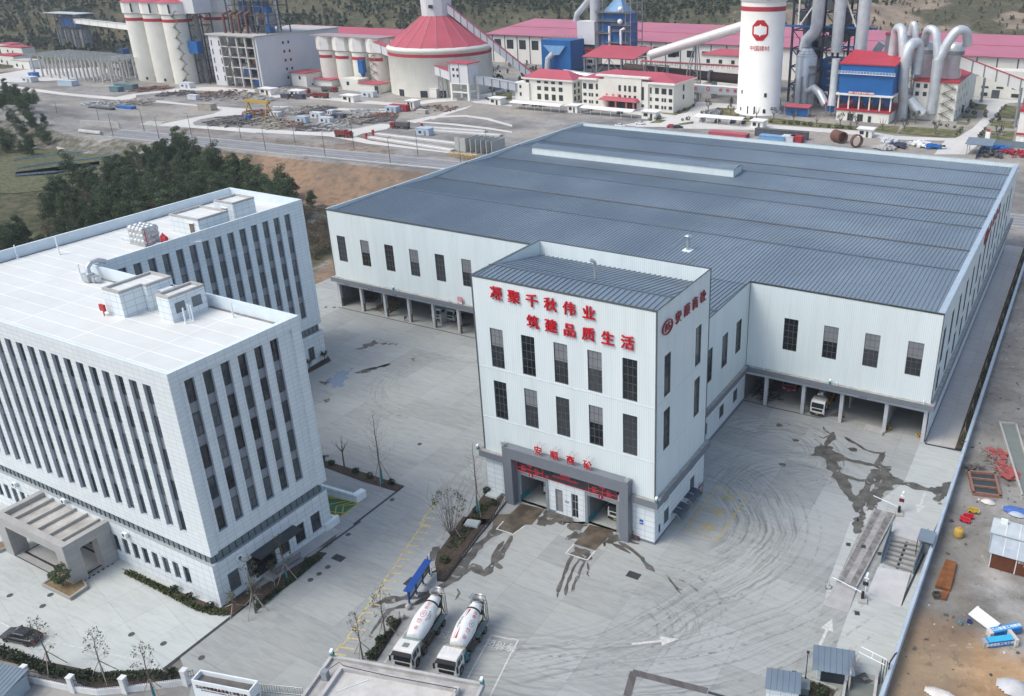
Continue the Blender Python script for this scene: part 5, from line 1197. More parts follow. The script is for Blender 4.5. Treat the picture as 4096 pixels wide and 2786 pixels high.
part('roof',ribbed(-88.5,-27.9,[(201.2,24.52),(204.2,24.95),(207.2,24.52)],1.0,.1,.12),ROOFB,mon,True)
m=MB()
for x in(-28.1,-88.3):m.box(x-.07,201.42,22.6,x+.07,201.49,24.5);m.box(x-.07,206.91,22.6,x+.07,207,24.5)
part('edge_trim',m,TRIM,mon,True)
t_=thing('roof_flue','silvery flue pipe with a flat cap standing on the warehouse roof behind the tower','flue',(-15.1,144.4,22.65))
m=MB();m.cyl((0,0,-.3),(0,0,2.6),.33,n=14);part('pipe',m,DUCT,t_)
m=MB();m.lathe([(0,3.15),(.75,2.95),(.75,2.85),(.35,2.6)],n=16);part('cap',m,DUCT,t_)
m=MB();m.box(-.9,-.9,-.3,.9,.9,.13);part('curb',m,WHITE,t_)
t_=thing('bay_sign','small white square sign with red border and red character on the grey ledge','sign',(-61.4,132.6,7.35))
m=MB();m.box(-.6,-.05,0,.6,.05,1.5);part('board',m,M('sign_border',(0.40,0.02,0.04),0.5),t_);m=MB();m.box(-.5,-.06,.1,.5,-.051,1.4);part('face',m,WHITE,t_)
write('sign_character','预',1.05,.004,SIGNRED,t_,(-61.4,132.53,8.1),FRONT,.008)
for k,(tx,x)in enumerate((('1号仓',-94.0),('2号仓',-87.0),('3号仓',-80.0),('洗车台',22.6))):
 m=MB();m.box(-.6,-.05,0,.6,0,.38);o=single('bay_plate',m,BLUES,'small blue name plate over '+['the far left bay of the warehouse','the second open bay from the left','the third open bay from the left','the wash-down bay right of the pump truck'][k],'sign',(x,WY0-.004,5.75),0,'blue name plates over the bays')
 write('plate_text',tx,.3,.004,WHITE,o,(x,WY0-.06,5.94),FRONT)
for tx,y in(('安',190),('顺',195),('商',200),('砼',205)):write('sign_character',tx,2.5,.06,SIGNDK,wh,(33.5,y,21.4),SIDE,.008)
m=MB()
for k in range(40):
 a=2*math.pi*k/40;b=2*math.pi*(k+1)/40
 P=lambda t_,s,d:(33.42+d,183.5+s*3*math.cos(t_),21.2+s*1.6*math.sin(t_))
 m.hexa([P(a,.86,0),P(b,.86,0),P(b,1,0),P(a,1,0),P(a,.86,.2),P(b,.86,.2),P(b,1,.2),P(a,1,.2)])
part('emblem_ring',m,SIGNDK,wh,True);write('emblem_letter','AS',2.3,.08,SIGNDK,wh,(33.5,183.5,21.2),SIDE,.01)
CABLE=M('pale_cable',(0.34,0.35,0.35),0.6)
def droop(pts,r=.03):
 m=MB();m.tube(pts,r,4);return m
def rz_(y):
 for(a,za),(b,zb)in zip(RP,RP[1:]):
  if a<=y<=b:return za+(zb-za)*(y-a)/(b-a)+.22
 return 22.6
for k,pts in enumerate([[(33.27,189.7),(27.07,183.1),(13.4,168.8),(5.42,164),(-3.37,156.4),(-4.79,155.3)],[(-4.49,155.9),(-12.82,137.9)],[(-17.31,137.7),(-18.25,141.1),(-18.58,150.7),(-19.88,160.8),(-17.63,168.7),(-18.83,174.2),(-19.43,182.5),(-19.02,195.3),(-20.53,205.4)]]):
 pp=[]
 for a,b in zip(pts,pts[1:]):pp+=[(a[0]+(b[0]-a[0])*i/8,a[1]+(b[1]-a[1])*i/8)for i in range(8)]
 pp.append(pts[-1]);single('roof_cable',droop([(x,y,rz_(y))for x,y in pp]),CABLE,['pale cable crossing the warehouse roof to its right-hand edge','short pale cable between the flue and the front roof ridge','pale cable snaking up the warehouse roof from the tower past the flue'][k],'cable')
m=MB();m.tube([(0,0,0),(0,0,.5),(0,-.2,.68),(0,-.45,.55)],.11,8)
for k,(x,y)in enumerate([(-96.3,132.6),(-78.3,132.6),(-64.3,132.6),(5.2,132.6),(18.2,132.6),(32.4,132.6)]):single('vent_elbow',m,WHITE,'white vent elbow on the grey ledge of the warehouse, '+['far left corner','over the third open bay','left of the small red-bordered sign','next to the link block','over the pump truck','far right corner'][k],'vent pipe',(x,y,7.31),0,'vent elbows on the ledge')
lamp_head('flood lamp with teal mount on the ledge over the third left bay',-79.5,132.5,7.31);lamp_head('flood lamp with teal mount on the ledge over the pump truck bay',17.0,132.5,7.31)
# ---------------------------------------------------------------- vehicles (front at the origin facing -Y)
TYREB=M('tyre_rubber',(0.035,0.033,0.032),0.85,var=0.2,scale=3)
DUSTY=M('dusty_chassis',(0.10,0.092,0.082),0.85,var=0.3,scale=2)
RIMM=M('dusty_rim',(0.22,0.205,0.19),0.6,0.2,var=0.2,scale=3)
BLACKP=M('black_plastic',(0.022,0.022,0.024),0.5,var=0.15)
CARGL=M('vehicle_glass',(0.02,0.027,0.03),0.08,var=0.1,spec=0.6)
LAMPW=M('headlamp_glass',(0.45,0.46,0.46),0.15)
LAMPR=M('tail_lamp',(0.35,0.015,0.015),0.25)
PLATEY=M('yellow_plate',(0.55,0.40,0.04),0.5)
def paint(name,c,r=.35):return M('paint_'+name,c,r,0.0,var=0.08,scale=1.5,spec=0.45)
PWHITE=paint('white',(0.66,0.66,0.63));PRED=paint('red',(0.33,0.02,0.025));PDARK=paint('dark',(0.02,0.022,0.028),.22)
def wheel_parts(parent,x,y,r,w,tm=None,rm=None,side=1):
 k=('w',r,w)
 if k not in MATS:
  t1=MB();t1.lathe([(r*.58,-w/2),(r*.93,-w/2),(r,-w*.36),(r,w*.36),(r*.93,w/2),(r*.58,w/2),(r*.58,-w/2)],n=20,ax=(1,0,0))
  t2=MB();t2.lathe([(0,w*.22),(r*.18,w*.30),(r*.28,w*.12),(r*.50,w*.10),(r*.585,w*.5),(r*.585,-w*.45),(0,-w*.45)],n=16,ax=(1,0,0))
  MATS[k]=(mesh('tyre',t1,tm or TYREB),mesh('rim',t2,rm or RIMM))
 a,b=MATS[k]
 o=bpy.data.objects.new('wheel',a);link(o,parent);o.location=(x,y,r);o.rotation_euler=(0,0,0 if side>0 else math.pi);ORI[o]=Vector()
 q=bpy.data.objects.new('rim',b);link(q,o);return o
def cab(t_,pm,w=2.45,h=2.95,L=2.15,visor=False,dark_low=False,roofm=None):
 hw=w/2
 prof=[(.06,.42),(0,.62),(0,1.0),(.04,1.62),(.26,h-.32),(.42,h-.06),(.8,h),(L,h-.05),(L,.95),(1.85,.95),(1.75,1.16),(1.45,1.34),(1.1,1.30),(.85,1.05),(.78,.42)]
 m=MB();n=len(prof)
 ins=[0.04 if(z>h-.15)else 0 for y,z in prof]
 A=[(-hw+i,y,z)for(y,z),i in zip(prof,ins)];B=[(hw-i,y,z)for(y,z),i in zip(prof,ins)]
 for k in range(n):m.face([A[k],B[k],B[(k+1)%n],A[(k+1)%n]][::-1],0)
 m.face(A);m.face(B[::-1])
 part('cab_body',m,pm,t_)
 m=MB();m.face([(-hw+.14,.035,1.68),(hw-.14,.035,1.68),(hw-.17,.225,h-.40),(-hw+.17,.225,h-.40)]);m.xf(Matrix.Translation((0,-.02,0)));part('windscreen',m,CARGL,t_)
 for s in(-1,1):
  m=MB();x=s*(hw+.006);q=[(x,.35,1.72),(x,1.3,1.72),(x,1.3,h-.42),(x,.52,h-.42)];m.face(q if s>0 else q[::-1]);q=[(x,1.42,1.80),(x,1.8,1.80),(x,1.8,h-.45),(x,1.42,h-.45)];m.face(q if s>0 else q[::-1]);part('side_window',m,CARGL,t_)
  m=MB();m.box(s*(hw+.22)-.09,-.12,1.55,s*(hw+.22)+.09,.06,2.25);m.tube([(s*hw,.1,2.2),(s*(hw+.2),0,2.3)],.03,5);part('mirror',m,BLACKP,t_)
  m=MB();m.box(s*(hw-.28)-.2,-.025,.72,s*(hw-.28)+.2,.1,.95);part('headlight',m,LAMPW,t_)
 m=MB();m.box(-hw+.3,-.02,1.05,hw-.3,.1,1.5);part('grille',m,BLACKP,t_)
 m=MB();m.box(-hw+.02,-.06,.36,hw-.02,.3,.70);part('bumper',m,DUSTY if not dark_low else BLACKP,t_)
 m=MB();m.box(-.25,-.075,.45,.25,-.061,.6);part('number_plate',m,PLATEY,t_)
 if visor:
  m=MB();m.hexa([(-hw+.05,-.18,h-.42),(hw-.05,-.18,h-.42),(hw-.08,.25,h-.25),(-hw+.08,.25,h-.25),(-hw+.05,-.2,h-.28),(hw-.05,-.2,h-.28),(hw-.08,.3,h-.16),(-hw+.08,.3,h-.16)]);part('sun_visor',m,BLACKP,t_)
def chassis(t_,L,axles,r=.52):
 for s in(-1,1):
  m=MB();m.box(s*.42-.06,1.2,.82,s*.42+.06,L,1.08);part('chassis_rail',m,DUSTY,t_)
 for y in axles:
  for s in(-1,1):wheel_parts(t_,s*1.05,y,r,.32 if y<4.5 else.5,side=s)
def mixer(label,loc,rz,second=False):
 t_=thing('mixer_truck',label,'mixer truck',loc,rz,'white concrete mixer trucks')
 cab(t_,PWHITE,visor=True,dark_low=True);chassis(t_,9.3,(1.4,3.25,6.55,7.95))
 if not second:
  m=MB();m.box(-.35,.95,2.93,.35,1.55,3.0);part('roof_hatch',m,M('grey_hatch',(0.20,0.22,0.22),0.5),t_)
 else:
  m=MB()
  for k in range(4):m.box(-.9+.55*k,.75,2.90,-.75+.55*k,2.0,2.945)
  part('roof_rib',m,PWHITE,t_)
 m=MB();m.cyl((-1.15,2.55,2.25),(1.15,2.55,2.25),.38,n=16);part('water_tank',m,M('teal_grey_tank' if not second else 'dusty_tank',(0.26,0.34,0.32)if not second else(0.36,0.34,0.28),0.6,var=0.3,scale=2),t_)
 a0=Vector((0,2.95,2.30));ax=Vector((0,.985,.17)).normalized()
 prof=[(0,0),(.80,0),(.92,.10),(1.02,.5),(1.20,1.9),(1.22,2.7),(1.10,3.6),(.86,4.9),(.72,5.6),(.66,6.0)]
 dm=NT('mixer_drum_white_'+('b' if second else 'a'));q_=dm.noise(dm.pos(),1.2,4);dmm=dm.done(dm.mix(dm.ramp(q_,[(0.5,0.0),(0.75,0.5)]),(0.70,0.72,0.71),(0.45,0.43,0.38)),0.35)
 m=MB();m.lathe(prof,a0,32,ax=ax);drum=part('drum',m,dmm,t_)
 m=MB();m.lathe([(.90,4.75),(.93,4.75),(.90,4.98),(.84,4.98)],a0,32,ax=ax);part('drum_ring',m,BLACKP,drum)
 if second:
  m=MB();m.lathe([(.675,5.95),(.875,4.99),(.74,5.6)],a0,24,ax=ax)if 0 else None
 def rad(s):
  for(r0,s0),(r1,s1)in zip(prof[1:],prof[2:]):
   if s0<=s<=s1:return r0+(r1-r0)*(s-s0)/(s1-s0)
  return prof[-1][0]
 up_=ax.cross(Vector((1,0,0)));up_=-up_ if up_.z<0 else up_
 def wrap(u,v,d):

  r_=rad(u);an=v/1.2;return a0+ax*u+(Vector((1,0,0))*math.cos(an)+up_*math.sin(an))*(r_+d)
 def wtext(tx,size,u,v,mat,nm='drum_lettering',bold=.0):
  me=letters(tx,size,0.0,bold);me.materials.clear();me.materials.append(mat)
  for q in me.vertices:q.co=wrap(u+q.co.x,v+q.co.y,.014)
  o=bpy.data.objects.new(nm,me);link(o,drum);ORI[o]=Vector()
 vv=1.70 if not second else 0.95
 for tx,u in(('安',.85),('顺',1.75),('商',3.75),('砼',4.4)):wtext(tx,.62,u,vv,SIGNRED)
 wtext('AS',.42,2.75,vv,SIGNRED if not second else BLACKP,'emblem_letter')
 m=MB()
 for k in range(32):
  A,B=2*math.pi*k/32,2*math.pi*(k+1)/32
  e=lambda t1,s:wrap(2.75+.5*s*math.cos(t1),vv+.33*s*math.sin(t1),.014);m.face([e(A,.88),e(A,1),e(B,1),e(B,.88)][::-1])
 part('emblem_ring',m,SIGNRED if not second else BLACKP,drum)
 if second:
  for u0,u1 in((.35,1.9),(3.2,4.6)):
   for w,o in((.30,0),(.10,.32)):
    m=MB();n=10
    for k in range(n):
     f0,f1=k/n,(k+1)/n;ta=(1-f0 if u0<1 else f0);tb_=(1-f1 if u0<1 else f1);q=lambda f,e:wrap(u0+(u1-u0)*f,2.05+o+e,.014)
     m.face([q(f0,-w*ta/2),q(f1,-w*tb_/2),q(f1,w*tb_/2),q(f0,w*ta/2)])
    part('drum_stripe',m,PRED,drum)
  wtext('中建材商',.42,2.55,2.35,BLACKP,bold=0)
 else:
  wtext('混凝土专用运输',.22,2.75,1.05,BLACKP,bold=0);wtext('品质服务',.22,2.75,.8,BLACKP,bold=0)
 m=MB();m.lathe([(.72,6.02),(.80,6.05),(.80,6.25),(.70,6.3)],a0,24,ax=ax);part('drum_mouth',m,DUSTY,t_)
 m=MB();m.lathe([(.34,3.35),(.42,3.5),(.78,4.05),(.74,4.05),(.36,3.45)],(0,9.15,.18),16);part('hopper',m,M('hopper_steel',(0.40,0.41,0.41),0.4,0.5),t_)
 m=MB()
 for s in(-1,1):m.tube([(s*.75,8.4,1.0),(s*.75,8.9,2.4),(s*.7,9.2,3.7)],.08,6).tube([(s*.75,9.25,.95),(s*.75,8.9,2.4)],.07,6)
 m.box(-.8,8.75,2.3,.8,8.95,2.5);part('rear_frame',m,DUSTY,t_)
 m=MB()
 for s in(0,.5):m.tube([(1.05+s*.0,9.0+s,.7),(1.05,8.9+s,3.6),(.85,8.9+s,4.3)],.035,5)
 for k in range(9):m.tube([(1.05,9.0,.9+.33*k),(1.05,9.5,.9+.33*k)],.03,4)
 part('ladder',m,DUSTY,t_)
 m=MB()
 for z in(3.55,4.2):m.tube([(-.9,8.7,z),(-.9,9.6,z),(.9,9.6,z)],.035,4)
 m.box(-.85,8.9,3.3,-.4,9.6,3.36);part('platform',m,DUSTY,t_)
 m=MB();m.hexa([(-.4,9.3,1.6),(.4,9.3,1.6),(.3,9.75,1.0),(-.3,9.75,1.0),(-.4,9.3,2.6),(.4,9.3,2.6),(.3,9.8,1.2),(-.3,9.8,1.2)]);part('chute',m,DUSTY,t_)
 for s in(-1,1):
  m=MB();m.box(s*1.05-.3,5.9,1.12,s*1.05+.3,8.7,1.25);m.hexa([(s*1.05-.3,8.7,1.12),(s*1.05+.3,8.7,1.12),(s*1.05+.3,9.1,.8),(s*1.05-.3,9.1,.8),(s*1.05-.3,8.7,1.25),(s*1.05+.3,8.7,1.25),(s*1.05+.3,9.15,.85),(s*1.05-.3,9.15,.85)]);part('rear_fender',m,M('dusty_teal_fender',(0.16,0.22,0.23),0.6,var=0.35,scale=2),t_)
  m=MB()
  for k in range(6):
   A,B=R(170-27*k),R(170-27*(k+1));e=lambda q_,rr:(3.25+rr*math.cos(q_),.52+rr*math.sin(q_));(y0,z0),(y1,z1)=e(A,.62),e(B,.62);m.hexa([(s*1.05-.22,y0,z0),(s*1.05+.22,y0,z0),(s*1.05+.22,y1,z1),(s*1.05-.22,y1,z1),(s*1.05-.22,y0,z0+.05),(s*1.05+.22,y0,z0+.05),(s*1.05+.22,y1,z1+.05),(s*1.05-.22,y1,z1+.05)])
  part('front_fender',m,M('dusty_teal_fender2',(0.06,0.26,0.30),0.5,var=0.3)if second else DUSTY,t_)
  m=MB();m.box(s*.95-.25,4.1,.55,s*.95+.25,5.6,1.05);part('fuel_tank',m,DUSTY,t_)
  m=MB();m.tube([(s*1.22,4.0,.5),(s*1.22,5.8,.5)],.05,5).tube([(s*1.22,4.0,.9),(s*1.22,5.8,.9)],.05,5);part('side_guard',m,DUSTY,t_)
 return t_
mixer('white mixer truck with a grey roof hatch, left of the two parked by the gatehouse',(-9.75,54.3,0),R(13))
mixer('white mixer truck with red drum stripes, right of the two by the gatehouse',(-4.55,55.7,0),R(13),True)
mixer('white mixer truck backed into the loading bay numbered 2',(-13.2,91.2,0),0)
mixer('white mixer truck standing in the loading bay numbered 1',(-1.75,90.4,0),0)
def body_truck(label,loc,rz,pm,bm,bh=2.0,bl=5.6,load=None,group='tipper and tarpaulin trucks'):
 t_=thing('tipper_truck',label,'truck',loc,rz,group)
 cab(t_,pm);chassis(t_,2.6+bl,(1.4,3.2,bl+.4,bl+1.7)if bl>5 else(1.4,bl+.6))
 m=MB();y0,y1=2.4,2.5+bl
 m.hexa([(-1.15,y0+.2,1.15),(1.15,y0+.2,1.15),(1.15,y1-.1,1.15),(-1.15,y1-.1,1.15),(-1.25,y0,1.15+bh),(1.25,y0,1.15+bh),(1.25,y1,1.15+bh),(-1.25,y1,1.15+bh)],0)
 k=int(bl/.8)
 for i in range(k+1):
  y=y0+.3+(y1-y0-.5)*i/k
  for s in(-1,1):m.hexa([(s*1.15-.04,y,1.2),(s*1.15+.10,y,1.2),(s*1.15+.10,y+.1,1.2),(s*1.15-.04,y+.1,1.2),(s*1.25-.04,y,1.1+bh),(s*1.25+.08,y,1.1+bh),(s*1.25+.08,y+.1,1.1+bh),(s*1.25-.04,y+.1,1.1+bh)])
 m.box(-1.28,y0-.05,1.1+bh,1.28,y0+.08,1.25+bh);part('tipper_body',m,bm,t_)
 m=MB()
 gx_=[-1.1+.44*i for i in range(6)];gy2=[y0+.1+(y1-y0-.2)*i/8 for i in range(9)]
 m.v=[(x,y,1.17+bh+(0 if abs(x)>1 or y in(gy2[0],gy2[-1])else(.32+.12*math.sin(y*2.3+x*3))*(1-(x/1.3)**2)))for y in gy2 for x in gx_]
 m.f=[(j*6+i,j*6+i+1,(j+1)*6+i+1,(j+1)*6+i)for j in range(8)for i in range(5)];m.mi=[0]*40;m.sm=[True]*40
 part('load',m,load or M('gravel_load',(0.19,0.18,0.165),0.95,var=0.35,scale=3),t_)
 return t_
GREYB=M('worn_tipper_body',(0.14,0.13,0.125),0.7,var=0.3,scale=1.5);REDB=M('worn_red_body',(0.22,0.05,0.045),0.7,var=0.3,scale=1.5)
GREENT=M('green_tarpaulin',(0.035,0.20,0.05),0.6,var=0.2);ORNG=M('orange_panel',(0.40,0.12,0.03),0.6,var=0.2)
body_truck('white truck with a green tarpaulin body inside a left open bay',(-71.6,136.3,0),0,PWHITE,GREENT,2.0,5.6,GREENT)
body_truck('white truck with an orange body beside the green one inside the open bays',(-68.6,137.1,0),0,PWHITE,ORNG,1.6,5.6,DUSTY)
body_truck('red truck parked deep inside the bay left of the pump truck',(8.0,139.5,0),0,PRED,GREYB)
g4=-238.3,278.2;body_truck('red tipper loaded with gravel on the pale road beside the highway',(g4[0]+4.6,g4[1]+.2,0),R(97),PRED,REDB,group='red tipper trucks in the works')
g5=-227.2,304.1;body_truck('red tipper with a grey body turning on the pale road above the weighbridges',(g5[0]-6,g5[1]-1,0),R(-78),PRED,GREYB,1.9,6.6,group='red tipper trucks in the works')
g6=-325.4,352;body_truck('red tipper parked nearest in the row before the four cream silos',(g6[0]-6,g6[1]-1,0),R(-80),PRED,REDB,1.8,6.6,group='red tipper trucks in the works')
g7=-341.4,370.3;body_truck('dusty red tipper behind the nearest one before the four cream silos',(g7[0]+7,g7[1]+1,0),R(97),PRED,GREYB,1.6,7.6,group='red tipper trucks in the works')
g8=-350.8,359.3;body_truck('dusty red tipper farther left in the row before the mill building',(g8[0]+6,g8[1]+1,0),R(97),PRED,GREYB,1.6,6.6,group='red tipper trucks in the works')
t_=thing('pump_truck','white cab concrete pump truck with a folded white boom, nose out of the right bay','pump truck',(15.0,133.4,0))
cab(t_,PWHITE,visor=False,dark_low=True);chassis(t_,10.5,(1.4,3.3,7.2,8.6))
for k,(x,z)in enumerate([(-.45,3.4),(0.1,3.7),(.6,3.35)]):
 m=MB();m.hexa([(x-.2,1.9,z-.2),(x+.2,1.9,z-.2),(x+.28,10,z-.5),(x-.28,10,z-.5),(x-.2,1.9,z+.15),(x+.2,1.9,z+.15),(x+.28,10,z+.1),(x-.28,10,z+.1)]);part('boom_section',m,PWHITE if k!=2 else GREYB,t_)
m=MB();m.box(.95,3.4,1.0,1.2,8.8,1.6);part('outrigger_box',m,paint('orange',(0.50,0.22,0.02)),t_)
m=MB();m.cyl((0,3.2,1.1),(0,3.2,3.2),.5,n=14);part('boom_turret',m,PWHITE,t_)
m=MB();m.tube([(-.9,2.2,3.2),(-.95,4,3.5),(-.9,9,3.3)],.1).tube([(.95,2.3,3.2),(.95,9,3.1)],.1);part('delivery_pipe',m,PRED,t_)
def car(label,loc,rz,pm,L=4.7,W=1.8,H=1.46,suv=False,group=None):
 t_=thing('parked_car',label,'car',loc,rz,group)
 hw=W/2;k=L/4.7
 st=[(0.0,.32,.60,.72),(.12,.24,.72,.88),(.9,.22,.84,.98),(1.45*k,.22,.95,1.0),(2.5*k,.22,.97,1.0),(3.6*k,.22,.97,1.0),(4.3*k,.24,.98 if suv else.96,.97),(L-.1,.30,.88,.92),(L,.36,.74,.80)]
 m=MB();rings=[]
 for y,z0,z1,w in st:
  a=hw*w;rings.append([(-a*.9,y,z0),(-a,y,z0+.12),(-a,y,z0+(z1-z0)*.65),(-a*.90,y,z1),(a*.90,y,z1),(a,y,z0+(z1-z0)*.65),(a,y,z0+.12),(a*.9,y,z0)])
 vs=[p for r_ in rings for p in r_];fs=[]
 for j in range(len(rings)-1):
  for i in range(8):fs.append((j*8+i,j*8+(i+1)%8,(j+1)*8+(i+1)%8,(j+1)*8+i))
 m.add(vs,fs,0,True);m.face(rings[0]);m.face(rings[-1][::-1]);body=part('body',m,pm,t_)
 y0,y1,y2,y3=1.15*k,1.95*k,(3.5 if not suv else 4.05)*k,(4.25 if not suv else 4.5)*k
 b,tp=hw*.86,hw*.68
 m=MB();m.hexa([(-b,y0,.94),(b,y0,.94),(b,y3,.96),(-b,y3,.96),(-tp,y1,H-.04),(tp,y1,H-.04),(tp,y2,H-.05),(-tp,y2,H-.05)],0,'bt');part('windows',m,CARGL,t_)
 m=MB();m.hexa([(-tp-.03,y1-.06,H-.06),(tp+.03,y1-.06,H-.06),(tp+.03,y2+.06,H-.07),(-tp-.03,y2+.06,H-.07),(-tp*.85,y1+.1,H),(tp*.85,y1+.1,H),(tp*.85,y2-.1,H-.01),(-tp*.85,y2-.1,H-.01)])
 for s in(-1,1):
  for ya,yb in((y0,y1),(y3,y2),((y0+y3)/2,(y1+y2)/2)):m.tube([(s*(b+.005),ya,.95),(s*(tp+.012),yb,H-.05)],.035,4)
 part('roof',m,pm,t_)
 for s in(-1,1):
  for y in(.85*k,3.75*k):wheel_parts(t_,s*(hw-.10),y,.33,.22,side=s)
  m=MB();m.box(s*hw*.68-.16,-.012,.52,s*hw*.68+.16,.14,.68);part('headlight',m,LAMPW,t_)
  m=MB();m.box(s*hw*.7-.17,L-.13,.66,s*hw*.7+.17,L+.004,.82);part('tail_light',m,LAMPR,t_)
  m=MB();m.box(s*(hw+.09)-.09,1.45*k,.93,s*(hw+.09)+.09,1.62*k,1.07);part('mirror',m,pm,t_)
 m=MB();m.box(-.22,L+.001,.55,.22,L+.02,.68);part('number_plate',m,BLUES,t_)
 return t_
car('black sedan parked by the white bay lines at the bottom left',(-56.35,36.35,0),R(-76)+R(0),PDARK,4.95,1.86,1.47)
PCW=paint('car_white',(0.70,0.70,0.69));PCS=paint('silver',(0.36,0.37,0.37))
def carat(label,q,rz,pm,**kw):return car(label,(q[0],q[1],.04),R(rz),pm,group='cars parked at the works',**kw)
carat('white car standing alone right of the guard booth before the cream office',(-132.4,360),95,PCW);carat('white car at the far edge of the warehouse roof, mostly hidden',(-138.2,351.3),95,PCW)
carat('red car beside a dark one at the corner of the long white carport',(-116.4,360.4),110,paint('bright_red',(0.42,0.03,0.06)));carat('dark car right of the red one near the long white carport',(-113.4,360.4),110,PDARK)
for(x,y),l,pm in zip([(-212.4,376.1),(-206.2,375.5),(-201.9,375.7),(-174.2,375.5),(-156.5,375),(-112.7,375.4),(-104.9,374.7),(-98.03,376.5),(-93,376)],['first from the left under the left carport','second from the left under the left carport','third from the left under the left carport','left one under the carport before the cream office','right one under the carport before the cream office','first from the left under the right carport','second from the left under the right carport','third from the left under the right carport','last on the right under the right carport'],[PDARK,PDARK,PDARK,PCS,PDARK,PCS,PDARK,PDARK,PDARK]):
 carat(('dark' if pm is PDARK else 'silver')+' car, '+l,(x,y+3),0,pm)
carat('white off-road car parked beside the heap of wrapped machine parts',(-3.68,369.9),200,PCW,H=1.75,suv=True)
# ---------------------------------------------------------------- person by the far bays
def skin(name,verts,edges,rads,mat,parent=None,sub=1):
 me=bpy.data.meshes.new(name);me.from_pydata(verts,edges,[]);o=bpy.data.objects.new(name,me);col.objects.link(o)
 md=o.modifiers.new('skin','SKIN');o.modifiers.new('sub','SUBSURF').levels=sub
 if not me.skin_vertices:me.attributes.new('skin','FLOAT','POINT')if 0 else None
 dg_=None
 for i,r_ in enumerate(rads):
  if me.skin_vertices:me.skin_vertices[0].data[i].radius=(r_,r_)
 dg_=bpy.context.evaluated_depsgraph_get();m2_=bpy.data.meshes.new_from_object(o.evaluated_get(dg_));bpy.data.objects.remove(o)
 m2_.materials.clear();m2_.materials.append(mat)
 for p_ in m2_.polygons:p_.use_smooth=True
 return m2_
CLOTH=M('dark_work_clothes',(0.03,0.032,0.04),0.9);SKINM=M('skin',(0.42,0.26,0.19),0.6);HAIR=M('black_hair',(0.015,0.013,0.012),0.7)
def person(label,loc,rz,bend=0.0,top=None):
 t_=thing('person',label,'person',loc,rz)
 hy=math.sin(bend);hz_=math.cos(bend)
 P=lambda h,x=0,f=0:(x,-(h-.92)*hy-f*hz_,.92+(h-.92)*hz_-f*hy)
 vs=[(0,0,.92),P(1.15),P(1.38),P(1.48),P(1.6),P(1.40,.19),P(1.16,.26,.1),P(.95,.24,.28),P(1.40,-.19),P(1.16,-.26,.1),P(.95,-.24,.28),(.10,0,.88),(.13,-.05,.48),(.14,.03,.07),(.14,-.16,.04),(-.10,0,.88),(-.13,.06,.48),(-.14,.12,.07),(-.14,-.06,.04),P(.86,.24,.36),P(.86,-.24,.36)]
 es=[(0,1),(1,2),(2,3),(3,4),(2,5),(5,6),(6,7),(2,8),(8,9),(9,10),(0,11),(11,12),(12,13),(13,14),(0,15),(15,16),(16,17),(17,18),(7,19),(10,20)]
 rs=[.15,.15,.16,.06,.09,.075,.055,.042,.075,.055,.042,.095,.07,.05,.045,.095,.07,.05,.045,.035,.035]
 me=skin('body',vs,es,rs,top or CLOTH);o=bpy.data.objects.new('body',me);link(o,t_)
 h=P(1.63);m=MB();m.lathe([(0,-.12),(.06,-.11),(.085,-.04),(.09,.03),(.07,.09),(0,.12)],h,12);part('head',m,SKINM,t_)
 m=MB();m.lathe([(.094,.0),(.096,.05),(.075,.10),(0,.13)],(h[0],h[1]+.012,h[2]),12);part('hair',m,HAIR,t_)
px_,py_=-77.8,133.2
person('person in dark clothes bending over at the edge of the far open bays',(px_,py_,0),R(60),R(50))
px_,py_=-36.97,60.67
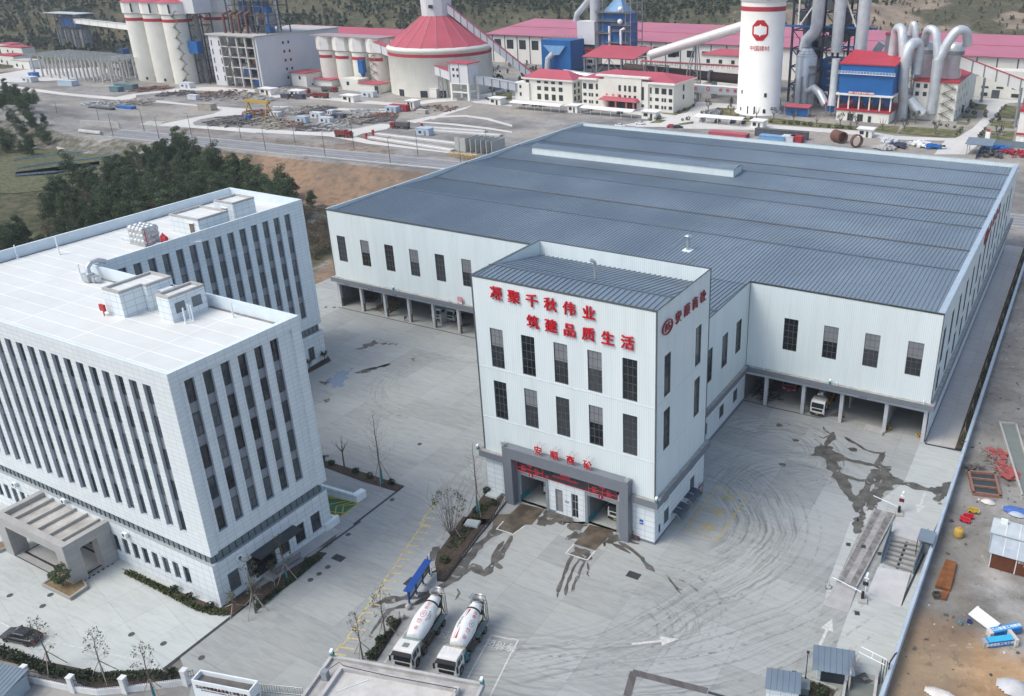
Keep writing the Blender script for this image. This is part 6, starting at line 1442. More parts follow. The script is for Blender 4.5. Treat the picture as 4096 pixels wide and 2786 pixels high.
# ---------------------------------------------------------------- trees
def branchy(h,kind,seed):

 rg=random.Random(seed);tr=MB();br=MB();lf=MB()
 def twig(p,d,L,r,lvl):
  p=Vector(p);pts=[p];q=Vector(p);dd=Vector(d).normalized();n=4
  for i in range(n):
   dd=(dd+Vector((rg.uniform(-.12,.12),rg.uniform(-.12,.12),.13 if kind!='fork' else.22))).normalized();q=q+dd*(L/n);pts.append(q.copy())
  br.tube(pts,[r,r*.8,r*.6,r*.42,r*.25],4,caps=False)
  if lvl>0:
   for i in(1,2,3,4):
    for _ in range(1 if i<4 else 1):
     a=rg.uniform(0,6.28);e=(pts[i]-pts[i-1]).normalized();o=e.orthogonal().normalized();o=Matrix.Rotation(a,3,e)@o
     twig(pts[i],e*.8+o*.7,L*rg.uniform(.3,.5),r*.5,lvl-1)
  return pts[-1]
 lean=Vector((rg.uniform(-.02,.02),rg.uniform(-.02,.02),1))
 if kind in('tall','leafy'):
  H_=h*.93;n=8;pts=[lean*(H_*i/n)+Vector((rg.uniform(-.04,.04)*i/n*3,rg.uniform(-.04,.04)*i/n*3,0))for i in range(n+1)]
  r0=.011*h+.03;tr.tube(pts,[r0*(1-.88*i/n)for i in range(n+1)],7)
  k=30 if kind=='tall' else 22;z0=.30 if kind=='tall' else.36
  for i in range(k):
   f=z0+(1-z0)*i/k;z=H_*f;a=i*2.4+rg.uniform(-.3,.3);q=pts[int(f*n)].lerp(pts[min(n,int(f*n)+1)],f*n-int(f*n))
   L=h*(.235*(1-f)**.7+.05);e=twig(q,(math.cos(a),math.sin(a),.55),L,.011+.010*(1-f),2)
   if kind=='leafy' and rg.random()<.8:foliage(lf,e,.32,9,.085,rg=rg)
 elif kind=='fork':
  tr.tube([(0,0,0),(.03,0,h*.3),(0,.05,h*.5)],[.14,.12,.12],7)
  for a in(.3,2.2,4.3):
   p1=Vector((0,.05,h*.48));p2=p1+Vector((math.cos(a)*.5,math.sin(a)*.5,h*.16));tr.tube([p1,p1.lerp(p2,.5)+Vector((0,0,.05)),p2],[.1,.09,.09],6)
   for b in range(7):twig(p2,(math.cos(a+rg.uniform(-1,1)),math.sin(a+rg.uniform(-1,1)),1.2),h*rg.uniform(.22,.33),.022,0)
 elif kind=='vase':
  for i in range(26):
   a=i*2.4;s=rg.uniform(.15,.62);twig((.12*math.cos(a),.12*math.sin(a),.05),(s*math.cos(a),s*math.sin(a),1),h*rg.uniform(.75,.98),.035,1)
  tr.tube([(0,0,0),(0,0,h*.12)],[.16,.2],7)
  for i in range(70):
   a=rg.uniform(0,6.28);s=rg.uniform(.55,1.0);foliage(lf,(math.cos(a)*s*h*.36,math.sin(a)*s*h*.36,h*(.6+.38*math.sqrt(max(0,1-s*s))+rg.uniform(-.12,.05))),.3,7,.09,rg=rg)
 return tr,br,lf
def yard_tree(name,label,xyh,kind,seed,stakes=True,wrap=False,rz=0,group='bare trees in the yard'):
 x,y,h=xyh
 t_=thing(name,label,'tree',(x,y,.05),rz,group);tr,br,lf=branchy(h,kind,seed)
 part('trunk',tr,BARK,t_);part('branches',br,BARK,t_)
 if lf.f:part('leaves',lf,OLIVE,t_)
 if wrap:m=MB();m.cyl((0,0,.1),(0,0,h*.19),.011*h+.06,n=8);part('trunk_wrap',m,TEAL,t_)
 if stakes:
  for k in range(3):
   a=R(30+120*k+seed*11);m=MB();m.tube([(1.5*math.cos(a),1.5*math.sin(a),0),(.05*math.cos(a),.05*math.sin(a),min(4.2,h*.34))],.05,5);part('support_stake',m,STAKE,t_)
 return t_
yard_tree('bare_tree','tall bare conical tree with teal wrap in the narrow bed behind the office',(-38.33,82.29,13),'tall',3,wrap=True)
yard_tree('bare_tree','tall bare conical tree with teal wrap beside the left corner of the tower',(-20.52,82.9,12.68),'tall',5,wrap=True)
yard_tree('forked_tree','pollarded forked tree with thin upright shoots in the narrow bed',(-46.69,82.83,6.05),'fork',7,False)
yard_tree('multi_stem_tree','vase-shaped many-stemmed shrub tree in the island beside the drive',(-20.71,76.95,7.2),'vase',9)
yard_tree('bare_tree','slim bare tree with a few leaves, nearest the two ball bollards',(-15.49,57.72,7.93),'leafy',11)
yard_tree('bare_tree','slim bare tree with a few leaves at the gatehouse end of the hedge',(-15.33,53.7,7.33),'leafy',13)
yard_tree('bare_tree','bare tree with a few leaves behind the tail of the black sedan',(-45.87,35.72,8.22),'leafy',15)
yard_tree('bare_tree','bare leafy-tipped tree between the white parking bays, teal trunk foot',(-39.35,37.76,7.44),'leafy',17,wrap=True)
yard_tree('bare_tree','bare spreading tree outside the iron fence with a teal trunk foot',(-31.66,38.58,8.3),'leafy',19,wrap=True)
yard_tree('bare_tree','bare staked tree before the dark canopy of the side entrance',(-33.94,59.51,7.34),'leafy',21,wrap=True)
yard_tree('bare_tree','thin bare tree at the lower corner of the office end wall',(-32.63,53.21,9.02),'leafy',23)
yard_tree('small_tree','small leafy staked tree at the front corner of the office',(-35.35,52.22,3.11),'leafy',25)
yard_tree('small_tree','small leafy staked tree left of the ramp railing',(-35.71,58.7,2.83),'leafy',27)
yard_tree('bare_tree','thin bare tree with a teal foot at the left end of the drive hedge',(-33.92,54.55,4.06),'leafy',29,wrap=True)
yard_tree('bare_tree','pale bare tree between the kiosk and the boundary wall',(36.12,76.05,5.24),'tall',31,False)
for k,(q,l)in enumerate(zip([(-78.66,110.2),(-78.87,106.4)],['spiky green palm shrub at the corner of the office rear wing','small leafy shrub against the office rear wing'])):
 t_=thing('palm_shrub',l,'shrub',(*q,.1));m=MB();rg=random.Random(k)
 m.tube([(0,0,0),(0,0,1.0+.3*(1-k))],.09,6);part('trunk',m,BARK,t_);m=MB()
 for i in range(46):
  a=rg.uniform(0,6.28);e=rg.uniform(-.1,1.2);L=rg.uniform(.7,1.25)*(1.15-.25*k);d=Vector((math.cos(a)*math.cos(e),math.sin(a)*math.cos(e),math.sin(e)));s=d.orthogonal().normalized()*.07;p0=Vector((0,0,1.1));m.face([p0,p0+d*L*.6+s,p0+d*L+Vector((0,0,-.15)),p0+d*L*.6-s])
 part('crown',m,HEDGE if k==0 else OLIVE,t_)
def pine(seed,h,mat,brush=False):
 rg=random.Random(seed);t_=thing('pine_tree' if not brush else 'bare_brush','dark green pine in the dense wood left of the warehouse' if not brush else 'brownish leafless bush among the pines left of the warehouse','pine tree' if not brush else 'bush',(0,0,-100),0,'pines of the wood below the highway' if not brush else 'leafless bushes of the wood below the highway')
 m=MB();m.tube([(0,0,-1),(.1,0,h*.4),(0,.1,h*.92)],[.16,.12,.03],6);c=MB()
 if not brush:
  for i in range(30):
   f=rg.uniform(.15,1.0);a=rg.uniform(0,6.28);rr=h*.27*(1.08-f)**.6*rg.uniform(.35,1.0)+.15;p_=(rr*math.cos(a),rr*math.sin(a),h*f)
   m.tube([(0,0,h*f-.5),p_],[.05,.02],4,caps=False);foliage(c,p_,(h*.14*rg.uniform(.8,1.3),h*.14,h*.085),105,.145,rg=rg,shell=.2)
 else:
  for i in range(14):
   a=rg.uniform(0,6.28);rr=rg.uniform(.2,1.7);p_=Vector((rr*math.cos(a),rr*math.sin(a),rg.uniform(1.0,h)));m.tube([(0,0,.1),p_*.5+Vector((0,0,.3)),p_],[.06,.04,.015],4,caps=False);foliage(c,p_,(.9,.9,.7),34,.11,rg=rg,shell=.1)
 part('trunk',m,BARK,t_);part('crown',c,mat,t_);return t_
PN=[pine(1,9.0,PINE),pine(2,7.2,PINE),pine(3,10.5,PINE)];BN=[pine(5,3.6,BRUSH,True),pine(6,2.8,BRUSH,True)]
def inside(p,poly):
 x,y=p;c=False;n=len(poly)
 for i in range(n):
  (x0,y0),(x1,y1)=poly[i],poly[(i+1)%n]
  if(y0>y)!=(y1>y)and x<(x1-x0)*(y-y0)/(y1-y0)+x0:c=not c
 return c
WOOD=[(-231.6,124.6),(-242.1,140.6),(-254.1,158.8),(-281.3,176.8),(-277.1,185.8),(-284.3,204.8),(-292.5,224.2),(-287.5,232.9),(-265.4,230.6),(-241.6,225.9),(-210.9,211.8),(-190,202.8),(-170,189.8),(-173.5,170.2),(-177.8,151.8),(-182.2,125.3),(-191,103.2)]
KNOLL=[(-498.6,263.9),(-524.9,297.2),(-445.7,264.4),(-392.9,240.2),(-353,218.2),(-343.9,204),(-352.9,188)]
rg=random.Random(21);spots=[]
def scatter(poly,n,dmin,zmin=None):
 bx0,bx1=min(p[0]for p in poly),max(p[0]for p in poly);by0,by1=min(p[1]for p in poly),max(p[1]for p in poly);out=[];tries=0
 while len(out)<n and tries<40000:
  tries+=1;p=(rg.uniform(bx0,bx1),rg.uniform(by0,by1))
  if inside(p,poly)and all((p[0]-q[0])**2+(p[1]-q[1])**2>dmin*dmin for q in out):out.append(p)
 return out
edge=[(-227.4,122.4),(-246.4,154.2),(-174.4,149.2),(-182.2,125.3),(-191,103.2)]
pts=scatter(WOOD,300,3.7);np_=0
for p in pts:
 low=inside(p,edge)and rg.random()<.55
 src=BN[rg.randrange(2)]if(low or rg.random()<.12)else PN[rg.randrange(3)]
 o=place(src,(p[0],p[1],ground(*p)-.1),rg.uniform(0,6.28));s=rg.uniform(.75,1.2);o.scale=(s,s,s*rg.uniform(.9,1.15))
for p in scatter(KNOLL,80,4.6):
 o=place(PN[rg.randrange(3)],(p[0],p[1],ground(*p)-.1),rg.uniform(0,6.28),'dark pine on the earth knoll at the left edge of the picture','pines on the knoll');s=rg.uniform(.6,1.0);o.scale=(s,s,s)
bank=[(-181.8,200.8),(-174.7,204.4),(-149.8,180.7),(-142.3,166.3),(-159,181)]
for p in scatter(bank,34,2.2):
 o=place(BN[rg.randrange(2)],(p[0],p[1],ground(*p)-.1),rg.uniform(0,6.28),'grey leafless bush on the stream bank between office and warehouse','bushes on the stream bank');s=rg.uniform(.8,1.3);o.scale=(s,s,s)
for q,l in zip([(-205.4,213.9),(-200.1,213.1),(-211.1,209.3),(-188.3,210.7)],['largest at the right end of the wood','right of the largest one at the end of the wood','left of the largest one at the end of the wood','small and alone on the brown bank']):
 o=place(PN[2]if l[0]=='l' else PN[1],(*q,ground(*q)),1.0,'dark pine, '+l,'pines by the brown bank');s=.8 if l[0]=='s' else 1.15;o.scale=(s,s,s)
def hillwood(name,n,cond,mat,hs=(4,9),seed=3,cl=7,leaf=1.05):
 rg=random.Random(seed);V=[];k=0;tries=0
 rs=np.random.RandomState(seed);cen=[]
 while k<n and tries<n*12:
  tries+=1;x=rg.uniform(-1150,330);y=rg.uniform(430,1500)
  if hill(x,y)<1.5 and y>520:continue
  if not cond(x,y):continue
  cen.append((x,y,ground(x,y),rg.uniform(*hs)));k+=1
 cen=np.array(cen);m_=22
 N=len(cen)*m_
 c=np.repeat(cen,m_,0);u=rs.rand(N);a=rs.rand(N)*6.283;f=.15+.85*u
 rr=c[:,3]*.30*(1.1-f)**.55*np.sqrt(rs.rand(N));P=np.stack([c[:,0]+rr*np.cos(a),c[:,1]+rr*np.sin(a),c[:,2]+c[:,3]*f],1)
 d=rs.normal(size=(N,3));d/=np.linalg.norm(d,axis=1)[:,None];e=np.cross(d,rs.normal(size=(N,3)));e/=np.linalg.norm(e,axis=1)[:,None];g=np.cross(d,e);s=(leaf*(.6+.8*rs.rand(N)))[:,None]
 Q=np.stack([P-e*s-g*s*.6,P+e*s-g*s*.6,P+e*s*.6+g*s*.7,P-e*s*.6+g*s*.7],1).reshape(-1,3)
 me=bpy.data.meshes.new(name);me.vertices.add(len(Q));me.vertices.foreach_set('co',Q.ravel());me.loops.add(len(Q));me.loops.foreach_set('vertex_index',np.arange(len(Q),dtype=np.int32));me.polygons.add(N);me.polygons.foreach_set('loop_start',np.arange(0,len(Q),4,dtype=np.int32));me.polygons.foreach_set('loop_total',np.full(N,4,dtype=np.int32));me.update();me.validate();me.materials.append(mat)
 o=bpy.data.objects.new(name,me);link(o);o['kind']='stuff'
FARG=leafmat('far_pine',(0.055,0.08,0.05),(0.12,0.14,0.085),(0.035,0.05,0.035));FARB=leafmat('far_brush',(0.10,0.09,0.065),(0.20,0.175,0.125),(0.05,0.045,0.035))
def dense(x,y):return nz(x,y,0.009,12)+.25*nz(x,y,0.03,4)
def bare_r(x,y):return x>-230 and y<650+.27*min(x,150)+190+60*nz(x,y,.01,6)
hillwood('wooded_hillside',12500,lambda x,y:dense(x,y)>-.16 and not bare_r(x,y),FARG)
hillwood('brush_hillside',4500,lambda x,y:dense(x,y)<=.1,FARB,(2,4.5),8,5,.6)
# ---------------------------------------------------------------- street lamps along the highway
def lamp_post(h=9.8):
 t_=thing('street_lamp','','street lamp',(0,0,0));m=MB();m.cyl((0,0,0),(0,0,h),.13,.07,7);part('pole',m,M('lamp_pole',(0.10,0.10,0.105),0.5,.3),t_)
 m=MB();m.tube([(0,0,h-.2),(0,.6,h+.1),(0,1.3,h+.1)],.05,5);part('arm',m,MATS['lamp_pole'],t_);m=MB();m.box(-.15,1.2,h+.02,.15,1.9,h+.14);part('lamp_head',m,MATS['lamp_pole'],t_);m=MB();m.cyl((0,0,0),(0,0,.5),.25,n=8);part('base',m,COPING,t_);return t_
LP=lamp_post()
for k,q in enumerate([(-330.9,233.3),(-307.5,238.9),(-274.4,239.2)]+[(-245.9,242.5),(-215.5,245.1),(-185.1,248.5),(-161,260.7)]):
 place(LP,(*q,0),R(5),'dark street lamp on the near side of the highway, %s from the left'%ORD[k],'street lamps along the highway')
for k,q in enumerate([(-386.7,243.3),(-357.9,245),(-330.6,248),(-302.5,251.1),(-274.3,254.2)]+[(-245,257.2),(-215.4,260.8),(-184.4,263.6),(-161.4,278.1)]):
 place(LP,(*q,0),R(185),'dark street lamp on the far side of the highway, %s from the left'%ORD[k],'street lamps along the highway')
t_=thing('guard_rail','low steel guard rail along the near edge of the highway','guard rail',(-230,road_near(-230)-.9,0));m=MB();m.tube([(x,road_near(x)-.9,.65)for x in(-225,-190,-160,-120)],.12,6);part('rail',m,STEEL,t_,True);m=MB()
for k in range(26):x=-224+4*k;m.box(x,road_near(x)-.95,-.2,x+.12,road_near(x)-.83,.7)
part('post',m,STEEL,t_,True)
# ---------------------------------------------------------------- fence, name wall, gatehouse
FW=M('fence_white',(0.70,0.71,0.70),0.7,var=0.12,streak=.25);IRON=M('black_iron',(0.03,0.032,0.034),0.5)
fl=[(-57.08,30.87),(-53.46,31.64),(-46.77,33.3),(-40.66,34.9),(-37.7,35.89),(-35.33,37.53),(-30.26,41.45),(-29.61,42.25)]
t_=thing('boundary_fence','white plinth fence with black iron bars along the front of the office court','fence',(*fl[3],0))
pl=MB();bars=MB()
for a,b in zip(fl,fl[1:]):
 wall_seg(pl,a,b,.3,-.6,.75);a=Vector(a);b=Vector(b);L=(b-a).length;n_=int(L/.22)
 for k in range(n_):q=a.lerp(b,(k+.5)/n_);bars.box(q.x-.015,q.y+.1,.75,q.x+.015,q.y+.13,1.85)
 d=(b-a).normalized();nn=Vector((-d.y,d.x))*.13
 for z in(.95,1.65):bars.tube([(*(a+nn),z),(*(b+nn),z)],.03,4)
part('plinth',pl,FW,t_,True);part('iron_bars',bars,IRON,t_,True)
for k in(1,2,3,5,6):
 m=MB();x,y=fl[k];m.rbox((x,y+.15,.75),(.62,.62,2.7),.25).rbox((x,y+.15,2.13),(.72,.72,.1),.25);part('pillar',m,FW,t_,True)
ga=R(15)
def gpt(x,y):return(x*math.cos(ga)-y*math.sin(ga),x*math.sin(ga)+y*math.cos(ga))
nx_,ny_=-27.3,40.55
t_=thing('name_wall','white company name wall with dark characters and a sunken top at the bottom edge','sign',(nx_,ny_,0),ga)
m=MB();m.box(0,0,-.8,7.2,.12,3).box(0,1.4,-.8,7.2,1.55,3).box(0,.12,-.8,.15,1.4,3).box(7.05,.12,1.6,7.2,1.4,3);part('wall',m,WHITE,t_)
m=MB();m.box(.15,.12,2.2,7.05,1.4,2.4);part('sunken_top',m,M('wet_grey_top',(0.13,0.125,0.115),0.5,var=0.3),t_)
ORI[t_]=Vector()
BRONZE=M('bronze_letter',(0.09,0.03,0.02),0.4,.3)
write('name_lettering','江山市安顺商品混凝土有限公司',.46,.02,BRONZE,t_,(3.6,-.03,2.2),FRONT,.006);write('name_lettering','JIANGSHAN ANSHUN COMMERCIAL CONCRETE CO.,LTD',.2,.01,BRONZE,t_,(3.6,-.02,1.78),FRONT,.003)
gx0,gy0=-14.17,44.31
t_=thing('gatehouse','flat roofed grey gatehouse seen from above at the bottom edge of the picture','gatehouse',(gx0,gy0,0),R(15));ORI[t_]=Vector()
GW=M('weathered_parapet',(0.46,0.455,0.44),0.85,var=0.2,streak=.3);GR=M('gatehouse_roof',(0.42,0.415,0.40),0.85,var=0.3,scale=.8)
m=MB();W_,Dp=18.2,7.5;y1=5.6
m.box(1.2,-3,0,16.6,y1-1.2,3.4);part('walls',m,TILEB,t_)
m=MB();m.box(0,-3,3.4,W_,y1,3.65);part('eaves_slab',m,GR,t_)
m=MB();m.box(0,y1-.35,3.65,W_,y1,4.05).box(0,-3,3.65,.35,y1-.35,4.05).box(W_-.35,-3,3.65,W_,y1-.35,4.05);part('outer_parapet',m,GW,t_)
m=MB();m.box(2.1,y1-1.9,3.653,16.0,y1-1.5,4.45).box(2.1,-3,3.653,2.5,y1-1.9,4.45).box(15.6,-3,3.653,16.0,y1-1.9,4.45);part('inner_parapet',m,GW,t_)
m=MB();m.box(2.5,-3,3.655,15.6,y1-1.9,3.95);part('roof',m,M('pale_gatehouse_roof',(0.52,0.51,0.48),0.85,var=0.15,scale=.8),t_)
for x,y,l in((1.1,2.6,'left'),(16.9,.6,'right')):
 p_=gpt(x,y);t2=thing('control_box','grey steel control box on the %s side of the gatehouse roof'%l,'control box',(gx0+p_[0],gy0+p_[1],3.65),R(15),'control boxes on the gatehouse roof');m=MB();m.box(-.35,-.3,.05,.35,.3,1.15).box(-.38,-.33,1.15,.38,.33,1.2);part('case',m,M('grey_cabinet',(0.24,0.27,0.29),0.5),t2);m=MB();m.box(-.3,-.315,.12,.3,-.302,1.1);part('door',m,M('grey_cabinet_door',(0.28,0.31,0.33),0.5),t2)
for x,y,l in((.3,5.5,'left'),(18.0,5.4,'right')):p_=gpt(x,y);lamp_head('white camera on a teal mount at the far %s corner of the gatehouse roof'%l,gx0+p_[0],gy0+p_[1],4.05,R(15))
m=MB();m.tube([(0,0,.05),(2.1,2.6,.06)],.05,5);p_=gpt(3.3,1.0);single('loose_pipe',m,WHITE,'white pipe lying across the pale gatehouse roof','pipe',(gx0+p_[0],gy0+p_[1],3.95),R(5))
m=MB();m.tube([(1.2,2.9,4.6),(1.6,4.6,4.2),(2.5,4.0,4.5),(8,3.75,4.5),(15.8,3.75,4.5),(15.9,3.2,4.5)],.04,4);single('roof_cable',m,BLACKP,'black cable along the inner parapet of the gatehouse roof','cable',(gx0,gy0,0),R(15))
g_=[(-21.97,44.66),(-17.26,46.5)];t_=thing('sliding_gate','folding steel gate between the name wall and the gatehouse','gate',(*g_[0],0));m=MB();a,b=Vector(g_[0]),Vector(g_[1])
for k in range(18):
 q=a.lerp(b,k/17);m.tube([(q.x,q.y,.1),(q.x,q.y,1.3)],.04,4)
for z in(.2,1.25):m.tube([(a.x,a.y,z),(b.x,b.y,z)],.05,4)
part('gate_bars',m,STEEL,t_,True)
a,b=Vector((-16.41,63.18)),Vector((-17.92,68.89));d=(b-a).normalized();ang=math.atan2(d.y,d.x);L=(b-a).length
t_=thing('notice_board','long blue roofed notice board with three glazed panels beside the drive','notice board',(a.x,a.y,0),ang);ORI[t_]=Vector()
BLUEB=paint('notice_blue',(0.012,0.06,0.27),.4)
for k in range(4):
 m=MB();x=L*k/3;m.box(x-.1,-.08,.15,x+.1,.08,2.55 if k<3 else 3.0);part('post',m,BLUEB,t_);m=MB();m.box(x-.22,-.22,0,x+.22,.22,.2);part('post_foot',m,COPING,t_)
PAN=[M('notice_paper',(0.35,0.45,0.50),0.3),M('notice_paper2',(0.30,0.38,0.44),0.3),M('notice_paper3',(0.40,0.42,0.22),0.3)]
for k in range(3):
 x0,x1=L*k/3+.12,L*(k+1)/3-.12;m=MB();m.box(x0,-.06,.85,x1,.06,2.4);fr=part('panel_frame',m,M('panel_navy',(0.012,0.03,0.075),0.4),t_)
 m=MB();m.face([(x0+.15,-.065,1.15),(x1-.15,-.065,1.15),(x1-.15,-.065,2.3),(x0+.15,-.065,2.3)]);part('notice_sheet',m,PAN[k],fr)
 if k==2:
  for j,mm in enumerate((MATS['hazard_yellow'],GREENT,PRED)):m=MB();w_=(x1-x0-.4)/3;m.face([(x0+.2+w_*j,-.069,1.3),(x0+.15+w_*(j+1),-.069,1.3),(x0+.15+w_*(j+1),-.069,2.1),(x0+.2+w_*j,-.069,2.1)]);part('notice_sheet',m,mm,fr)
 if k==0:write('notice_text','安全生产',.22,.002,BLACKP,fr,((x0+x1)/2,-.07,2.05),FRONT)
m=MB();m.hexa([(-.35,-.5,2.5),(L+.05,-.5,2.5),(L+.05,.45,2.5),(-.35,.45,2.5),(-.35,-.5,2.56),(L+.05,-.5,2.56),(L+.05,.45,2.62),(-.35,.45,2.62)]);part('roof',m,BLUEB,t_)
m=MB();m.box(L-.05,-.16,2.2,L+.35,-.09,3.35);part('end_sign',m,WHITE,t_)
for k,(q,l)in enumerate(zip([(-16.16,62.63),(-15.62,60.93)],['pale stone ball bollard at the near foot of the notice board','pale stone ball bollard at the end of the truck-side hedge'])):
 t_=thing('ball_bollard',l,'bollard',(*q,0),0,'stone ball bollards');m=MB();m.lathe([(0,.12),(.2,.16),(.32,.3),(.36,.47),(.32,.64),(.2,.78),(0,.83)],n=16);part('ball',m,COPING,t_);m=MB();m.cyl((0,0,0),(0,0,.17),.24,n=14);part('foot',m,COPING,t_)
def rail(lbl,line,h=.85,pale=False):
 t_=thing('low_railing',lbl,'railing',(*line[0],0),0,'low railings in the yard');m=MB();c=MB()
 for a,b in zip(line,line[1:]):
  a,b=Vector(a),Vector(b);L=(b-a).length;k=max(1,int(L/.5))
  for i in range(k+1):q=a.lerp(b,i/k);m.box(q.x-.025,q.y-.025,0,q.x+.025,q.y+.025,h)
  for z in(.25,h-.05):c.tube([(*a,z),(*b,z)],.025,4)
  wall_seg(c,a,b,.16,0,.13)
 part('posts',m,IRON,t_,True);part('rails_and_kerb',c,M('kerb_white',(0.34,0.34,0.33),0.8)if pale else IRON,t_,True)
rail('black low railing round the right side of the island before bay 2',[(-18.74,88.21),(-18.42,86.47),(-17.57,81.43)]+[(-17.16,78.25),(-15.48,68.82),(-16.46,68.67)]);rail('black low railing beside the two parked mixer trucks',[(-13.72,54.17),(-15.42,60.39),(-16.25,61.14)]);rail('short black railing between the notice board and the island',[(-17.95,69.37),(-17.64,69.91)])
m=MB();m.hexa([(-1.1,-.8,.05),(1.1,-.8,.05),(1.1,.8,.05),(-1.1,.8,.05),(-1,-.7,.32),(1,-.7,.32),(1,.7,.32),(-1,.7,.32)])
for q,l in zip([(-19.59,80.33)],['pale flat hatch slab in the island left of the bays']):single('hatch_slab',m,M('hatch_grey',(0.42,0.46,0.45),0.6),l,'hatch',(*q,0.1),R(15))
q=-21.07,87.64;single('hatch_slab',m,MATS['hatch_grey'],'pale flat hatch slab against the tower corner','hatch',(*q,0.1),0)
m=MB();m.cyl((0,0,0),(0,0,1.1),.2,n=12);q=2.06,88.3;single('hazard_bollard',m,HZM,'yellow and black striped bollard by the right leg of the portal','bollard',(*q,0))
t_=thing('generator','small dark machine on the ground right of the striped bollard','machine',(2.78,88.25,0));m=MB();m.box(-.4,-.3,.12,.4,.3,.55);part('engine',m,DUSTY,t_);m=MB();m.tube([(-.45,-.35,.1),(-.45,-.35,.7),(.45,-.35,.7),(.45,-.35,.1)],.03,5).tube([(-.45,.35,.1),(-.45,.35,.7),(.45,.35,.7),(.45,.35,.1)],.03,5);part('frame',m,PRED,t_)
t_=thing('hand_cart','red two-wheeled hand cart against the side of the tower base','cart',(6.1,102.5,0));m=MB();m.box(-.35,-.5,.2,.35,.3,.5);part('tray',m,M('tan_tray',(0.25,0.19,0.11),0.8),t_);m=MB();m.tube([(-.3,.3,.4),(-.3,.8,1.3),(.3,.8,1.3),(.3,.3,.4)],.04,5);part('handle',m,PRED,t_)
for s in(-1,1):m=MB();m.cyl((s*.38,0,.2),(s*.46,0,.2),.2,n=12);part('wheel',m,TYREB,t_)
for k,(q,l)in enumerate(zip([(19,135.4),(27.25,135),(32.24,134.9)],['left of the twin trough bay','right of the twin trough bay','at the far right corner column'])):
 m=MB();m.lathe([(.45,0),(.45,.7),(0,.7)],n=12,a0=math.pi,a1=2*math.pi);single('column_guard',m,HZM,'striped yellow column guard '+l,'column guard',(q[0],q[1]-.2,0),0,'striped column guards')
m=MB();m.box(-1.6,-1,0,1.6,1,.45)
for q,l in zip([(24.7,133.2)],['pale concrete sump block before the twin trough bay']):single('sump_block',m,M('pale_sump',(0.44,0.435,0.42),0.85,var=.2),l,'concrete block',(q[0]+.4,q[1]-.2,0))
RUBB=M('steel_scrap',(0.10,0.10,0.10),0.7,.3,var=.3,scale=3)
def pile(lbl,x,y,n,r,L,mat,name='scrap_pile',h=.6,seed=1,thick=.06,group=None,cat='pile',z=0):
 rg=random.Random(seed);m=MB()
 for i in range(n):
  a=rg.uniform(0,6.28);q=rg.uniform(0,1)**.6*r;zz_=h*(1-q/r)*rg.random()+thick;m.rbox((math.cos(a)*q,math.sin(a)*q,zz_),(L*rg.uniform(.5,1),thick*rg.uniform(.6,2.5),thick*rg.uniform(.6,1.6)),rg.uniform(0,3.14),rx=rg.uniform(-.1,.1),ry=rg.uniform(-.12,.12))
 return single(name,m,mat,lbl,cat,(x,y,z),0,group)
pile('heap of dark steel bars in the dark corner bay beside the link block',4.5,137.5,70,2.6,4,RUBB,h=2.2,seed=2);pile('heap of long timber in the second left open bay',-86.5,138,40,2.4,6,M('old_timber',(0.22,0.18,0.13),0.9,var=.3),h=1.6,seed=3,thick=.12);pile('dark scrap against the end wall of the far left bay',-94,139,40,1.8,2,RUBB,h=1.2,seed=4)
# ---------------------------------------------------------------- weighbridges and barriers on the right
lanes=[(29.81,92.44),(29.8,107.1)];SLAB=M('weighbridge_slab',(0.33,0.325,0.315),0.85,var=.25,scale=1.2,streak=0)
a=[(29.78,92.3),(32.45,92.5),(32.81,108.7),(29.8,107.1)];b=[(32.44,107.5),(33.51,110.5),(30.47,110.3),(29.86,106.2)]
t_=thing('weighbridge','worn raised concrete weighbridge lane with tyre-blackened sides between two barriers','weighbridge',(*a[0],0));m=MB();top=[a[0],a[1],*[(33.44,110.5),(30.36,110.4)]];m.prism(top,0,.32,0,bottom=False);part('deck',m,SLAB,t_,True)
m=MB()
p0,p1,p2,p3=[Vector(q)for q in top]
for f0,f1 in((.08,.36),(.64,.92)):m.face([(*p0.lerp(p1,f0),.324),(*p0.lerp(p1,f1),.324),(*p3.lerp(p2,f1),.324),(*p3.lerp(p2,f0),.324)])
part('tyre_track',m,M('blackened_track',(0.22,0.215,0.205),0.9,var=.5,scale=1.5),t_,True)
rp=[(29.64,87.45),(32.63,87.47),(32.44,92.26),(29.85,92.21)];m=MB();m.hexa([(*q,0)for q in rp]+[(*rp[0],.02),(*rp[1],.02),(*rp[2],.31),(*rp[3],.31)]);part('approach_ramp',m,M('ramp_grey',(0.38,0.375,0.365),0.85,var=.15),t_,True)
w2=[(34.34,98.77),(37.97,98.54),(38.24,105.4),(34.12,104.8)];t_=thing('weighbridge','second weighbridge with blue-grey side panels and cross beams over an open pit','weighbridge',(*w2[0],0))
m=MB();m.prism(w2,.0,.05,0,bottom=False);part('pit_floor',m,M('pit_floor',(0.36,0.345,0.315),0.9,var=.2),t_,True)
q0,q1,q2,q3=[Vector(q)for q in w2]
for k in range(6):
 f_=.03+.17*k;m=MB();A,B=q0.lerp(q3,f_),q1.lerp(q2,f_);dd=(q3-q0).normalized()*.22;m.hexa([(*A,.051),(*B,.051),(*(B+dd),.051),(*(A+dd),.051),(*A,.3),(*B,.3),(*(B+dd),.3),(*(A+dd),.3)]);part('cross_beam',m,M('beam_paint',(0.20,0.225,0.23),0.6),t_,True)
m=MB();A,B=q0.lerp(q1,.5),q3.lerp(q2,.5);stroke(m,A,B,.35,.056);part('centre_gap',m,BLACKP,t_,True)
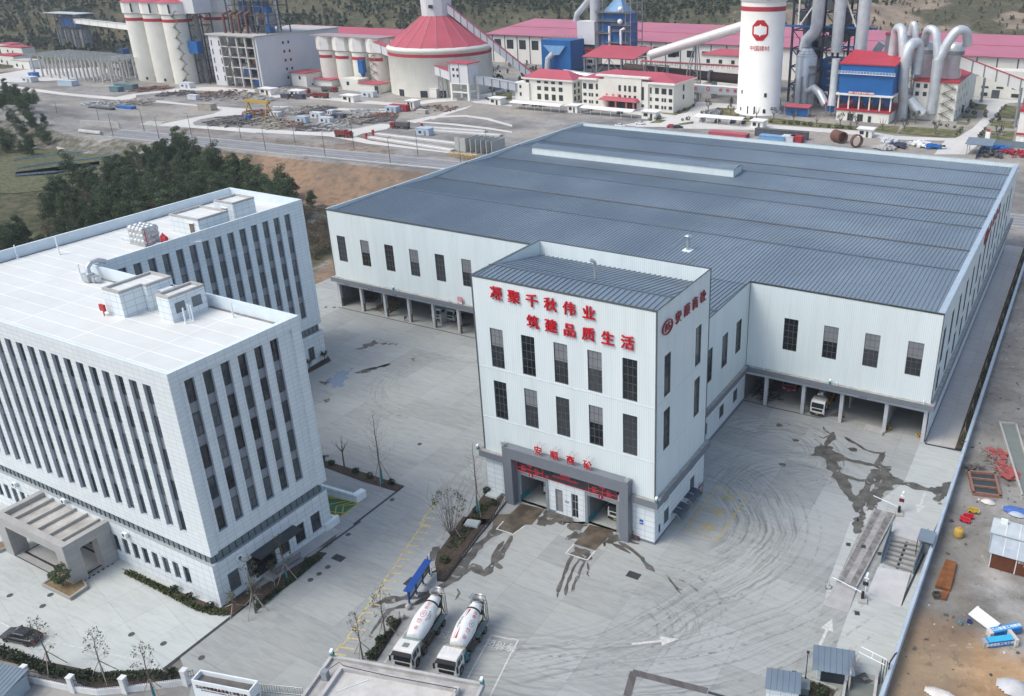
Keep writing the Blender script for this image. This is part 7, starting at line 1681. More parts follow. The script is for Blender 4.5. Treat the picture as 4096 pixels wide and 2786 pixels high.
for s0,s1,l in((q0,q3,'l'),(q1,q2,'r')):m=MB();off=(q0-q1).normalized()*.3*(1 if l=='l' else-1);wall_seg(m,s0+off,s1+off+(q3-q0)*.25,.1,0,1.9);part('side_panel',m,M('blue_grey_panel',(0.17,0.22,0.26),0.5,var=.15),t_,True)
for rp,l in(([(33.82,92.4),(38.12,91.34),(37.98,98.17),(33.92,97.42)],1),([(34.24,105.3),(38.04,105.3),(38.2,109.7),(33.93,109.2)],0)):
 m=MB();z=(.03,.03,.42,.42)if l else(.42,.42,.03,.03);m.hexa([(*q,-.05)for q in rp]+[(*q,zz_)for q,zz_ in zip(rp,z)]);part('ramp',m,M('pale_ramp',(0.47,0.475,0.465),0.85,var=.1),t_,True)
def barrier(lbl,base,tip,h=3.0,screen=False):
 t_=thing('barrier',lbl,'barrier',(*base,0),0,'lifting barriers of the weighbridge');x,y=base
 m=MB();m.rbox((0,0,.15),(1.1,1.6,.3),.3);part('plinth',m,COPING,t_);m=MB();m.rbox((0,0,.75),(.35,.4,.95),.3);part('motor_box',m,BLACKP,t_)
 tx,ty=tip[0]-x,tip[1]-y;m=MB();m.tube([(0,0,1.1),(tx,ty,1.1)],.06,6);part('boom',m,WHITE,t_)
 m=MB();m.cyl((.15,.6,.3),(.15,.6,h),.06,n=6);part('camera_pole',m,WHITE,t_);m=MB();m.rbox((.15,.6,h),(.25,.7,.2)).rbox((.15,.5,h-.5),(.6,.15,.15));part('camera',m,WHITE,t_)
 m=MB();m.rbox((.1,.5,h*.62),(.7,.15,.5));part('display',m,M('red_display',(0.16,0.01,0.02),0.4)if screen else BLACKP,t_)
barrier('far lifting barrier with a red display beside the run-off stain',(33.75,111.2),(29.73,112.4),3.3,True);barrier('near lifting barrier with white camera pole at the weighbridge ramp',(33.55,90.64),(29.33,91.82),3.6)
for q,l in zip([(29.2,90.91)]+[(29.23,110.1)],['near barrier arm','far barrier arm']):
 t_=thing('barrier_rest','small concrete rest post for the '+l,'post',(*q,0),0,'barrier rest posts');m=MB();m.box(-.3,-.3,0,.3,.3,.3);part('foot',m,COPING,t_);m=MB();m.cyl((0,0,.3),(0,0,1.1),.07,n=6);part('post',m,COPING,t_)
m=MB();m.box(-.3,-.35,0,.3,.35,.02)
for q,l in zip([(29.15,100.8),(33.43,100.8),(29.09,90.86),(33.61,87.93),(31.16,100.9)],['by the upper stain','between the two weighbridges','at the near barrier rest','below the near barrier','in the worn lane']):single('drain_cover',m,GRATE,'small square drain cover '+l,'drain cover',(*q,.33 if 'lane' in l else.012),.3,'small square drain covers')
t_=thing('booth','small blue-grey roofed control booth against the boundary wall','booth',(38.63,104.1,0));m=MB();m.box(-1,-1.4,2.5,1.1,1.4,2.62);part('roof',m,ROOFB,t_);m=MB();m.box(-.6,-.6,0,.6,.9,1.7);part('cabinet',m,MATS['grey_cabinet'],t_);m=MB()
for x,y in((-.9,-1.3),(1,-1.3),(-.9,1.3),(1,1.3)):m.box(x-.05,y-.05,0,x+.05,y+.05,2.5)
part('posts',m,DKFRAME,t_)
kx,ky=33.96,75.27;t_=thing('kiosk','small gate kiosk with a sloping blue-grey sheet roof and dark glass front','kiosk',(kx,ky,0),R(15));m=MB();m.box(-1.7,.2,0,1.7,2.4,2.3);part('walls',m,TILEB,t_);m=MB();m.box(-1.3,.12,.2,1.3,.19,2.1);part('shutter',m,M('dark_shutter',(0.03,0.04,0.05),0.4),t_)
m=ribbed(-2.3,2.3,[(-.7,2.45),(2.6,3.0)],.6,.05,.06);part('roof',m,ROOFB,t_);m=MB();m.box(1.75,-.5,0,1.9,3.6,2.6);part('side_wall',m,COPING,t_)
t_=thing('cabinet','dark green electric cabinet with a sloped lid in the planted corner','cabinet',(31.22,72.85,.1),R(15));m=MB();m.box(-.8,-.6,0,.8,.6,1.0);part('case',m,M('green_cabinet',(0.14,0.17,0.165),0.5),t_);m=MB();m.hexa([(-.9,-.7,1.003),(.9,-.7,1.003),(.9,.7,1.003),(-.9,.7,1.003),(-.85,-.6,1.1),(.85,-.6,1.1),(.85,.6,1.2),(-.85,.6,1.2)]);part('lid',m,M('cabinet_lid',(0.20,0.225,0.22),0.5),t_)
m=MB();m.cyl((0,0,0),(0,0,4.2),.06,.05,7).rbox((0,0,4.25),(.3,.3,.15)).cyl((0,0,0),(0,0,.6),.12,n=7);single('lamp_pole',m,IRON,'thin dark lamp pole in the planted corner by the kiosk','lamp pole',(31.2,74.35,.1))
t_=thing('planting_kerb','pale kerb wall round the planted corner by the kiosk','kerb',(29.33,74.56,0));m=MB();kp=[(29.33,74.56),(34.63,74.64)];wall_seg(m,kp[0],kp[1],.25,0,.35);kq=[(29.33,74.56),(29.25,69.64)];wall_seg(m,kq[1],kq[0],.25,0,.35);part('kerb',m,GW,t_,True)
m=ribbed(-2.2,1.6,[(-1.5,2.6),(1.2,3.0)],.6,.05,.06);t_=thing('lean_to_roof','blue-grey sheet roof cut by the bottom edge left of the green cabinet','roof',(29.96,70.88,0),R(15));part('roof',m,ROOFB,t_);m=MB();m.box(-2,-1.2,0,1.4,1,2.5);part('walls',m,TILEB,t_)
sp=[(35.09,76.4),(38.23,77.7),(38.35,75.13),(35.25,73.49)];sheet('settling_water',sp,.03,M('green_grey_water',(0.19,0.21,0.18),0.15,var=.1));stain([(35.17,77.54),(36.09,77.84),(36.84,78.88),(38.05,77.96),(36.92,77.01),(35.38,76.74)],90,.15,.4,z=.034)
t_=thing('pipe_stand','white and dark pipe frame with a bent hose beside the boundary wall','frame',(38.6,77.71,0));bx_,by_=38.6,77.71
m=MB();m.tube([(-2.6,1.2,3.4),(.4,.6,3.4)],.06,5).tube([(-2.7,.6,3.1),(.3,0,3.1)],.06,5).tube([(-1.2,.9,3.4),(-1.2,.3,3.1)],.04,5);part('white_pipe',m,WHITE,t_);m=MB()
for dx in(0,.25,.5):m.tube([(dx,.2+dx,0),(dx,.2+dx,3.6-dx)],.05,5)
part('upright',m,GRATE,t_);m=MB();m.tube([(.6,.8,2.6),(1.0,1.2,3.6),(1.2,1.6,3.9),(1.0,1.9,3.4),(.7,1.2,2.8),(.6,.3,.3)],.07,6);part('hose',m,GRATE,t_)
for q,l in zip([(35.52,74.31),(38.35,77.22)],['left','right']):m=MB();m.box(-.15,-3,0,.15,2.2,.9);single('sump_wall',m,GW,'low concrete wall on the %s of the greenish water by the kiosk'%l,'wall',(*q,0),R(8),'low walls of the water sump')
# ---------------------------------------------------------------- boundary wall and the dirt lot
WALLB=M('blue_white_wall',(0.50,0.56,0.61),0.6,var=.08,streak=.2)
wl=[(39.15,58),(39.3,76),(39.45,100),(39.5,133),(39.5,133.5),(39.4,262)]
t_=thing('boundary_wall','long pale blue boundary wall between the yard and the dirt lot','wall',(39.3,76,0));m=MB();c=MB()
for k,(a,b)in enumerate(zip(wl,wl[1:])):
 if k==3:continue
 a,b=Vector(a),Vector(b);m.hexa([(a.x,a.y,-.8),(a.x+.3,a.y,-.8),(b.x+.3,b.y,-.8),(b.x,b.y,-.8),(a.x,a.y,1.75),(a.x+.3,a.y,1.75),(b.x+.3,b.y,1.75),(b.x,b.y,1.75)]);c.hexa([(a.x-.12,a.y,1.753),(a.x+.42,a.y,1.753),(b.x+.42,b.y,1.753),(b.x-.12,b.y,1.753),(a.x-.02,a.y,1.9),(a.x+.32,a.y,1.9),(b.x+.32,b.y,1.9),(b.x-.02,b.y,1.9)])
part('wall',m,WALLB,t_,True);part('coping',c,M('wall_cap',(0.40,0.47,0.53),0.5),t_,True)
bed('planting_bed',[(38.1,133.6),(39.4,133.6),(39.3,250),(38.0,249)])
hm=MB();rg=random.Random(4)
for k in range(95):foliage(hm,(38.8+rg.uniform(-.15,.15),134.5+1.2*k,.5),(.5,.9,.5),18,.13,rg=rg)
single('hedge',hm,SHRUB,'long dark bush strip between the alley and the boundary wall','hedge',group='clipped hedges in the yard')
for k in range(12):
 m=MB();m.tube([(-.5,0,.3),(0,.2,2.4)],.04,4).tube([(.5,.3,.3),(0,.2,2.4)],.04,4).tube([(0,.2,.2),(0,.2,3.2)],.03,4);single('support_stake',m,STAKE,'thin tied stakes in the dark bush strip, %s from the near end'%ORD[k],'stakes',(38.8,137+9*k,0),0,'stakes in the bush strip')
t_=thing('workers_shed','worn shed with grey panelled stepped roof and a rust-brown front wall, right edge','shed',(46.72,105,-.2));GPAN=M('shed_roof_panel',(0.42,0.47,0.50),0.5,var=.15,scale=.7);RUSTW=M('rust_brown_board',(0.125,0.045,0.022),0.8,var=.25,scale=2,streak=.4)
m=MB();m.box(0,0,0,14,.1,2.4);part('front_wall',m,RUSTW,t_)
for k in range(5):
 m=MB();m.box(.02+3.1*k,-.06,0,.14+3.1*k,-.003,2.45);part('white_post',m,FW,t_)
m=MB();m.hexa([(-.2,-.3,2.45),(14,-.3,2.45),(14,3.2,2.95),(-.2,3.2,2.95),(-.2,-.3,2.52),(14,-.3,2.52),(14,3.2,3.02),(-.2,3.2,3.02)]);part('lower_roof',m,GPAN,t_);m=MB();m.box(-.5,3.3,0,14,6.8,3.2);part('rear_cabin',m,M('pale_blue_cabin',(0.38,0.46,0.52),0.6),t_);m=MB();m.box(-.6,3.2,3.203,14,6.9,3.3);part('upper_roof',m,M('shed_upper_panel',(0.50,0.55,0.56),0.5,var=.12),t_)
m=MB()
for k in range(8):m.hexa([(1.4+1.7*k,-.3,2.525),(1.5+1.7*k,-.3,2.525),(1.5+1.7*k,3.15,3.025),(1.4+1.7*k,3.15,3.025),(1.4+1.7*k,-.3,2.57),(1.5+1.7*k,-.3,2.57),(1.5+1.7*k,3.15,3.07),(1.4+1.7*k,3.15,3.07)]);m.box(1.2+1.7*k,3.25,3.303,1.35+1.7*k,6.85,3.36)
part('roof_batten',m,FW,t_)
write('shed_lettering','浙江安居建筑工程',.34,.004,FW,t_,ORI[t_]+Vector((4.7,-.02,2.0)),FRONT);write('shed_lettering','项目部 电话',.24,.004,FW,t_,ORI[t_]+Vector((4.7,-.02,1.6)),FRONT)
m=MB();m.box(-.45,-.2,.02,.45,.2,.7);x,y=46,113.8;single('air_conditioner',m,WHITE,'white air conditioner box on top of the worn shed','air conditioner',(ORI[t_].x+.8,ORI[t_].y+6.0,3.1))
t_=thing('yellow_tank','yellow plastic barrel tank standing among rubbish','tank',(42.19,110,-.15));m=MB();m.lathe([(.0,0),(.62,0),(.68,.15),(.68,.95),(.6,1.15),(.3,1.28),(.2,1.3)],n=20);part('tank_body',m,M('yellow_plastic',(0.50,0.32,0.07),0.5),t_);m=MB();m.cyl((0,0,1.28),(0,0,1.4),.2,n=12);part('lid',m,M('yellow_plastic_lid',(0.55,0.36,0.09),0.5),t_)
RUSTP=M('rusted_steel',(0.24,0.095,0.035),0.8,.2,var=.35,scale=1.2)
def slab(lbl,name,pts,h,mat,cat,z=-.2):
 m=MB();cx,cy=pts[0];m.prism([(x-cx,y-cy)for x,y in pts],0,h);return single(name,m,mat,lbl,cat,(cx,cy,z))
slab('long rusted steel plate box lying on the dirt','steel_plate',[(41.24,97.46),(43.07,97.48),(42.97,103.4),(41.55,103.5)],.45,RUSTP,'steel plate');slab('smaller rusted steel plate under the end of the long one','steel_plate',[(41.86,96.61),(42.1,95.58),(42.89,95.65),(42.96,97.31)],.3,RUSTP,'steel plate')
slab('large white board lying flat on the brown earth','white_board',[(45.75,94.14),(48.66,92.26),(49.45,94.14),(46.52,96.09)],.12,M('bright_board',(0.80,0.80,0.79),0.5),'board',-.05)
t_=thing('crate','small dark open steel crate beside the rusted plates','crate',(41.72,95.84,-.25),.5);m=MB()
for s in(-1,1):m.box(s*.4-.04,-.4,0,s*.4+.04,.4,.6).box(-.36,s*.4-.04,0,.36,s*.4+.04,.6)
part('sides',m,RUBB,t_);m=MB();m.box(-.36,-.36,.02,.36,.36,.12);part('bottom',m,RUSTP,t_)
BLU1=paint('pillar_blue',(0.02,0.16,0.42),.4);BLU2=paint('pillar_cyan',(0.05,0.42,0.66),.4);FOAM=M('broken_base',(0.58,0.55,0.50),0.9,var=.15)
for q,an,L_,l,tx,top in(([(49.01,91.41),(51.82,93.92)],0,0,'blue sign pillar lying farther back on the brown earth, lettering on its upper face','江山智慧工地建设',1),([(48.64,89.41),(51.22,91.36)],0,0,'blue sign pillar lying nearer, with a pale base slab at its right end','美丽建筑工地管理家',0)):
 a,b=Vector(q[0]),Vector(q[1]);L_=(b-a).length;an=math.atan2(b.y-a.y,b.x-a.x);t_=thing('sign_pillar',l,'sign pillar',(a.x,a.y,-.15),an);ORI[t_]=Vector()
 m=MB();m.box(0,0,0,L_,.9,.85);part('pillar_body',m,BLU1,t_);m=MB();m.box(.1,.02,.853,L_-.05,.88,.87);part('upper_face',m,BLU2 if not top else paint('pillar_mid',(0.03,0.27,0.58),.4),t_)
 m=MB();m.box(-.5,.05,.02,-.003,.85,.8);part('torn_end',m,FOAM if top else STEEL,t_)
 if not top:m=MB();m.box(L_+.003,-.3,0,L_+.4,1.5,1.0);part('base_slab',m,FOAM,t_)
 if top:write('pillar_lettering',tx,.5,.004,WHITE,t_,(L_*.5,.45,.88),(0,0,0))
 else:write('pillar_lettering',tx,.44,.004,WHITE,t_,(L_*.52,-.01,.42),FRONT)
bp=[Vector(q)for q in[(40.86,127.5),(44.93,128.7),(46.44,122.4),(42.51,121.4)]];t_=thing('brick_pit','open brick-walled pit with three chambers of dark water','pit',(*bp[3],0));BRK=M('red_brick',(0.27,0.15,0.115),0.9,var=.3,scale=4)
for k in range(4):m=MB();wall_seg(m,bp[k],bp[(k+1)%4],-.35,-.9,.25);part('brick_wall',m,BRK,t_,True)
for f_ in(.33,.66):m=MB();wall_seg(m,bp[0].lerp(bp[3],f_),bp[1].lerp(bp[2],f_),.25,-.9,.15);part('cross_wall',m,BRK,t_,True)
m=MB();m.face([(*q,-.12)for q in bp[::-1]]);part('pit_water',m,M('dark_pit_water',(0.045,0.055,0.055),0.2),t_,True)
tp=[Vector(q)for q in[(43.46,145.3),(45.93,146.1),(50.93,124.9),(49.07,123.6)]];t_=thing('water_trough','long concrete trough of greenish water cut by the right edge','trough',(*tp[3],0))
for a,b in((tp[0],tp[3]),(tp[1],tp[2]),(tp[3],tp[2]),(tp[0],tp[1])):m=MB();wall_seg(m,a,b,.3,-.5,.35);part('trough_wall',m,COPING,t_,True)
m=MB();m.face([(*q,.03)for q in tp[::-1]]);part('trough_water',m,MATS['green_grey_water'],t_,True)
REDBRD=M('faded_red_board',(0.36,0.085,0.08),0.8,var=.35,scale=1.5)
rg=random.Random(8)
def boards(lbl,pts,n,size,mat,seed):
 rg=random.Random(seed);m=MB();cx=sum(p[0]for p in pts)/len(pts);cy=sum(p[1]for p in pts)/len(pts);k=0
 while k<n:
  x=rg.uniform(min(p[0]for p in pts),max(p[0]for p in pts));y=rg.uniform(min(p[1]for p in pts),max(p[1]for p in pts))
  if inside((x,y),pts):m.rbox((x-cx,y-cy,.05+.025*(k%14)),(size[0]*rg.uniform(.5,1),size[1]*rg.uniform(.5,1),.03),rg.uniform(0,3.14),rx=rg.uniform(-.06,.06));k+=1
 single('board_pile',m,mat,lbl,'pile of boards',(cx,cy,-.15),0,'piles of boards on the dirt lot')
boards('scattered red formwork boards left of the water trough',[(42.57,135.9),(44.97,137.2),(45.9,133.2),(43.36,133.7)],26,(1.6,.9),REDBRD,1);boards('lower heap of red formwork boards beside the brick pit',[(43.51,133.8),(45.82,132.4),(47.9,131),(47.97,128.6),(46.44,128.1),(44.97,131.2)],40,(1.7,.9),REDBRD,2);boards('grey timber lengths mixed with the red boards',[(41.98,135.2),(43.01,136.5),(46.2,131.9),(45.84,129.2),(42.81,132.7)],60,(2.6,.1),M('grey_timber',(0.30,0.27,0.24),0.9,var=.3),3);boards('dark planks at the upper corner of the brick pit',[(40.54,128.6),(41.48,130.1),(43.16,129.9),(42.06,128.3)],24,(1.8,.2),M('dark_plank',(0.15,0.13,0.12),0.9,var=.3),4)
def plast_barrier(lbl,q,rz,mat):
 t_=thing('plastic_barrier',lbl,'plastic barrier',(*q,-.1),rz);m=MB();m.box(-.75,-.25,0,.75,.25,.2).box(-.7,-.15,.2,.7,.15,.42).box(-.7,-.1,.55,.7,.1,.7)
 for k in range(4):m.box(-.7+.42*k,-.12,.42,-.55+.42*k,.12,.55)
 part('barrier_body',m,mat,t_);m=MB();m.box(-.6,-.28,.02,-.3,-.251,.18).box(.3,-.28,.02,.6,-.251,.18);part('foot_slot',m,BLACKP,t_)
REDPL=M('red_plastic',(0.55,0.03,0.05),0.5);plast_barrier('red plastic road barrier lying near the yellow tank, upper one',(42.79,115),.3,REDPL);plast_barrier('red plastic road barrier lying near the yellow tank, lower one',(42.51,113.9),-.2,REDPL);plast_barrier('yellow plastic barrier lying on the dirt above the red ones',(43.23,116.8),.1,M('yellow_plastic_b',(0.52,0.36,0.05),0.5))
def tarp(lbl,q,rx_,ry_,mat,seed,h=.35,name='tarpaulin',cat='tarpaulin'):
 m=MB();n=12;m.v=[((i/n-.5)*2*rx_+.2*mnoise.noise(Vector((i,j,seed))),(j/n-.5)*2*ry_+.2*mnoise.noise(Vector((j,i,seed+3))),max(.02,h*(1-((i/n-.5)**2+(j/n-.5)**2)*4)+.22*h*mnoise.noise(Vector((i*.7,j*.7,seed)))))for j in range(n+1)for i in range(n+1)]
 m.f=[(j*(n+1)+i,j*(n+1)+i+1,(j+1)*(n+1)+i+1,(j+1)*(n+1)+i)for j in range(n)for i in range(n)if math.hypot(i/n-.46,j/n-.46)<.52];m.mi=[0]*len(m.f);m.sm=[True]*len(m.f);single(name,m,mat,lbl,cat,(*q,-.15))
tarp('crumpled blue tarpaulin on the dirt above the worn shed',(48.67,119.9),1.7,1.2,M('blue_tarp',(0.08,0.17,0.48),0.5,var=.3,scale=3),1);tarp('pale crumpled sheet half over the blue tarpaulin',(48.89,119.1),1.2,.7,M('pale_tarp',(0.45,0.52,0.58),0.5),2);tarp('large grey heap of sheeting at the bottom right corner',(52.02,84.42),1.9,1.3,M('grey_tarp',(0.48,0.49,0.50),0.6,var=.15),3,1.0,'rubbish_heap','heap');tarp('white sack heap on the dirt above the barrier stain',(44.82,120.4),1.0,.6,M('white_sack',(0.62,0.60,0.56),0.7,var=.2),4,.5,'sack_heap','heap');tarp('white and grey rubbish heap at the bottom edge of the dirt lot',(44.91,79.7),1.7,.8,MATS['white_sack'],5,.5,'rubbish_heap','heap')
m=MB();m.tube([(0,0,0),(5.4,.3,0)],.16,8);single('white_pipe',m,M('bright_pipe',(0.78,0.78,0.76),0.4),'long white pipe lying above the worn shed at the right edge','pipe',(47.7,116.3,.1),R(-8))
m=MB();m.box(-.25,-.25,0,.25,.25,.3);m.cyl((0,0,.3),(0,0,.45),.12,n=8);single('gas_bottle',m,M('teal_can',(0.12,0.22,0.25),0.5),'teal can lying on the brown earth','can',(45.08,92.1,-.15));single('gas_bottle',m,M('blue_can',(0.03,0.04,0.18),0.5),'small dark blue can left of the white board','can',(46.04,92.99,-.2))
rg=random.Random(77);litter={'white':MB(),'stone':MB(),'dark':MB()}
for k in range(900):
 x=rg.uniform(40.2,75);y=rg.uniform(40,215);kk=rg.random();key='white' if kk<.13 else('stone' if kk<.62 else 'dark');s=rg.uniform(.1,.42)*(1.3 if x<43.5 else 1)
 litter[key].rbox((x,y,-.28+.22*nz(x,y,.25,4)+s*.1),(s,s*rg.uniform(.4,1),s*rg.uniform(.15,.5)),rg.uniform(0,3.1),rx=rg.uniform(-.4,.4),ry=rg.uniform(-.4,.4))
for key,mm in(('white',M('paper_scrap',(0.68,0.68,0.66),0.8)),('stone',M('pale_rubble',(0.33,0.29,0.24),0.95,var=.3)),('dark',M('dark_rubble',(0.11,0.10,0.09),0.95,var=.3))):
 o=bpy.data.objects.new(key+'_litter' if key!='stone' else 'rubble',mesh('litter',litter[key],mm));link(o);o['kind']='stuff'
t_=thing('small_shed','small shed with a blue-grey sheet roof outside the fence, bottom left corner','shed',(-47.39,31,-.3),R(14));m=ribbed(-3,2.6,[(-1.8,2.2),(1.8,2.75)],.5,.05,.06);part('roof',m,ROOFB,t_);m=MB();m.box(-2.7,-1.5,0,2.3,1.5,2.15);part('walls',m,M('pale_blue_cabin',(0.38,0.46,0.52)),t_)
# ---------------------------------------------------------------- the cement works behind
CREAM=M('cream_render',(0.70,0.69,0.62),0.75,var=.08,scale=.12,streak=.18);CREAMW=M('cream_white',(0.74,0.73,0.68),0.75,var=.06,scale=.12,streak=.1);GREYW=M('pale_grey_wall',(0.60,0.61,0.63),0.7,var=.06,scale=.1,streak=.15)
PINKR=M('faded_red_roof',(0.42,0.085,0.115),0.6,var=.10,scale=.08);PINK2=M('pink_roof_sheet',(0.44,0.145,0.20),0.55,var=.10,scale=.05);REDT=M('red_band',(0.40,0.035,0.05),0.6);BLUEF=M('works_blue',(0.012,0.115,0.34),0.5,var=.08,scale=.2);SKYB=M('light_blue_roof',(0.17,0.34,0.55),0.5)
GALV=M('galvanised_cladding',(0.58,0.615,0.64),0.33,.3,var=.14,scale=.35);DKST=M('dark_steel',(0.10,0.11,0.125),0.6,.2,var=.2,scale=.5);GRST=M('grey_steel',(0.24,0.255,0.27),0.6,.1,var=.15,scale=.4);RUSTB=M('rust_primer',(0.16,0.075,0.06),0.8,var=.25,scale=.6);WINM=M('works_window',(0.035,0.045,0.05),0.2,var=.2,scale=.2);CONCW=M('works_concrete',(0.46,0.45,0.43),0.9,var=.15,scale=.3)
def P_(t_,n,mat,fn,**k):
 m=MB();fn(m);return part(n,m,mat,t_,True,**k)
def wins(t_,L,Y,mat=None):

 for x0,z0,x1,z1 in L:
  o=P_(t_,'window',CONCW,lambda m:m.box(x0-.12,Y-.05,z0-.12,x1+.12,Y-.003,z1+.12));P_(o,'pane',mat or WINM,lambda m:m.box(x0,Y-.08,z0,x1,Y-.053,z1))
def swins(t_,L,X):
 for y0,z0,y1,z1 in L:o=P_(t_,'window',CONCW,lambda m:m.box(X+.003,y0-.1,z0-.1,X+.05,y1+.1,z1+.1));P_(o,'pane',WINM,lambda m:m.box(X+.053,y0,z0,X+.08,y1,z1))
def frame_(m,x0,y0,x1,y1,z0,z1,nx,ny,nz,r=.25,brace=True):
 X=[x0+(x1-x0)*i/nx for i in range(nx+1)];Y=[y0+(y1-y0)*i/ny for i in range(ny+1)];Z=[z0+(z1-z0)*i/nz for i in range(nz+1)]
 for x in X:
  for y in Y:m.box(x-r,y-r,z0,x+r,y+r,z1)
 for z in Z[1:]:
  for y in Y:m.box(x0,y-r*.8,z-r,x1,y+r*.8,z)
  for x in X:m.box(x-r*.8,y0,z-r,x+r*.8,y1,z)
 if brace:
  for a,b in zip(Z,Z[1:]):
   for k,(p,q)in enumerate(zip(X,X[1:])):m.tube([(p,y0,a),(q,y0,b)]if k%2 else[(q,y0,a),(p,y0,b)],r*.5,4)
   m.tube([(x1,y0,a),(x1,y1,b)],r*.5,4)
def hiproof(m,x0,y0,x1,y1,z,h,o=1.0,th=.35):
 x0-=o;x1+=o;y0-=o;y1+=o;d=(y1-y0)/2;ym=(y0+y1)/2
 A,B,C,D_=(x0,y0,z),(x1,y0,z),(x1,y1,z),(x0,y1,z);E,F=(x0+d,ym,z+h),(x1-d,ym,z+h)
 for f in([A,B,F,E],[B,C,F],[C,D_,E,F],[D_,A,E]):m.face(f)
def stairs(t_,x,y,z0,z1,n,w=5,ax='x',name='stair'):
 m=MB()
 for k in range(n):
  a,b=z0+(z1-z0)*k/n,z0+(z1-z0)*(k+1)/n;s=1 if k%2 else-1
  p=lambda d,z:(x+d,y,z)if ax=='x' else(x,y+d,z)
  m.tube([p(-s*w/2,a),p(s*w/2,b)],.22,4);m.tube([p(-s*w/2,a+1),p(s*w/2,b+1)],.07,4);m.rbox(p(s*w/2,b),(1.6,1.6,.15))
 part(name,m,M('stair_khaki',(0.20,0.185,0.14),0.8),t_,True)
t_=thing('storage_shed','very long cream shed with a pink roof across the back of the works','shed',(-150,525,0));P_(t_,'wall',CREAMW,lambda m:m.box(-340,525,-.2,75,585,18.8));P_(t_,'roof',PINK2,lambda m:(m.face([(-341,523,18.9),(76,523,18.9),(76,588,24.6),(-341,588,24.6)]),m.face([(-341,588,24.6),(76,588,24.6),(76,640,19),(-341,640,19)]),m.face([(-341,523.2,18.3),(76,523.2,18.3),(76,523,18.9),(-341,523,18.9)])))
P_(t_,'roof_seam',PINKR,lambda m:m.hexa([(-341,553.5,21.64),(76,553.5,21.64),(76,554.3,21.7),(-341,554.3,21.7),(-341,553.5,21.75),(76,553.5,21.75),(76,554.3,21.82),(-341,554.3,21.82)]))
for k in range(40):x=-336+10.4*k;P_(t_,'wall_strip',DKST,lambda m:m.box(x,524.9,0,x+.7,524.99,18.8))
wins(t_,[(-334+10.4*k,9.5,-328.5+10.4*k,15.5)for k in range(14)]+[(-196+10.4*k,10,-191+10.4*k,14)for k in range(6)],524.98)
t_=thing('storage_shed','cream shed with a faded red roof behind the four cream silos','shed',(-400,448,0));P_(t_,'wall',CREAMW,lambda m:m.box(-470,448,-.2,-318,476,22.4));P_(t_,'roof',PINKR,lambda m:(m.face([(-471,446,22.5),(-317,446,22.5),(-317,472,25),(-471,472,25)]),m.face([(-471,472,25),(-317,472,25),(-317,490,22),(-471,490,22)])))
for k in range(12):x=-425+9*k;P_(t_,'wall_strip',DKST,lambda m:m.box(x,447.9,4,x+.6,447.99,22.4))
wins(t_,[(-421.5+9*k,17,-418+9*k,20)for k in range(11)],447.98)
t_=thing('hall','cream building with dark garage doors at the far right of the works','building',(0,506,0));P_(t_,'wall',CREAM,lambda m:m.box(-26,505.5,0,70,518,14));wins(t_,[(-11.6,1.0,-10.5,2.9),(-6.6,0.9,-3.3,2.6),(8.4,1.0,11.9,2.8),(-6.8,5.0,-3.3,5.8),(0.6,5.0,4.0,5.9),(8.1,5.1,11.5,6.0),(-10.4,11.1,-8.4,12.1)],505.4);P_(t_,'door',DKST,lambda m:[m.box(*q)for q in((-1.3,505.3,0,2.6,505.45,4.2),)])
def bigsilo(lbl,x,y,r=8.3,z1=39.5,zt=46.5,seg=32):
 t_=thing('silo',lbl,'silo',(x,y,0),0,'big cream silos with red roofs');P_(t_,'shaft',CREAM,lambda m:m.lathe([(r,-.2),(r,z1)],(x,y,0),seg));P_(t_,'red_stripe',REDT,lambda m:m.lathe([(r+.06,z1-4),(r+.06,z1-2.2)],(x,y,0),seg));P_(t_,'collar',CREAMW,lambda m:m.lathe([(r,z1),(r+.9,z1+.6),(r+.9,zt)],(x,y,0),12,smooth=False));P_(t_,'roof',PINKR,lambda m:m.lathe([(r+1.6,zt),(0,zt+4.2)],(x,y,0),12,smooth=False))
 for k in(0,1):
  a=R(-130+72*k);P_(t_,'window_slot',WINM,lambda m:m.rbox((x+(r+.95)*math.cos(a),y+(r+.95)*math.sin(a),43.2),(.3,.9,5),a));P_(t_,'door',WINM,lambda m:m.rbox((x+(r+.02)*math.cos(a),y+(r+.02)*math.sin(a),1.6),(.3,1.6-k*.4,3.2-1.6*k),a))
 return t_
for k,l in enumerate(['leftmost','middle','nearest the zigzag stair']):bigsilo('big cream silo with a red cone roof, front row, '+l,-482.3+17.4*k,361.2)
s3=bigsilo('big cream silo behind the zigzag stair, right of the lift shaft',-440,384,zt=48)
bigsilo('big cream silo in the rear row, its roof just showing',-462,381,zt=49);stairs(s3,-440.5,354.5,0,42,14,4.2)
t_=thing('lift_tower','white block on dark steel legs between the big silos','tower',(-440,364,0));P_(t_,'block',GREYW,lambda m:m.box(-443,360,40.5,-429,372,60));P_(t_,'steel_legs',DKST,lambda m:frame_(m,-439,362,-430,371,0,40.4,1,1,6,.3));P_(t_,'casing',GRST,lambda m:m.box(-437.5,365,0,-435.5,367,40.4));P_(t_,'blue_box',BLUEF,lambda m:m.box(-438,358,18,-430,361.8,25))
t_=thing('hopper_station','four grey hoppers under an open roofed steel frame left of the big silos','hopper station',(-560,410,0));hx,hy=-702.1,443.7
for k in range(4):P_(t_,'hopper',GRST,lambda m:m.lathe([(4.2,2),(4.2,16)],(hx-15+10*k,hy+6,0),14))
P_(t_,'steel_frame',DKST,lambda m:frame_(m,hx-22,hy,hx+21,hy+12,0,28,4,1,3,.3));P_(t_,'roof',GALV,lambda m:m.box(hx-24,hy-1,28.1,hx+22,hy+13,28.6));P_(t_,'blue_motor',BLUEF,lambda m:m.box(hx-10,hy+3,18,hx+12,hy+9,25))
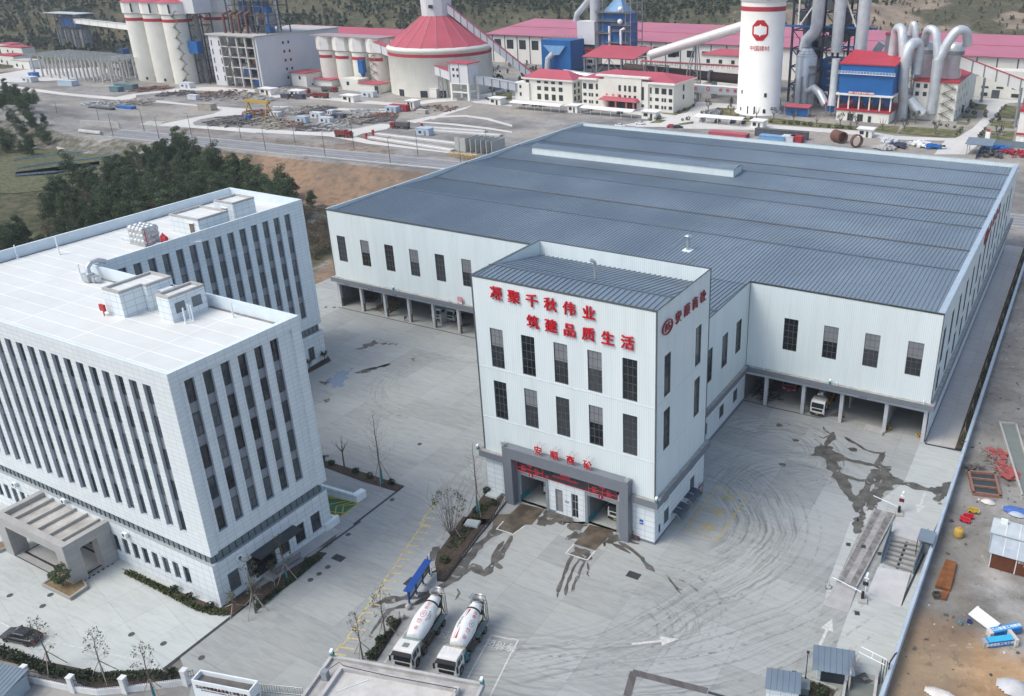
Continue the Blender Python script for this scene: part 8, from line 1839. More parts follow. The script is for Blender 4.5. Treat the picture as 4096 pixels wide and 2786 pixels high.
def gallery(lbl,a,b,w=3.4,h=3.4,top=PINKR,side=GREYW,n=9,name='conveyor_gallery',legs=()):
 a,b=Vector(a),Vector(b);t_=thing(name,lbl,'conveyor',(a.x,a.y,0));d=(b-a);n2=Vector((-d.y,d.x,0)).normalized()*w/2;u=Vector((0,0,h))
 P_(t_,'casing',side,lambda m:m.hexa([a-n2,b-n2,b+n2,a+n2,a-n2+u,b-n2+u,b+n2+u,a+n2+u],0,'t'));e=n2*1.12;v=Vector((0,0,h+.003));w2_=Vector((0,0,h+.3));P_(t_,'roof',top,lambda m:m.hexa([a-e+v,b-e+v,b+e+v,a+e+v,a-e+w2_,b-e+w2_,b+e+w2_,a+e+w2_]))
 for k in range(1,n):
  c=a.lerp(b,k/n);g_=d.normalized()*.35;o=n2*1.02;P_(t_,'panel_joint',GRST,lambda m:m.hexa([c-o-g_,c-o+g_,c+o+g_,c+o-g_,c-o-g_+u,c-o+g_+u,c+o+g_+u,c+o-g_+u],0,'tb'))
 for f in legs:
  c=a.lerp(b,f)
  def leg(m):
   for s in(-1,1):
    for q in(-1.6,1.6):m.tube([(c.x+q,c.y+s*w*.6,0),(c.x+q*.8,c.y+s*w*.45,c.z)],.2,4)
   k=int(c.z/5)+1
   for i in range(k):z0,z1=c.z*i/k,c.z*(i+1)/k;m.tube([(c.x-1.6,c.y-w*.6,z0),(c.x+1.5,c.y-w*.5,z1)],.12,4).tube([(c.x+1.6,c.y-w*.6,z0),(c.x-1.5,c.y-w*.5,z1)],.12,4)
  P_(t_,'trestle',GRST,leg)
 return t_
gallery('short white conveyor gallery between the grey hoppers and the big silos',(hx+10,hy+4,21),(-488,372,27),side=CREAMW,top=GALV,n=8)
t_=thing('shed','red-roofed white shed behind the grey hoppers','shed',(-520,400,0));P_(t_,'wall',CREAMW,lambda m:m.box(-545,415,0,-495,440,11));P_(t_,'roof',PINKR,lambda m:m.face([(-546,414,11),(-494,414,11),(-494,441,18),(-546,441,18)]))
fx0,fy0=-568.1,336.4;t_=thing('frame_building','unfinished open concrete frame with a grey steel lattice roof, left of the silos','frame',(fx0,fy0,0))
[P_(t_,'concrete_column',CONCW,lambda m:m.box(fx0+9*i,fy0+8*j,0,fx0+.9+9*i,fy0+.9+8*j,12.5))for i in range(10)for j in range(4)];P_(t_,'lattice_roof',M('lattice_grey',(0.33,0.36,0.36),0.7,var=.25),lambda m:frame_(m,fx0-3,fy0-2,fx0+86,fy0+27,12.5,14,26,9,1,.16))
for q,w,l in(((-537,352),9,'beside the big silos, with small dark windows'),):t_=thing('annex','narrow white block '+l,'building',(*q,0));qx,qy=-513.4,361.5;P_(t_,'wall',GREYW,lambda m:m.box(qx-9,qy,0,qx,qy+9,12));wins(t_,[(qx-7.5+4*i,3.5+4*j,qx-6.3+4*i,5+4*j)for i in(0,1)for j in(0,1)],qy);P_(t_,'open_frame',DKST,lambda m:frame_(m,qx,qy,qx+6,qy+8,0,20,1,1,5,.25));P_(t_,'blue_box',BLUEF,lambda m:m.box(qx+1,qy+1,13,qx+5,qy+5,17))
for k,(a,b,l)in enumerate([((0,0),0,'')]):
 for(x,y),w,d,h,l in zip([(-651,364.7),(-616.1,355.8),(-718.7,406.3),(-748.8,418.7)],(22,20,30,16),(12,10,10,10),(6,5,5,5),('with a red parapet at the far left','white and nearest at the far left','low with a red stripe at the far left','smallest with a pink roof, far left')):
  t_=thing('works_hut','small cream works building '+l,'building',(x,y,0),0,'small buildings at the far left');P_(t_,'wall',CREAMW,lambda m:m.box(x-w/2,y,-.2,x+w/2,y+d,h));P_(t_,'parapet',REDT if 'red' in l else(PINKR if 'pink' in l else CONCW),lambda m:m.box(x-w/2-.2,y-.2,h,x+w/2+.2,y+d,h+.6));wins(t_,[(x-6,1.2,x-4,3),(x+1,.1,x+2.2,2.6)],y)
t_=thing('mill_building','pale grey mill building with an open five-storey frame and blue hoppers on top','building',(-403,361,0))
P_(t_,'left_wall',GREYW,lambda m:m.box(-422.5,361,0,-413,364,29));P_(t_,'right_wall',GREYW,lambda m:m.box(-384,361.5,0,-382.6,426,29));P_(t_,'back_wall',GREYW,lambda m:m.box(-422.5,415,0,-384,426,28))
P_(t_,'concrete_frame',CONCW,lambda m:frame_(m,-413,361.5,-384.6,380,0,28.8,4,1,5,.55,False));P_(t_,'roof_slab',CONCW,lambda m:m.box(-424,360,28.9,-382,427,29.6));P_(t_,'dark_interior',M('dark_machine_hall',(0.05,0.052,0.055),.9),lambda m:m.box(-413,379,0,-384.8,380,28.8))
for k,(x,z,w,mm)in enumerate([(-408,1,4,GRST),(-400,7,5,BLUEF),(-392,13,4,RUSTB),(-404,18.5,6,GRST),(-390,24,4,DKST),(-409,12.5,3,DKST),(-393,1,5,BLUEF)]):P_(t_,'machine',mm,lambda m:m.box(x-w/2,366,z,x+w/2,372,z+3.6))
stairs(t_,-407,360.8,0,28,7,3.5);swins(t_,[(380+4*i,3.5+5*j+k_*2,381.3+4*i,5+5*j+k_*2)for i in(0,1)for j in range(5)for k_ in(0,)],-382.6);wins(t_,[(-420.8+6.5*i,3+5*j,-420+6.5*i,6+5*j)for i in(0,1)for j in range(5)],361)
for k in range(2):P_(t_,'blue_hopper',BLUEF,lambda m:m.lathe([(1.2,33),(4.6,38),(4.6,46.5)],(-409+11.5*k,381,0),8,smooth=False))
for k in range(4):P_(t_,'rust_pipe',RUSTB,lambda m:m.tube([(-415+5.2*k,368+k,29.6),(-415+5.2*k,368+k,40),(-413+5.2*k,373,42)],.85,8))
for x in(-414,-404,-388):P_(t_,'stack_pipe',GALV,lambda m:m.cyl((x,384,30),(x,384,56),.9,n=10))
P_(t_,'steel_frame',DKST,lambda m:frame_(m,-416,372,-385,390,29.6,50,4,1,4,.3));[P_(t_,'equipment',(DKST,GRST,RUSTB,BLUEF,DKST)[k%5],lambda m:m.box(-414+3.1*k,374+k%3,30+2.3*(k%4),-411.4+3.1*k,378+k%3,35+3*(k%5)))for k in range(9)];P_(t_,'blue_roof',SKYB,lambda m:m.box(-415,372,50.1,-402,390,50.7));P_(t_,'pink_roof',PINKR,lambda m:m.box(-401,371,50.1,-384,391,50.8));P_(t_,'hopper',GRST,lambda m:[m.lathe([(.8,30),(3.2,35),(3.2,41)],(x,379,0),10)for x in(-396,-388.5)])
t_=thing('annex','low white annex with red roofs at the foot of the mill building','building',(-380,375,0));P_(t_,'wall',CREAMW,lambda m:(m.box(-378,379,0,-366,392,7.5),m.box(-366,385,0,-352,393,3.8)));P_(t_,'roof',PINKR,lambda m:(m.box(-379,378,7.503,-365.5,393,8),m.box(-365.4,384,3.803,-351,394,4.2)));wins(t_,[(-372,4,-370.5,5.8),(-362,1.2,-360.5,2.6)],379)
t_=thing('silo_group','row of four joined cream silos with faceted white tops and red bands','silos',(-340,395,0))
for k in range(4):
 x=-361.5+13.1*k;o=P_(t_,'silo_shaft',CREAM,lambda m:m.lathe([(5.9,-.2),(5.9,19.5)],(x,395.5,0),22));P_(o,'red_band',REDT,lambda m:m.lathe([(5.97,15.6),(5.97,17.3)],(x,395.5,0),22,a0=R(180),a1=R(330)));q=P_(t_,'faceted_top',CREAMW,lambda m:m.lathe([(5.9,19.5),(6.9,20.3),(6.9,28)],(x,395.5,0),8,smooth=False));P_(q,'window',WINM,lambda m:m.box(x-.8,388.9,22.6,x+.8,389.2,24.6))
P_(t_,'roof_cap',M('grey_pink_roof',(0.36,0.28,0.29),.7),lambda m:m.box(-368.5,388.8,28.003,-315,402.5,28.5));stairs(t_,-323,389,5,19,6,5);P_(t_,'blue_collector',BLUEF,lambda m:m.box(-331.5,387,9,-328,390,16).lathe([(2.2,9),(.5,6)],(-329.7,388.5,0),4));P_(t_,'loading_house',CREAM,lambda m:(m.box(-338,379,0,-325,388,6.5),m.box(-324,378,0,-309,388,4.6),m.box(-309,388,0,-300,396,6)));P_(t_,'loading_roof',PINKR,lambda m:m.box(-324.4,377.5,4.603,-308.6,388.4,5));P_(t_,'door',WINM,lambda m:(m.box(-312,377.9,0,-309.2,377.98,4),m.box(-334,378.9,3,-332,378.98,5)))
t_=thing('dome_store','wide cream round store with a red cone roof and a white octagonal head','dome store',(-285,405,0));dc=(-285,405,0)
P_(t_,'drum_wall',CREAM,lambda m:m.lathe([(29,-.2),(29,23.2),(29.5,23.5),(29.5,24.6),(28,25.6)],dc,48));P_(t_,'red_band',REDT,lambda m:m.lathe([(29.1,20.8),(29.1,22.4)],dc,48));P_(t_,'cone_roof',PINKR,lambda m:m.lathe([(28.2,25.6),(8.5,40.5)],dc,20,smooth=False));P_(t_,'head_house',GREYW,lambda m:m.lathe([(8.4,39.5),(8.8,60)],dc,12,smooth=False))
P_(t_,'roof_seam',M('roof_seam_pink',(0.45,0.2,0.22),.6),lambda m:[m.tube([(dc[0]+28.2*math.cos(a),dc[1]+28.2*math.sin(a),25.7),(dc[0]+8.5*math.cos(a),dc[1]+8.5*math.sin(a),40.6)],.14,4)for a in[2*math.pi*k/20 for k in range(20)]]);P_(t_,'window',WINM,lambda m:m.rbox((dc[0]+3,dc[1]-8.45,45.5),(2.4,.4,1.8),R(20)))
for a in(-102,-72,-52):a=R(a);P_(t_,'door',WINM,lambda m:m.rbox((dc[0]+29.02*math.cos(a),dc[1]+29.02*math.sin(a),1.8),(.3,4,3.6),a))
gallery('long steep conveyor gallery with a pink roof descending right from the dome head',(-277,405,42),(-236,430,2),4.2,4.6,n=14);gallery('conveyor gallery with a pink roof sloping from the four silos to the white transfer tower',(-317,388,22),(-259,381,10),3.6,4.6,n=9,legs=(.45,.88));gallery('low conveyor gallery between the white transfer tower and the small end tower',(-246,385,8.5),(-224,398,3.5),3.2,4,top=GALV,n=6)
t_=thing('transfer_tower','white transfer tower on concrete legs before the dome store','tower',(-252,383,0));P_(t_,'house',GREYW,lambda m:m.box(-258.5,378.5,9,-246,388,19));P_(t_,'roof',PINKR,lambda m:m.box(-259.2,377.8,19.003,-245.3,388.7,19.5));P_(t_,'legs',CREAMW,lambda m:frame_(m,-257.8,379,-246.6,387.4,0,9,1,1,2,.6,False));wins(t_,[(-256+2.6*i,12+3.2*j,-254.8+2.6*i,13.4+3.2*j)for i in(0,1)for j in(0,1)],378.5)
for k in(0,1,2):P_(t_,'wall_strip',GRST,lambda m:m.box(-258+6*k,378.4,9,-257.5+6*k,378.47,19))
t_=thing('end_tower','small white tower at the foot of the steep conveyor','tower',(-226,396,0));P_(t_,'wall',CREAMW,lambda m:m.box(-228,395,0,-219,402,9));wins(t_,[(-225,6,-223.8,7.6),(-225,2,-223.8,3.8)],395)
t_=thing('works_office','cream works office with a red hip roof, raised centre and red entrance canopy','building',(-160,393,0));P_(t_,'wall',CREAM,lambda m:(m.box(-185,393,0,-133.5,418,13.2),m.box(-171.5,391.8,0,-150.5,392.99,15.4),m.box(-175.2,392.3,0,-171.51,392.99,14),m.box(-150.49,392.3,0,-146.8,392.99,14)));P_(t_,'cornice',CREAMW,lambda m:(m.box(-186.2,391.7,13.2,-175.3,419,14),m.box(-146.7,391.7,13.2,-132.4,419,14),m.box(-175.3,393.8,13.2,-146.7,419,14),m.box(-176,391.5,15.4,-146.3,394.5,16.2)));P_(t_,'roof',PINKR,lambda m:hiproof(m,-185,394,-133.5,418,14.01,3.1,1))
wins(t_,[(-184.3,8.6,-182.4,11.3),(-181.0,8.6,-178.5,11.2),(-176.8,8.6,-175.1,11.3),(-173.4,8.4,-172.5,11.2),(-171.6,8.4,-170.6,11.2),(-184.2,5.1,-182.4,6.5),(-181.0,4.9,-180.0,6.6),(-179.5,4.9,-178.5,6.6),(-176.9,5.1,-175.0,6.5),(-173.4,5.0,-172.4,6.6),(-171.6,5.0,-170.7,6.6),(-184.2,1.6,-182.4,3.0),(-180.9,1.5,-180.0,3.0),(-179.5,1.5,-178.6,3.0),(-176.9,1.5,-175.0,3.0),(-173.4,1.5,-172.5,3.0),(-171.6,1.5,-170.6,3.0),(-169.0,1.5,-167.2,2.9),(-148.0,8.7,-147.0,11.4),(-146.2,8.6,-145.3,11.4),(-143.4,8.6,-141.4,11.4),(-139.9,8.6,-137.3,11.3),(-136.0,8.5,-134.1,11.3),(-147.9,5.1,-147.0,6.7),(-146.2,5.0,-145.2,6.7),(-143.3,5.1,-141.4,6.6),(-139.8,5.0,-138.8,6.7),(-138.4,4.9,-137.4,6.7),(-135.9,5.0,-134.1,6.6),(-147.9,1.5,-146.9,3.0),(-146.1,1.5,-145.2,3.0),(-143.4,1.5,-141.4,3.1),(-139.9,1.5,-138.9,3.0),(-138.3,1.5,-137.3,3.0),(-135.9,1.5,-134.1,3.0)],393);wins(t_,[(-163.1,8.9,-161.8,11.7),(-160.0,8.9,-158.8,11.7),(-157.5,8.8,-156.2,11.7),(-154.6,8.9,-153.2,11.7),(-163.0,5.4,-161.8,7.0),(-160.0,5.3,-158.8,7.0),(-157.4,5.3,-156.2,6.9),(-154.6,5.4,-153.2,7.0)],391.8);wins(t_,[(-168.4,5.0,-167.0,11.5),(-150.7,5.2,-149.2,11.5),(-150.7,1.7,-149.2,3.1)],392.3);swins(t_,[(404,9,405.8,12),(404,5,405.8,7.2)],-133.5)
P_(t_,'entrance',WINM,lambda m:m.box(-170,391.6,0,-153,391.78,3.6));P_(t_,'entrance_canopy',PINKR,lambda m:m.hexa([(-173,388,4.4),(-151,388,4.4),(-151,391.7,4.4),(-173,391.7,4.4),(-171.5,388.8,5.6),(-152.5,388.8,5.6),(-152.5,391.7,5.9),(-171.5,391.7,5.9)]))
for x in(-168,-163.5,-157.5,-153.5):P_(t_,'porch_column',M('porch_red',(0.42,0.15,0.13),.7),lambda m:m.box(x,388.4,0,x+.7,389.1,4.4))
for tx,x in(('中',-168.6),('央',-165),('楼',-161.8)):write('sign_character',tx,1.5,.06,SIGNRED,t_,(x,389.5,6.9),FRONT)
t_=thing('works_office','smaller cream works building with roof lights in its red hip roof, left of the office','building',(-205,396,0));P_(t_,'wall',CREAM,lambda m:m.box(-222.5,396,0,-192.6,409,11));P_(t_,'cornice',CREAMW,lambda m:m.box(-223.6,394.9,11,-191.5,410,11.7));P_(t_,'roof',PINKR,lambda m:hiproof(m,-222.5,396,-192.6,409,11.71,3.9,1));wins(t_,[(-221.4,8.7,-219.3,10.4),(-214.3,9.2,-212.1,10.3),(-209.8,9.2,-207.5,10.3),(-205.4,9.1,-203.2,10.4),(-200.8,9.1,-198.6,10.5),(-221.5,4.9,-219.3,7.1),(-214.3,5.6,-212.0,7.5),(-209.8,5.5,-207.4,7.5),(-205.4,5.5,-203.1,7.5),(-200.9,5.5,-198.6,7.6),(-214.4,0.8,-212.1,3.6),(-209.8,0.8,-207.5,3.7),(-205.3,0.7,-203.0,3.7),(-200.9,0.8,-198.5,3.7)],396);swins(t_,[(397.5+4*i,1+3.4*j,399.3+4*i,3.2+3.4*j)for i in(0,1)for j in(0,1,2)],-192.6)
for k in range(5):P_(t_,'roof_light',GALV,lambda m:m.rbox((-216.5+4.1*k,399.6,13.9),(1.5,4.5,.12),rx=.51))
WT_=M('white_canopy_sheet',(0.80,0.80,0.79),.5,var=.03)
def carport(lbl,x0,x1,y,d=5.5):
 t_=thing('carport',lbl,'carport',(x0,y,0),0,'white curved carports');n=6
 def roof(m):
  for k in range(n):a,b=k/n,(k+1)/n;f=lambda s:(y+d*s,2.5+1.1*math.sin(math.pi*(.15+.55*s)));(ya,za),(yb,zb)=f(a),f(b);m.hexa([(x0,ya,za),(x1,ya,za),(x1,yb,zb),(x0,yb,zb),(x0,ya,za+.12),(x1,ya,za+.12),(x1,yb,zb+.12),(x0,yb,zb+.12)])
 P_(t_,'curved_roof',WT_,roof);k=int((x1-x0)/5)
 for i in range(k+1):x=x0+.3+(x1-x0-.8)*i/k;P_(t_,'post',GALV,lambda m:m.tube([(x,y+.6,0),(x,y+.4,2.7),(x,y+d-.3,3.5)],.12,5))
for l,a,b in(('left long white carport before the smaller cream building',[(-213.8,368.2)],[(-183.7,373.8)]),('middle long white carport before the cream office',[(-173.5,370.1)],[(-144.7,370.9)]),('right long white carport before the logo silo',[(-114,373.3)],[(-90.72,374.2)])):carport(l,a[0][0],b[0][0],a[0][1]+.5)
def booth(lbl,x,y,w=6.5,d=5,h=3.3):
 t_=thing('guard_booth',lbl,'booth',(x,y,0),0,'small white works booths');P_(t_,'wall',CREAMW,lambda m:m.box(x-w/2,y,-.1,x+w/2,y+d,h));P_(t_,'roof',WT_,lambda m:m.box(x-w/2-.6,y-.6,h,x+w/2+.6,y+d+.6,h+.3));wins(t_,[(x-w*.35,1.2,x-w*.08,2.6),(x+w*.1,.1,x+w*.24,2.5)],y)
for(x,y),l,w in zip([(-178.8,372.7),(-137.2,373.5),(-83.36,373.5)]+[(-35.94,375.4)]+[(-364.3,346.4),(-342.9,347.9),(-303.7,348.1),(-261.6,349.2),(-227,374.8)],('between the left and middle carports','right of the middle carport','right of the right carport','on the lane before the blue filter house','at the foot of the mill building','left of the red tippers','before the four silos','beside the red container','left of the left carport'),(5.5,7.5,5.5,6,9,8,8.5,5,7)):booth('white flat-roofed booth '+l,x,y,w)
t_=thing('dust_collector','blue dust collector box with a silvery downpipe left of the steel chimney','dust collector',(-240,450,0));P_(t_,'body',BLUEF,lambda m:m.box(-246,450,9,-226,466,25));P_(t_,'lower_body',BLUEF,lambda m:m.hexa([(-244,451,0),(-230,451,0),(-230,465,0),(-244,465,0),(-245.9,450.1,9),(-226.1,450.1,9),(-226.1,466,9),(-245.9,466,9)]));P_(t_,'hood',SKYB,lambda m:m.hexa([(-238,448.4,17),(-233,448.4,17),(-233,449.9,17),(-238,449.9,17),(-244,448.9,22),(-229,448.9,22),(-229,449.9,22),(-244,449.9,22)]));P_(t_,'downpipe',GALV,lambda m:m.tube([(-236,447,18),(-239,446,15),(-240,445,2)],1.7,10));P_(t_,'top_deck',M('deck_yellow',(.4,.28,.08),.7),lambda m:frame_(m,-245,451,-227,465,25,26.4,6,1,1,.08,False))
t_=thing('machine_house','white windowed machine house left of the steel chimney','tower',(-219,452,0));P_(t_,'lower_wall',CREAMW,lambda m:m.box(-224.5,452,0,-214,462,19));P_(t_,'upper_wall',GREYW,lambda m:m.box(-225,451.5,23,-213,462,36));P_(t_,'red_ledge',REDT,lambda m:m.box(-225.5,451,19,-213,463,20.4));P_(t_,'dark_gap',DKST,lambda m:m.box(-224,452.5,20.4,-214,461,23));wins(t_,[(-223.5+4.6*i,9+3.4*j,-219.8+4.6*i,10.8+3.4*j)for i in(0,1)for j in range(3)],452)
t_.location+=Vector((-9,20,-2))
t_=thing('steel_chimney','tall round galvanised chimney rising out of the picture beside the blue cooling tower','chimney',(-211,456,0));P_(t_,'stack',GALV,lambda m:m.cyl((-211,456,0),(-211,456,70),3.0,n=20));P_(t_,'side_duct',GALV,lambda m:m.tube([(-228,462,33),(-227,462,37),(-214,459,48),(-206,455,57)],1.8,12));P_(t_,'ladder_frame',GRST,lambda m:frame_(m,-207.5,454,-204.6,457,15,56,1,1,12,.12))
t_.location+=Vector((-13,20,0))
t_=thing('cooling_tower','blue cladding tower ringed by khaki platforms beside the steel chimney','tower',(-192,456,0));P_(t_,'body',BLUEF,lambda m:m.box(-202,452,18,-184,466,41));P_(t_,'hood',SKYB,lambda m:m.hexa([(-200,453,41.6),(-186,453,41.6),(-186,465,41.6),(-200,465,41.6),(-195,457,48),(-190,457,48),(-190,461,48),(-195,461,48)]));P_(t_,'vent',GALV,lambda m:m.cyl((-192.5,459,48),(-192.5,459,58),1.8,n=12))
for z,a,b in((24.5,-197,-181),(29.5,-203,-194),(31,-193,-181),(36.5,-203,-190),(34.5,-193,-180),(41.2,-203.5,-181),(20.5,-203,-181)):P_(t_,'platform',MATS['stair_khaki'],lambda m:(m.box(a,449.5,z,b,451.9,z+.3),[m.tube([(a,449.6,z+q),(b,449.6,z+q)],.08,4)for q in(.7,1.3)],[m.box(a+k*1.5,449.5,z,a+k*1.5+.12,449.65,z+1.3)for k in range(int((b-a)/1.5))]))
P_(t_,'steel_frame',GRST,lambda m:frame_(m,-184,451,-180.6,466,10,52,1,1,8,.2));P_(t_,'white_pipe',WT_,lambda m:(m.tube([(-194.6,450.8,18),(-194.6,450.8,34)],.8,8),m.tube([(-186.5,450,24),(-186.5,450,32),(-184,450,33)],.8,8)));P_(t_,'steam_drum',WT_,lambda m:[m.lathe([(0,-1.6),(1.3,-1),(1.6,0),(1.3,1),(0,1.6)],q,12)for q in((-187,450.5,43.5),(-187.3,450.5,36.6))])
t_.location+=Vector((-18.5,23,-2.2))
t_=thing('kiln_canopy','large red mono-pitch canopy roof on grey steel frames behind the cream office','canopy',(-195,445,0));P_(t_,'roof',PINKR,lambda m:m.hexa([(-216,446,17),(-182,446,17),(-182,470,21.2),(-216,470,21.2),(-216,446,17.4),(-182,446,17.4),(-182,470,21.6),(-216,470,21.6)]));P_(t_,'steel_frame',GRST,lambda m:frame_(m,-215,447,-183,462,0,17,4,1,2,.35));P_(t_,'machinery',DKST,lambda m:m.box(-212,450,3,-186,460,12));P_(t_,'pipe',GALV,lambda m:m.tube([(-226,442,8),(-212,443,7),(-196,443,6)],2.2,12))
t_=thing('hot_air_duct','fat white duct climbing right from the red canopy to the logo silo','duct',(-160,432,0));P_(t_,'duct',M('white_duct_metal',(0.68,0.68,0.68),.35,.25,var=.08,scale=.4),lambda m:m.tube([(-167,436,21.5),(-106,431,40.5)],2.5,20));P_(t_,'walkway_rail',MATS['deck_yellow'],lambda m:[m.tube([(-167,437,24.2+q),(-106,432,43.2+q)],.09,4)for q in(0,.9)])
P_(t_,'trestle',GRST,lambda m:[m.tube([(-141+s*3.4,434+q*2,0),(-141+s*3,434+q*2,14),(-140+s*.8,434+q,27)],.3,5)for s in(-1,1)for q in(-1,1)]+[m.tube([(-144.2,432,3.5*k),(-137.8,432,3.5*k+3.5)]if k%2 else[(-137.8,432,3.5*k),(-144.2,432,3.5*k+3.5)],.14,4)for k in range(5)])
t_=thing('rotary_kiln','long dark brown rotary kiln cylinder lying behind the cream office','kiln',(-140,440,0));P_(t_,'shell',M('kiln_brown',(0.055,0.035,0.032),.7,var=.2,scale=.3),lambda m:m.cyl((-188,446,12.5),(-98,446,9.5),2.5,n=20));P_(t_,'riding_ring',GRST,lambda m:[m.cyl((x,446,10.9),(x+1.4,446,10.9),3.1,n=20)for x in(-137,)]);P_(t_,'pier',CONCW,lambda m:m.box(-139,442,0,-134,450,7.5))
t_=thing('red_walkway','long thin red-roofed walkway above the kiln','walkway',(-140,440,0));P_(t_,'roof',PINKR,lambda m:m.box(-176,441,17,-98,444,17.5));P_(t_,'truss',GRST,lambda m:frame_(m,-176,441.2,-98,443.8,15.6,16.9,26,1,1,.1,False));P_(t_,'legs',GRST,lambda m:frame_(m,-174,441.5,-160,443.5,0,15.5,2,1,2,.25))
t_=thing('control_building','cream two-storey building with a red roof behind the kiln','building',(-130,490,0));P_(t_,'wall',CREAMW,lambda m:m.box(-152,470,0,-112,486,19));P_(t_,'roof',PINKR,lambda m:hiproof(m,-152,470,-112,486,19.1,2.5,1));wins(t_,[(-149+7.4*k,14.5,-147+7.4*k,16.5)for k in range(5)],470)
t_=thing('sign_bridge','grey clad pipe bridge with red slogan characters between the office and the logo silo','bridge',(-120,428,0));P_(t_,'deck',M('bridge_grey',(0.30,0.33,0.36),.6),lambda m:m.box(-148,427,4.9,-100,430,8.6));P_(t_,'top_edge',WT_,lambda m:m.box(-148,426.9,8.603,-100,430,8.9));P_(t_,'trestle',GRST,lambda m:(frame_(m,-141,427.4,-136,429.6,0,4.9,1,1,1,.2),frame_(m,-113,427.4,-106,429.6,0,4.9,1,1,1,.2)))
for tx,x in(('责',-139.2),('任',-136.4),('材',-122.6),('料',-118.7),('创',-114.8),('造',-110.9),('美',-107)):write('sign_character',tx,1.7,.05,SIGNRED,t_,(x,426.9,7.0),FRONT)
P_(t_,'emblem',SIGNRED,lambda m:m.lathe([(.6,0),(1.05,0)],(-129.6,426.85,7.2),8,ax=(0,1,0),smooth=False))
sx,sy=-97.5,414.2;t_=thing('logo_silo','huge white silo with a red octagon star emblem and red characters','silo',(sx,sy,0));SW=M('silo_white',(0.78,0.77,0.73),.7,var=.05,scale=.08,streak=.08)
P_(t_,'shaft',SW,lambda m:m.lathe([(11.4,-.2),(11.4,.4),(10.4,.5),(10.4,51)],(sx,sy,0),56));P_(t_,'upper_drum',SW,lambda m:m.lathe([(10.4,51),(10.9,51.3),(10.9,75)],(sx,sy,0),40));P_(t_,'red_stripe',REDT,lambda m:m.lathe([(10.47,47),(10.47,49)],(sx,sy,0),56))
va=math.atan2(0.2-sy,48-sx)-.10
def onsilo(u,z,r=10.52):a=va+u/r;return(sx+r*math.cos(a),sy+r*math.sin(a),z)
def patch(m,pts,c):
 for k in range(len(pts)):
  p,q=pts[k],pts[(k+1)%len(pts)];n=3
  for i in range(n):u0,z0=p[0]+(q[0]-p[0])*i/n,p[1]+(q[1]-p[1])*i/n;u1,z1=p[0]+(q[0]-p[0])*(i+1)/n,p[1]+(q[1]-p[1])*(i+1)/n;m.face([onsilo(c[0],c[1],c[2]),onsilo(u0,z0,c[2]),onsilo(u1,z1,c[2])])
ez=38.8
P_(t_,'octagon',SIGNRED,lambda m:patch(m,[(4.1*math.cos(R(22.5+45*k)),ez+4.9*math.sin(R(22.5+45*k)))for k in range(8)],(0,ez,10.50)));P_(t_,'star',WT_,lambda m:patch(m,[((2.4 if k%2==0 else 1.8)*math.cos(R(22.5*k)),ez+(2.8 if k%2==0 else 2.1)*math.sin(R(22.5*k)))for k in range(16)],(0,ez,10.56)))
for k,tx in enumerate('中国建材'):
 me=letters(tx,2.5,0,.003);me.materials.clear();me.materials.append(SIGNRED);o=bpy.data.objects.new('sign_character',me);link(o,t_);ORI[o]=Vector()
 for v in me.vertices:v.co=Vector(onsilo(-3.6+2.4*k+v.co.x,30.7+v.co.y))-Vector((sx,sy,0))
for u,z,w,h in((-8.2,10.5,1,1.8),(-8.6,2.5,.9,1.7),(-2.5,2.2,4,4),(4.2,9.5,1.3,1.9),(4.0,2,1.3,1.9),(-8.9,54,.9,4),(3.2,54,1.8,4)):P_(t_,'opening',WINM,lambda m:m.face([onsilo(u-w/2,z-h/2,10.5 if z<50 else 10.96),onsilo(u+w/2,z-h/2,10.5 if z<50 else 10.96),onsilo(u+w/2,z+h/2,10.5 if z<50 else 10.96),onsilo(u-w/2,z+h/2,10.5 if z<50 else 10.96)]))
t_=thing('preheater_tower','dark blue steel preheater tower with silvery pipes behind the logo silo','tower',(-80,450,0));NAVY=M('navy_steel',(0.02,0.035,0.07),.6,var=.15,scale=.3)
P_(t_,'steel_frame',NAVY,lambda m:frame_(m,-94,450,-62,470,0,80,4,1,9,.5));P_(t_,'blue_vessel',BLUEF,lambda m:(m.box(-78,452,6,-63,465,22),m.box(-92,456,10,-82,466,30)));P_(t_,'dark_vessel',DKST,lambda m:[m.lathe([(3,30),(4.4,34),(4.4,46)],(x,458,0),14)for x in(-86,-71)]+[m.box(-92,460,34,-64,466,36)]);[P_(t_,'equipment',(DKST,GRST,NAVY)[k%3],lambda m:m.box(-93+8*(k%3),456,3+6*k,-82+9*(k%3),467,8+6*k))for k in range(12)];P_(t_,'deck_edge',BLUEF,lambda m:m.box(-98,449,37,-52,452,37.8));P_(t_,'diagonal_strut',CREAMW,lambda m:[m.tube(q,.45,6)for q in([(-72,449,60),(-62,449,38)],[(-91,449,60),(-91,449,38)],[(-82,449,50),(-90,449,38)])]);P_(t_,'platform',MATS['stair_khaki'],lambda m:[m.box(-74,448.6,z,-62,450,z+.8)for z in(9,12.5,16,20)])
P_(t_,'riser_pipe',GALV,lambda m:m.tube([(-86.5,448,26),(-85.8,448,31),(-81.5,447,35),(-80.5,446,39),(-80,446,75)],3.1,18));P_(t_,'silver_pipe',GALV,lambda m:(m.cyl((-70,447,26),(-70,447,75),2.9,n=18),m.cyl((-58,446,12),(-58,446,75),3.0,n=18)))
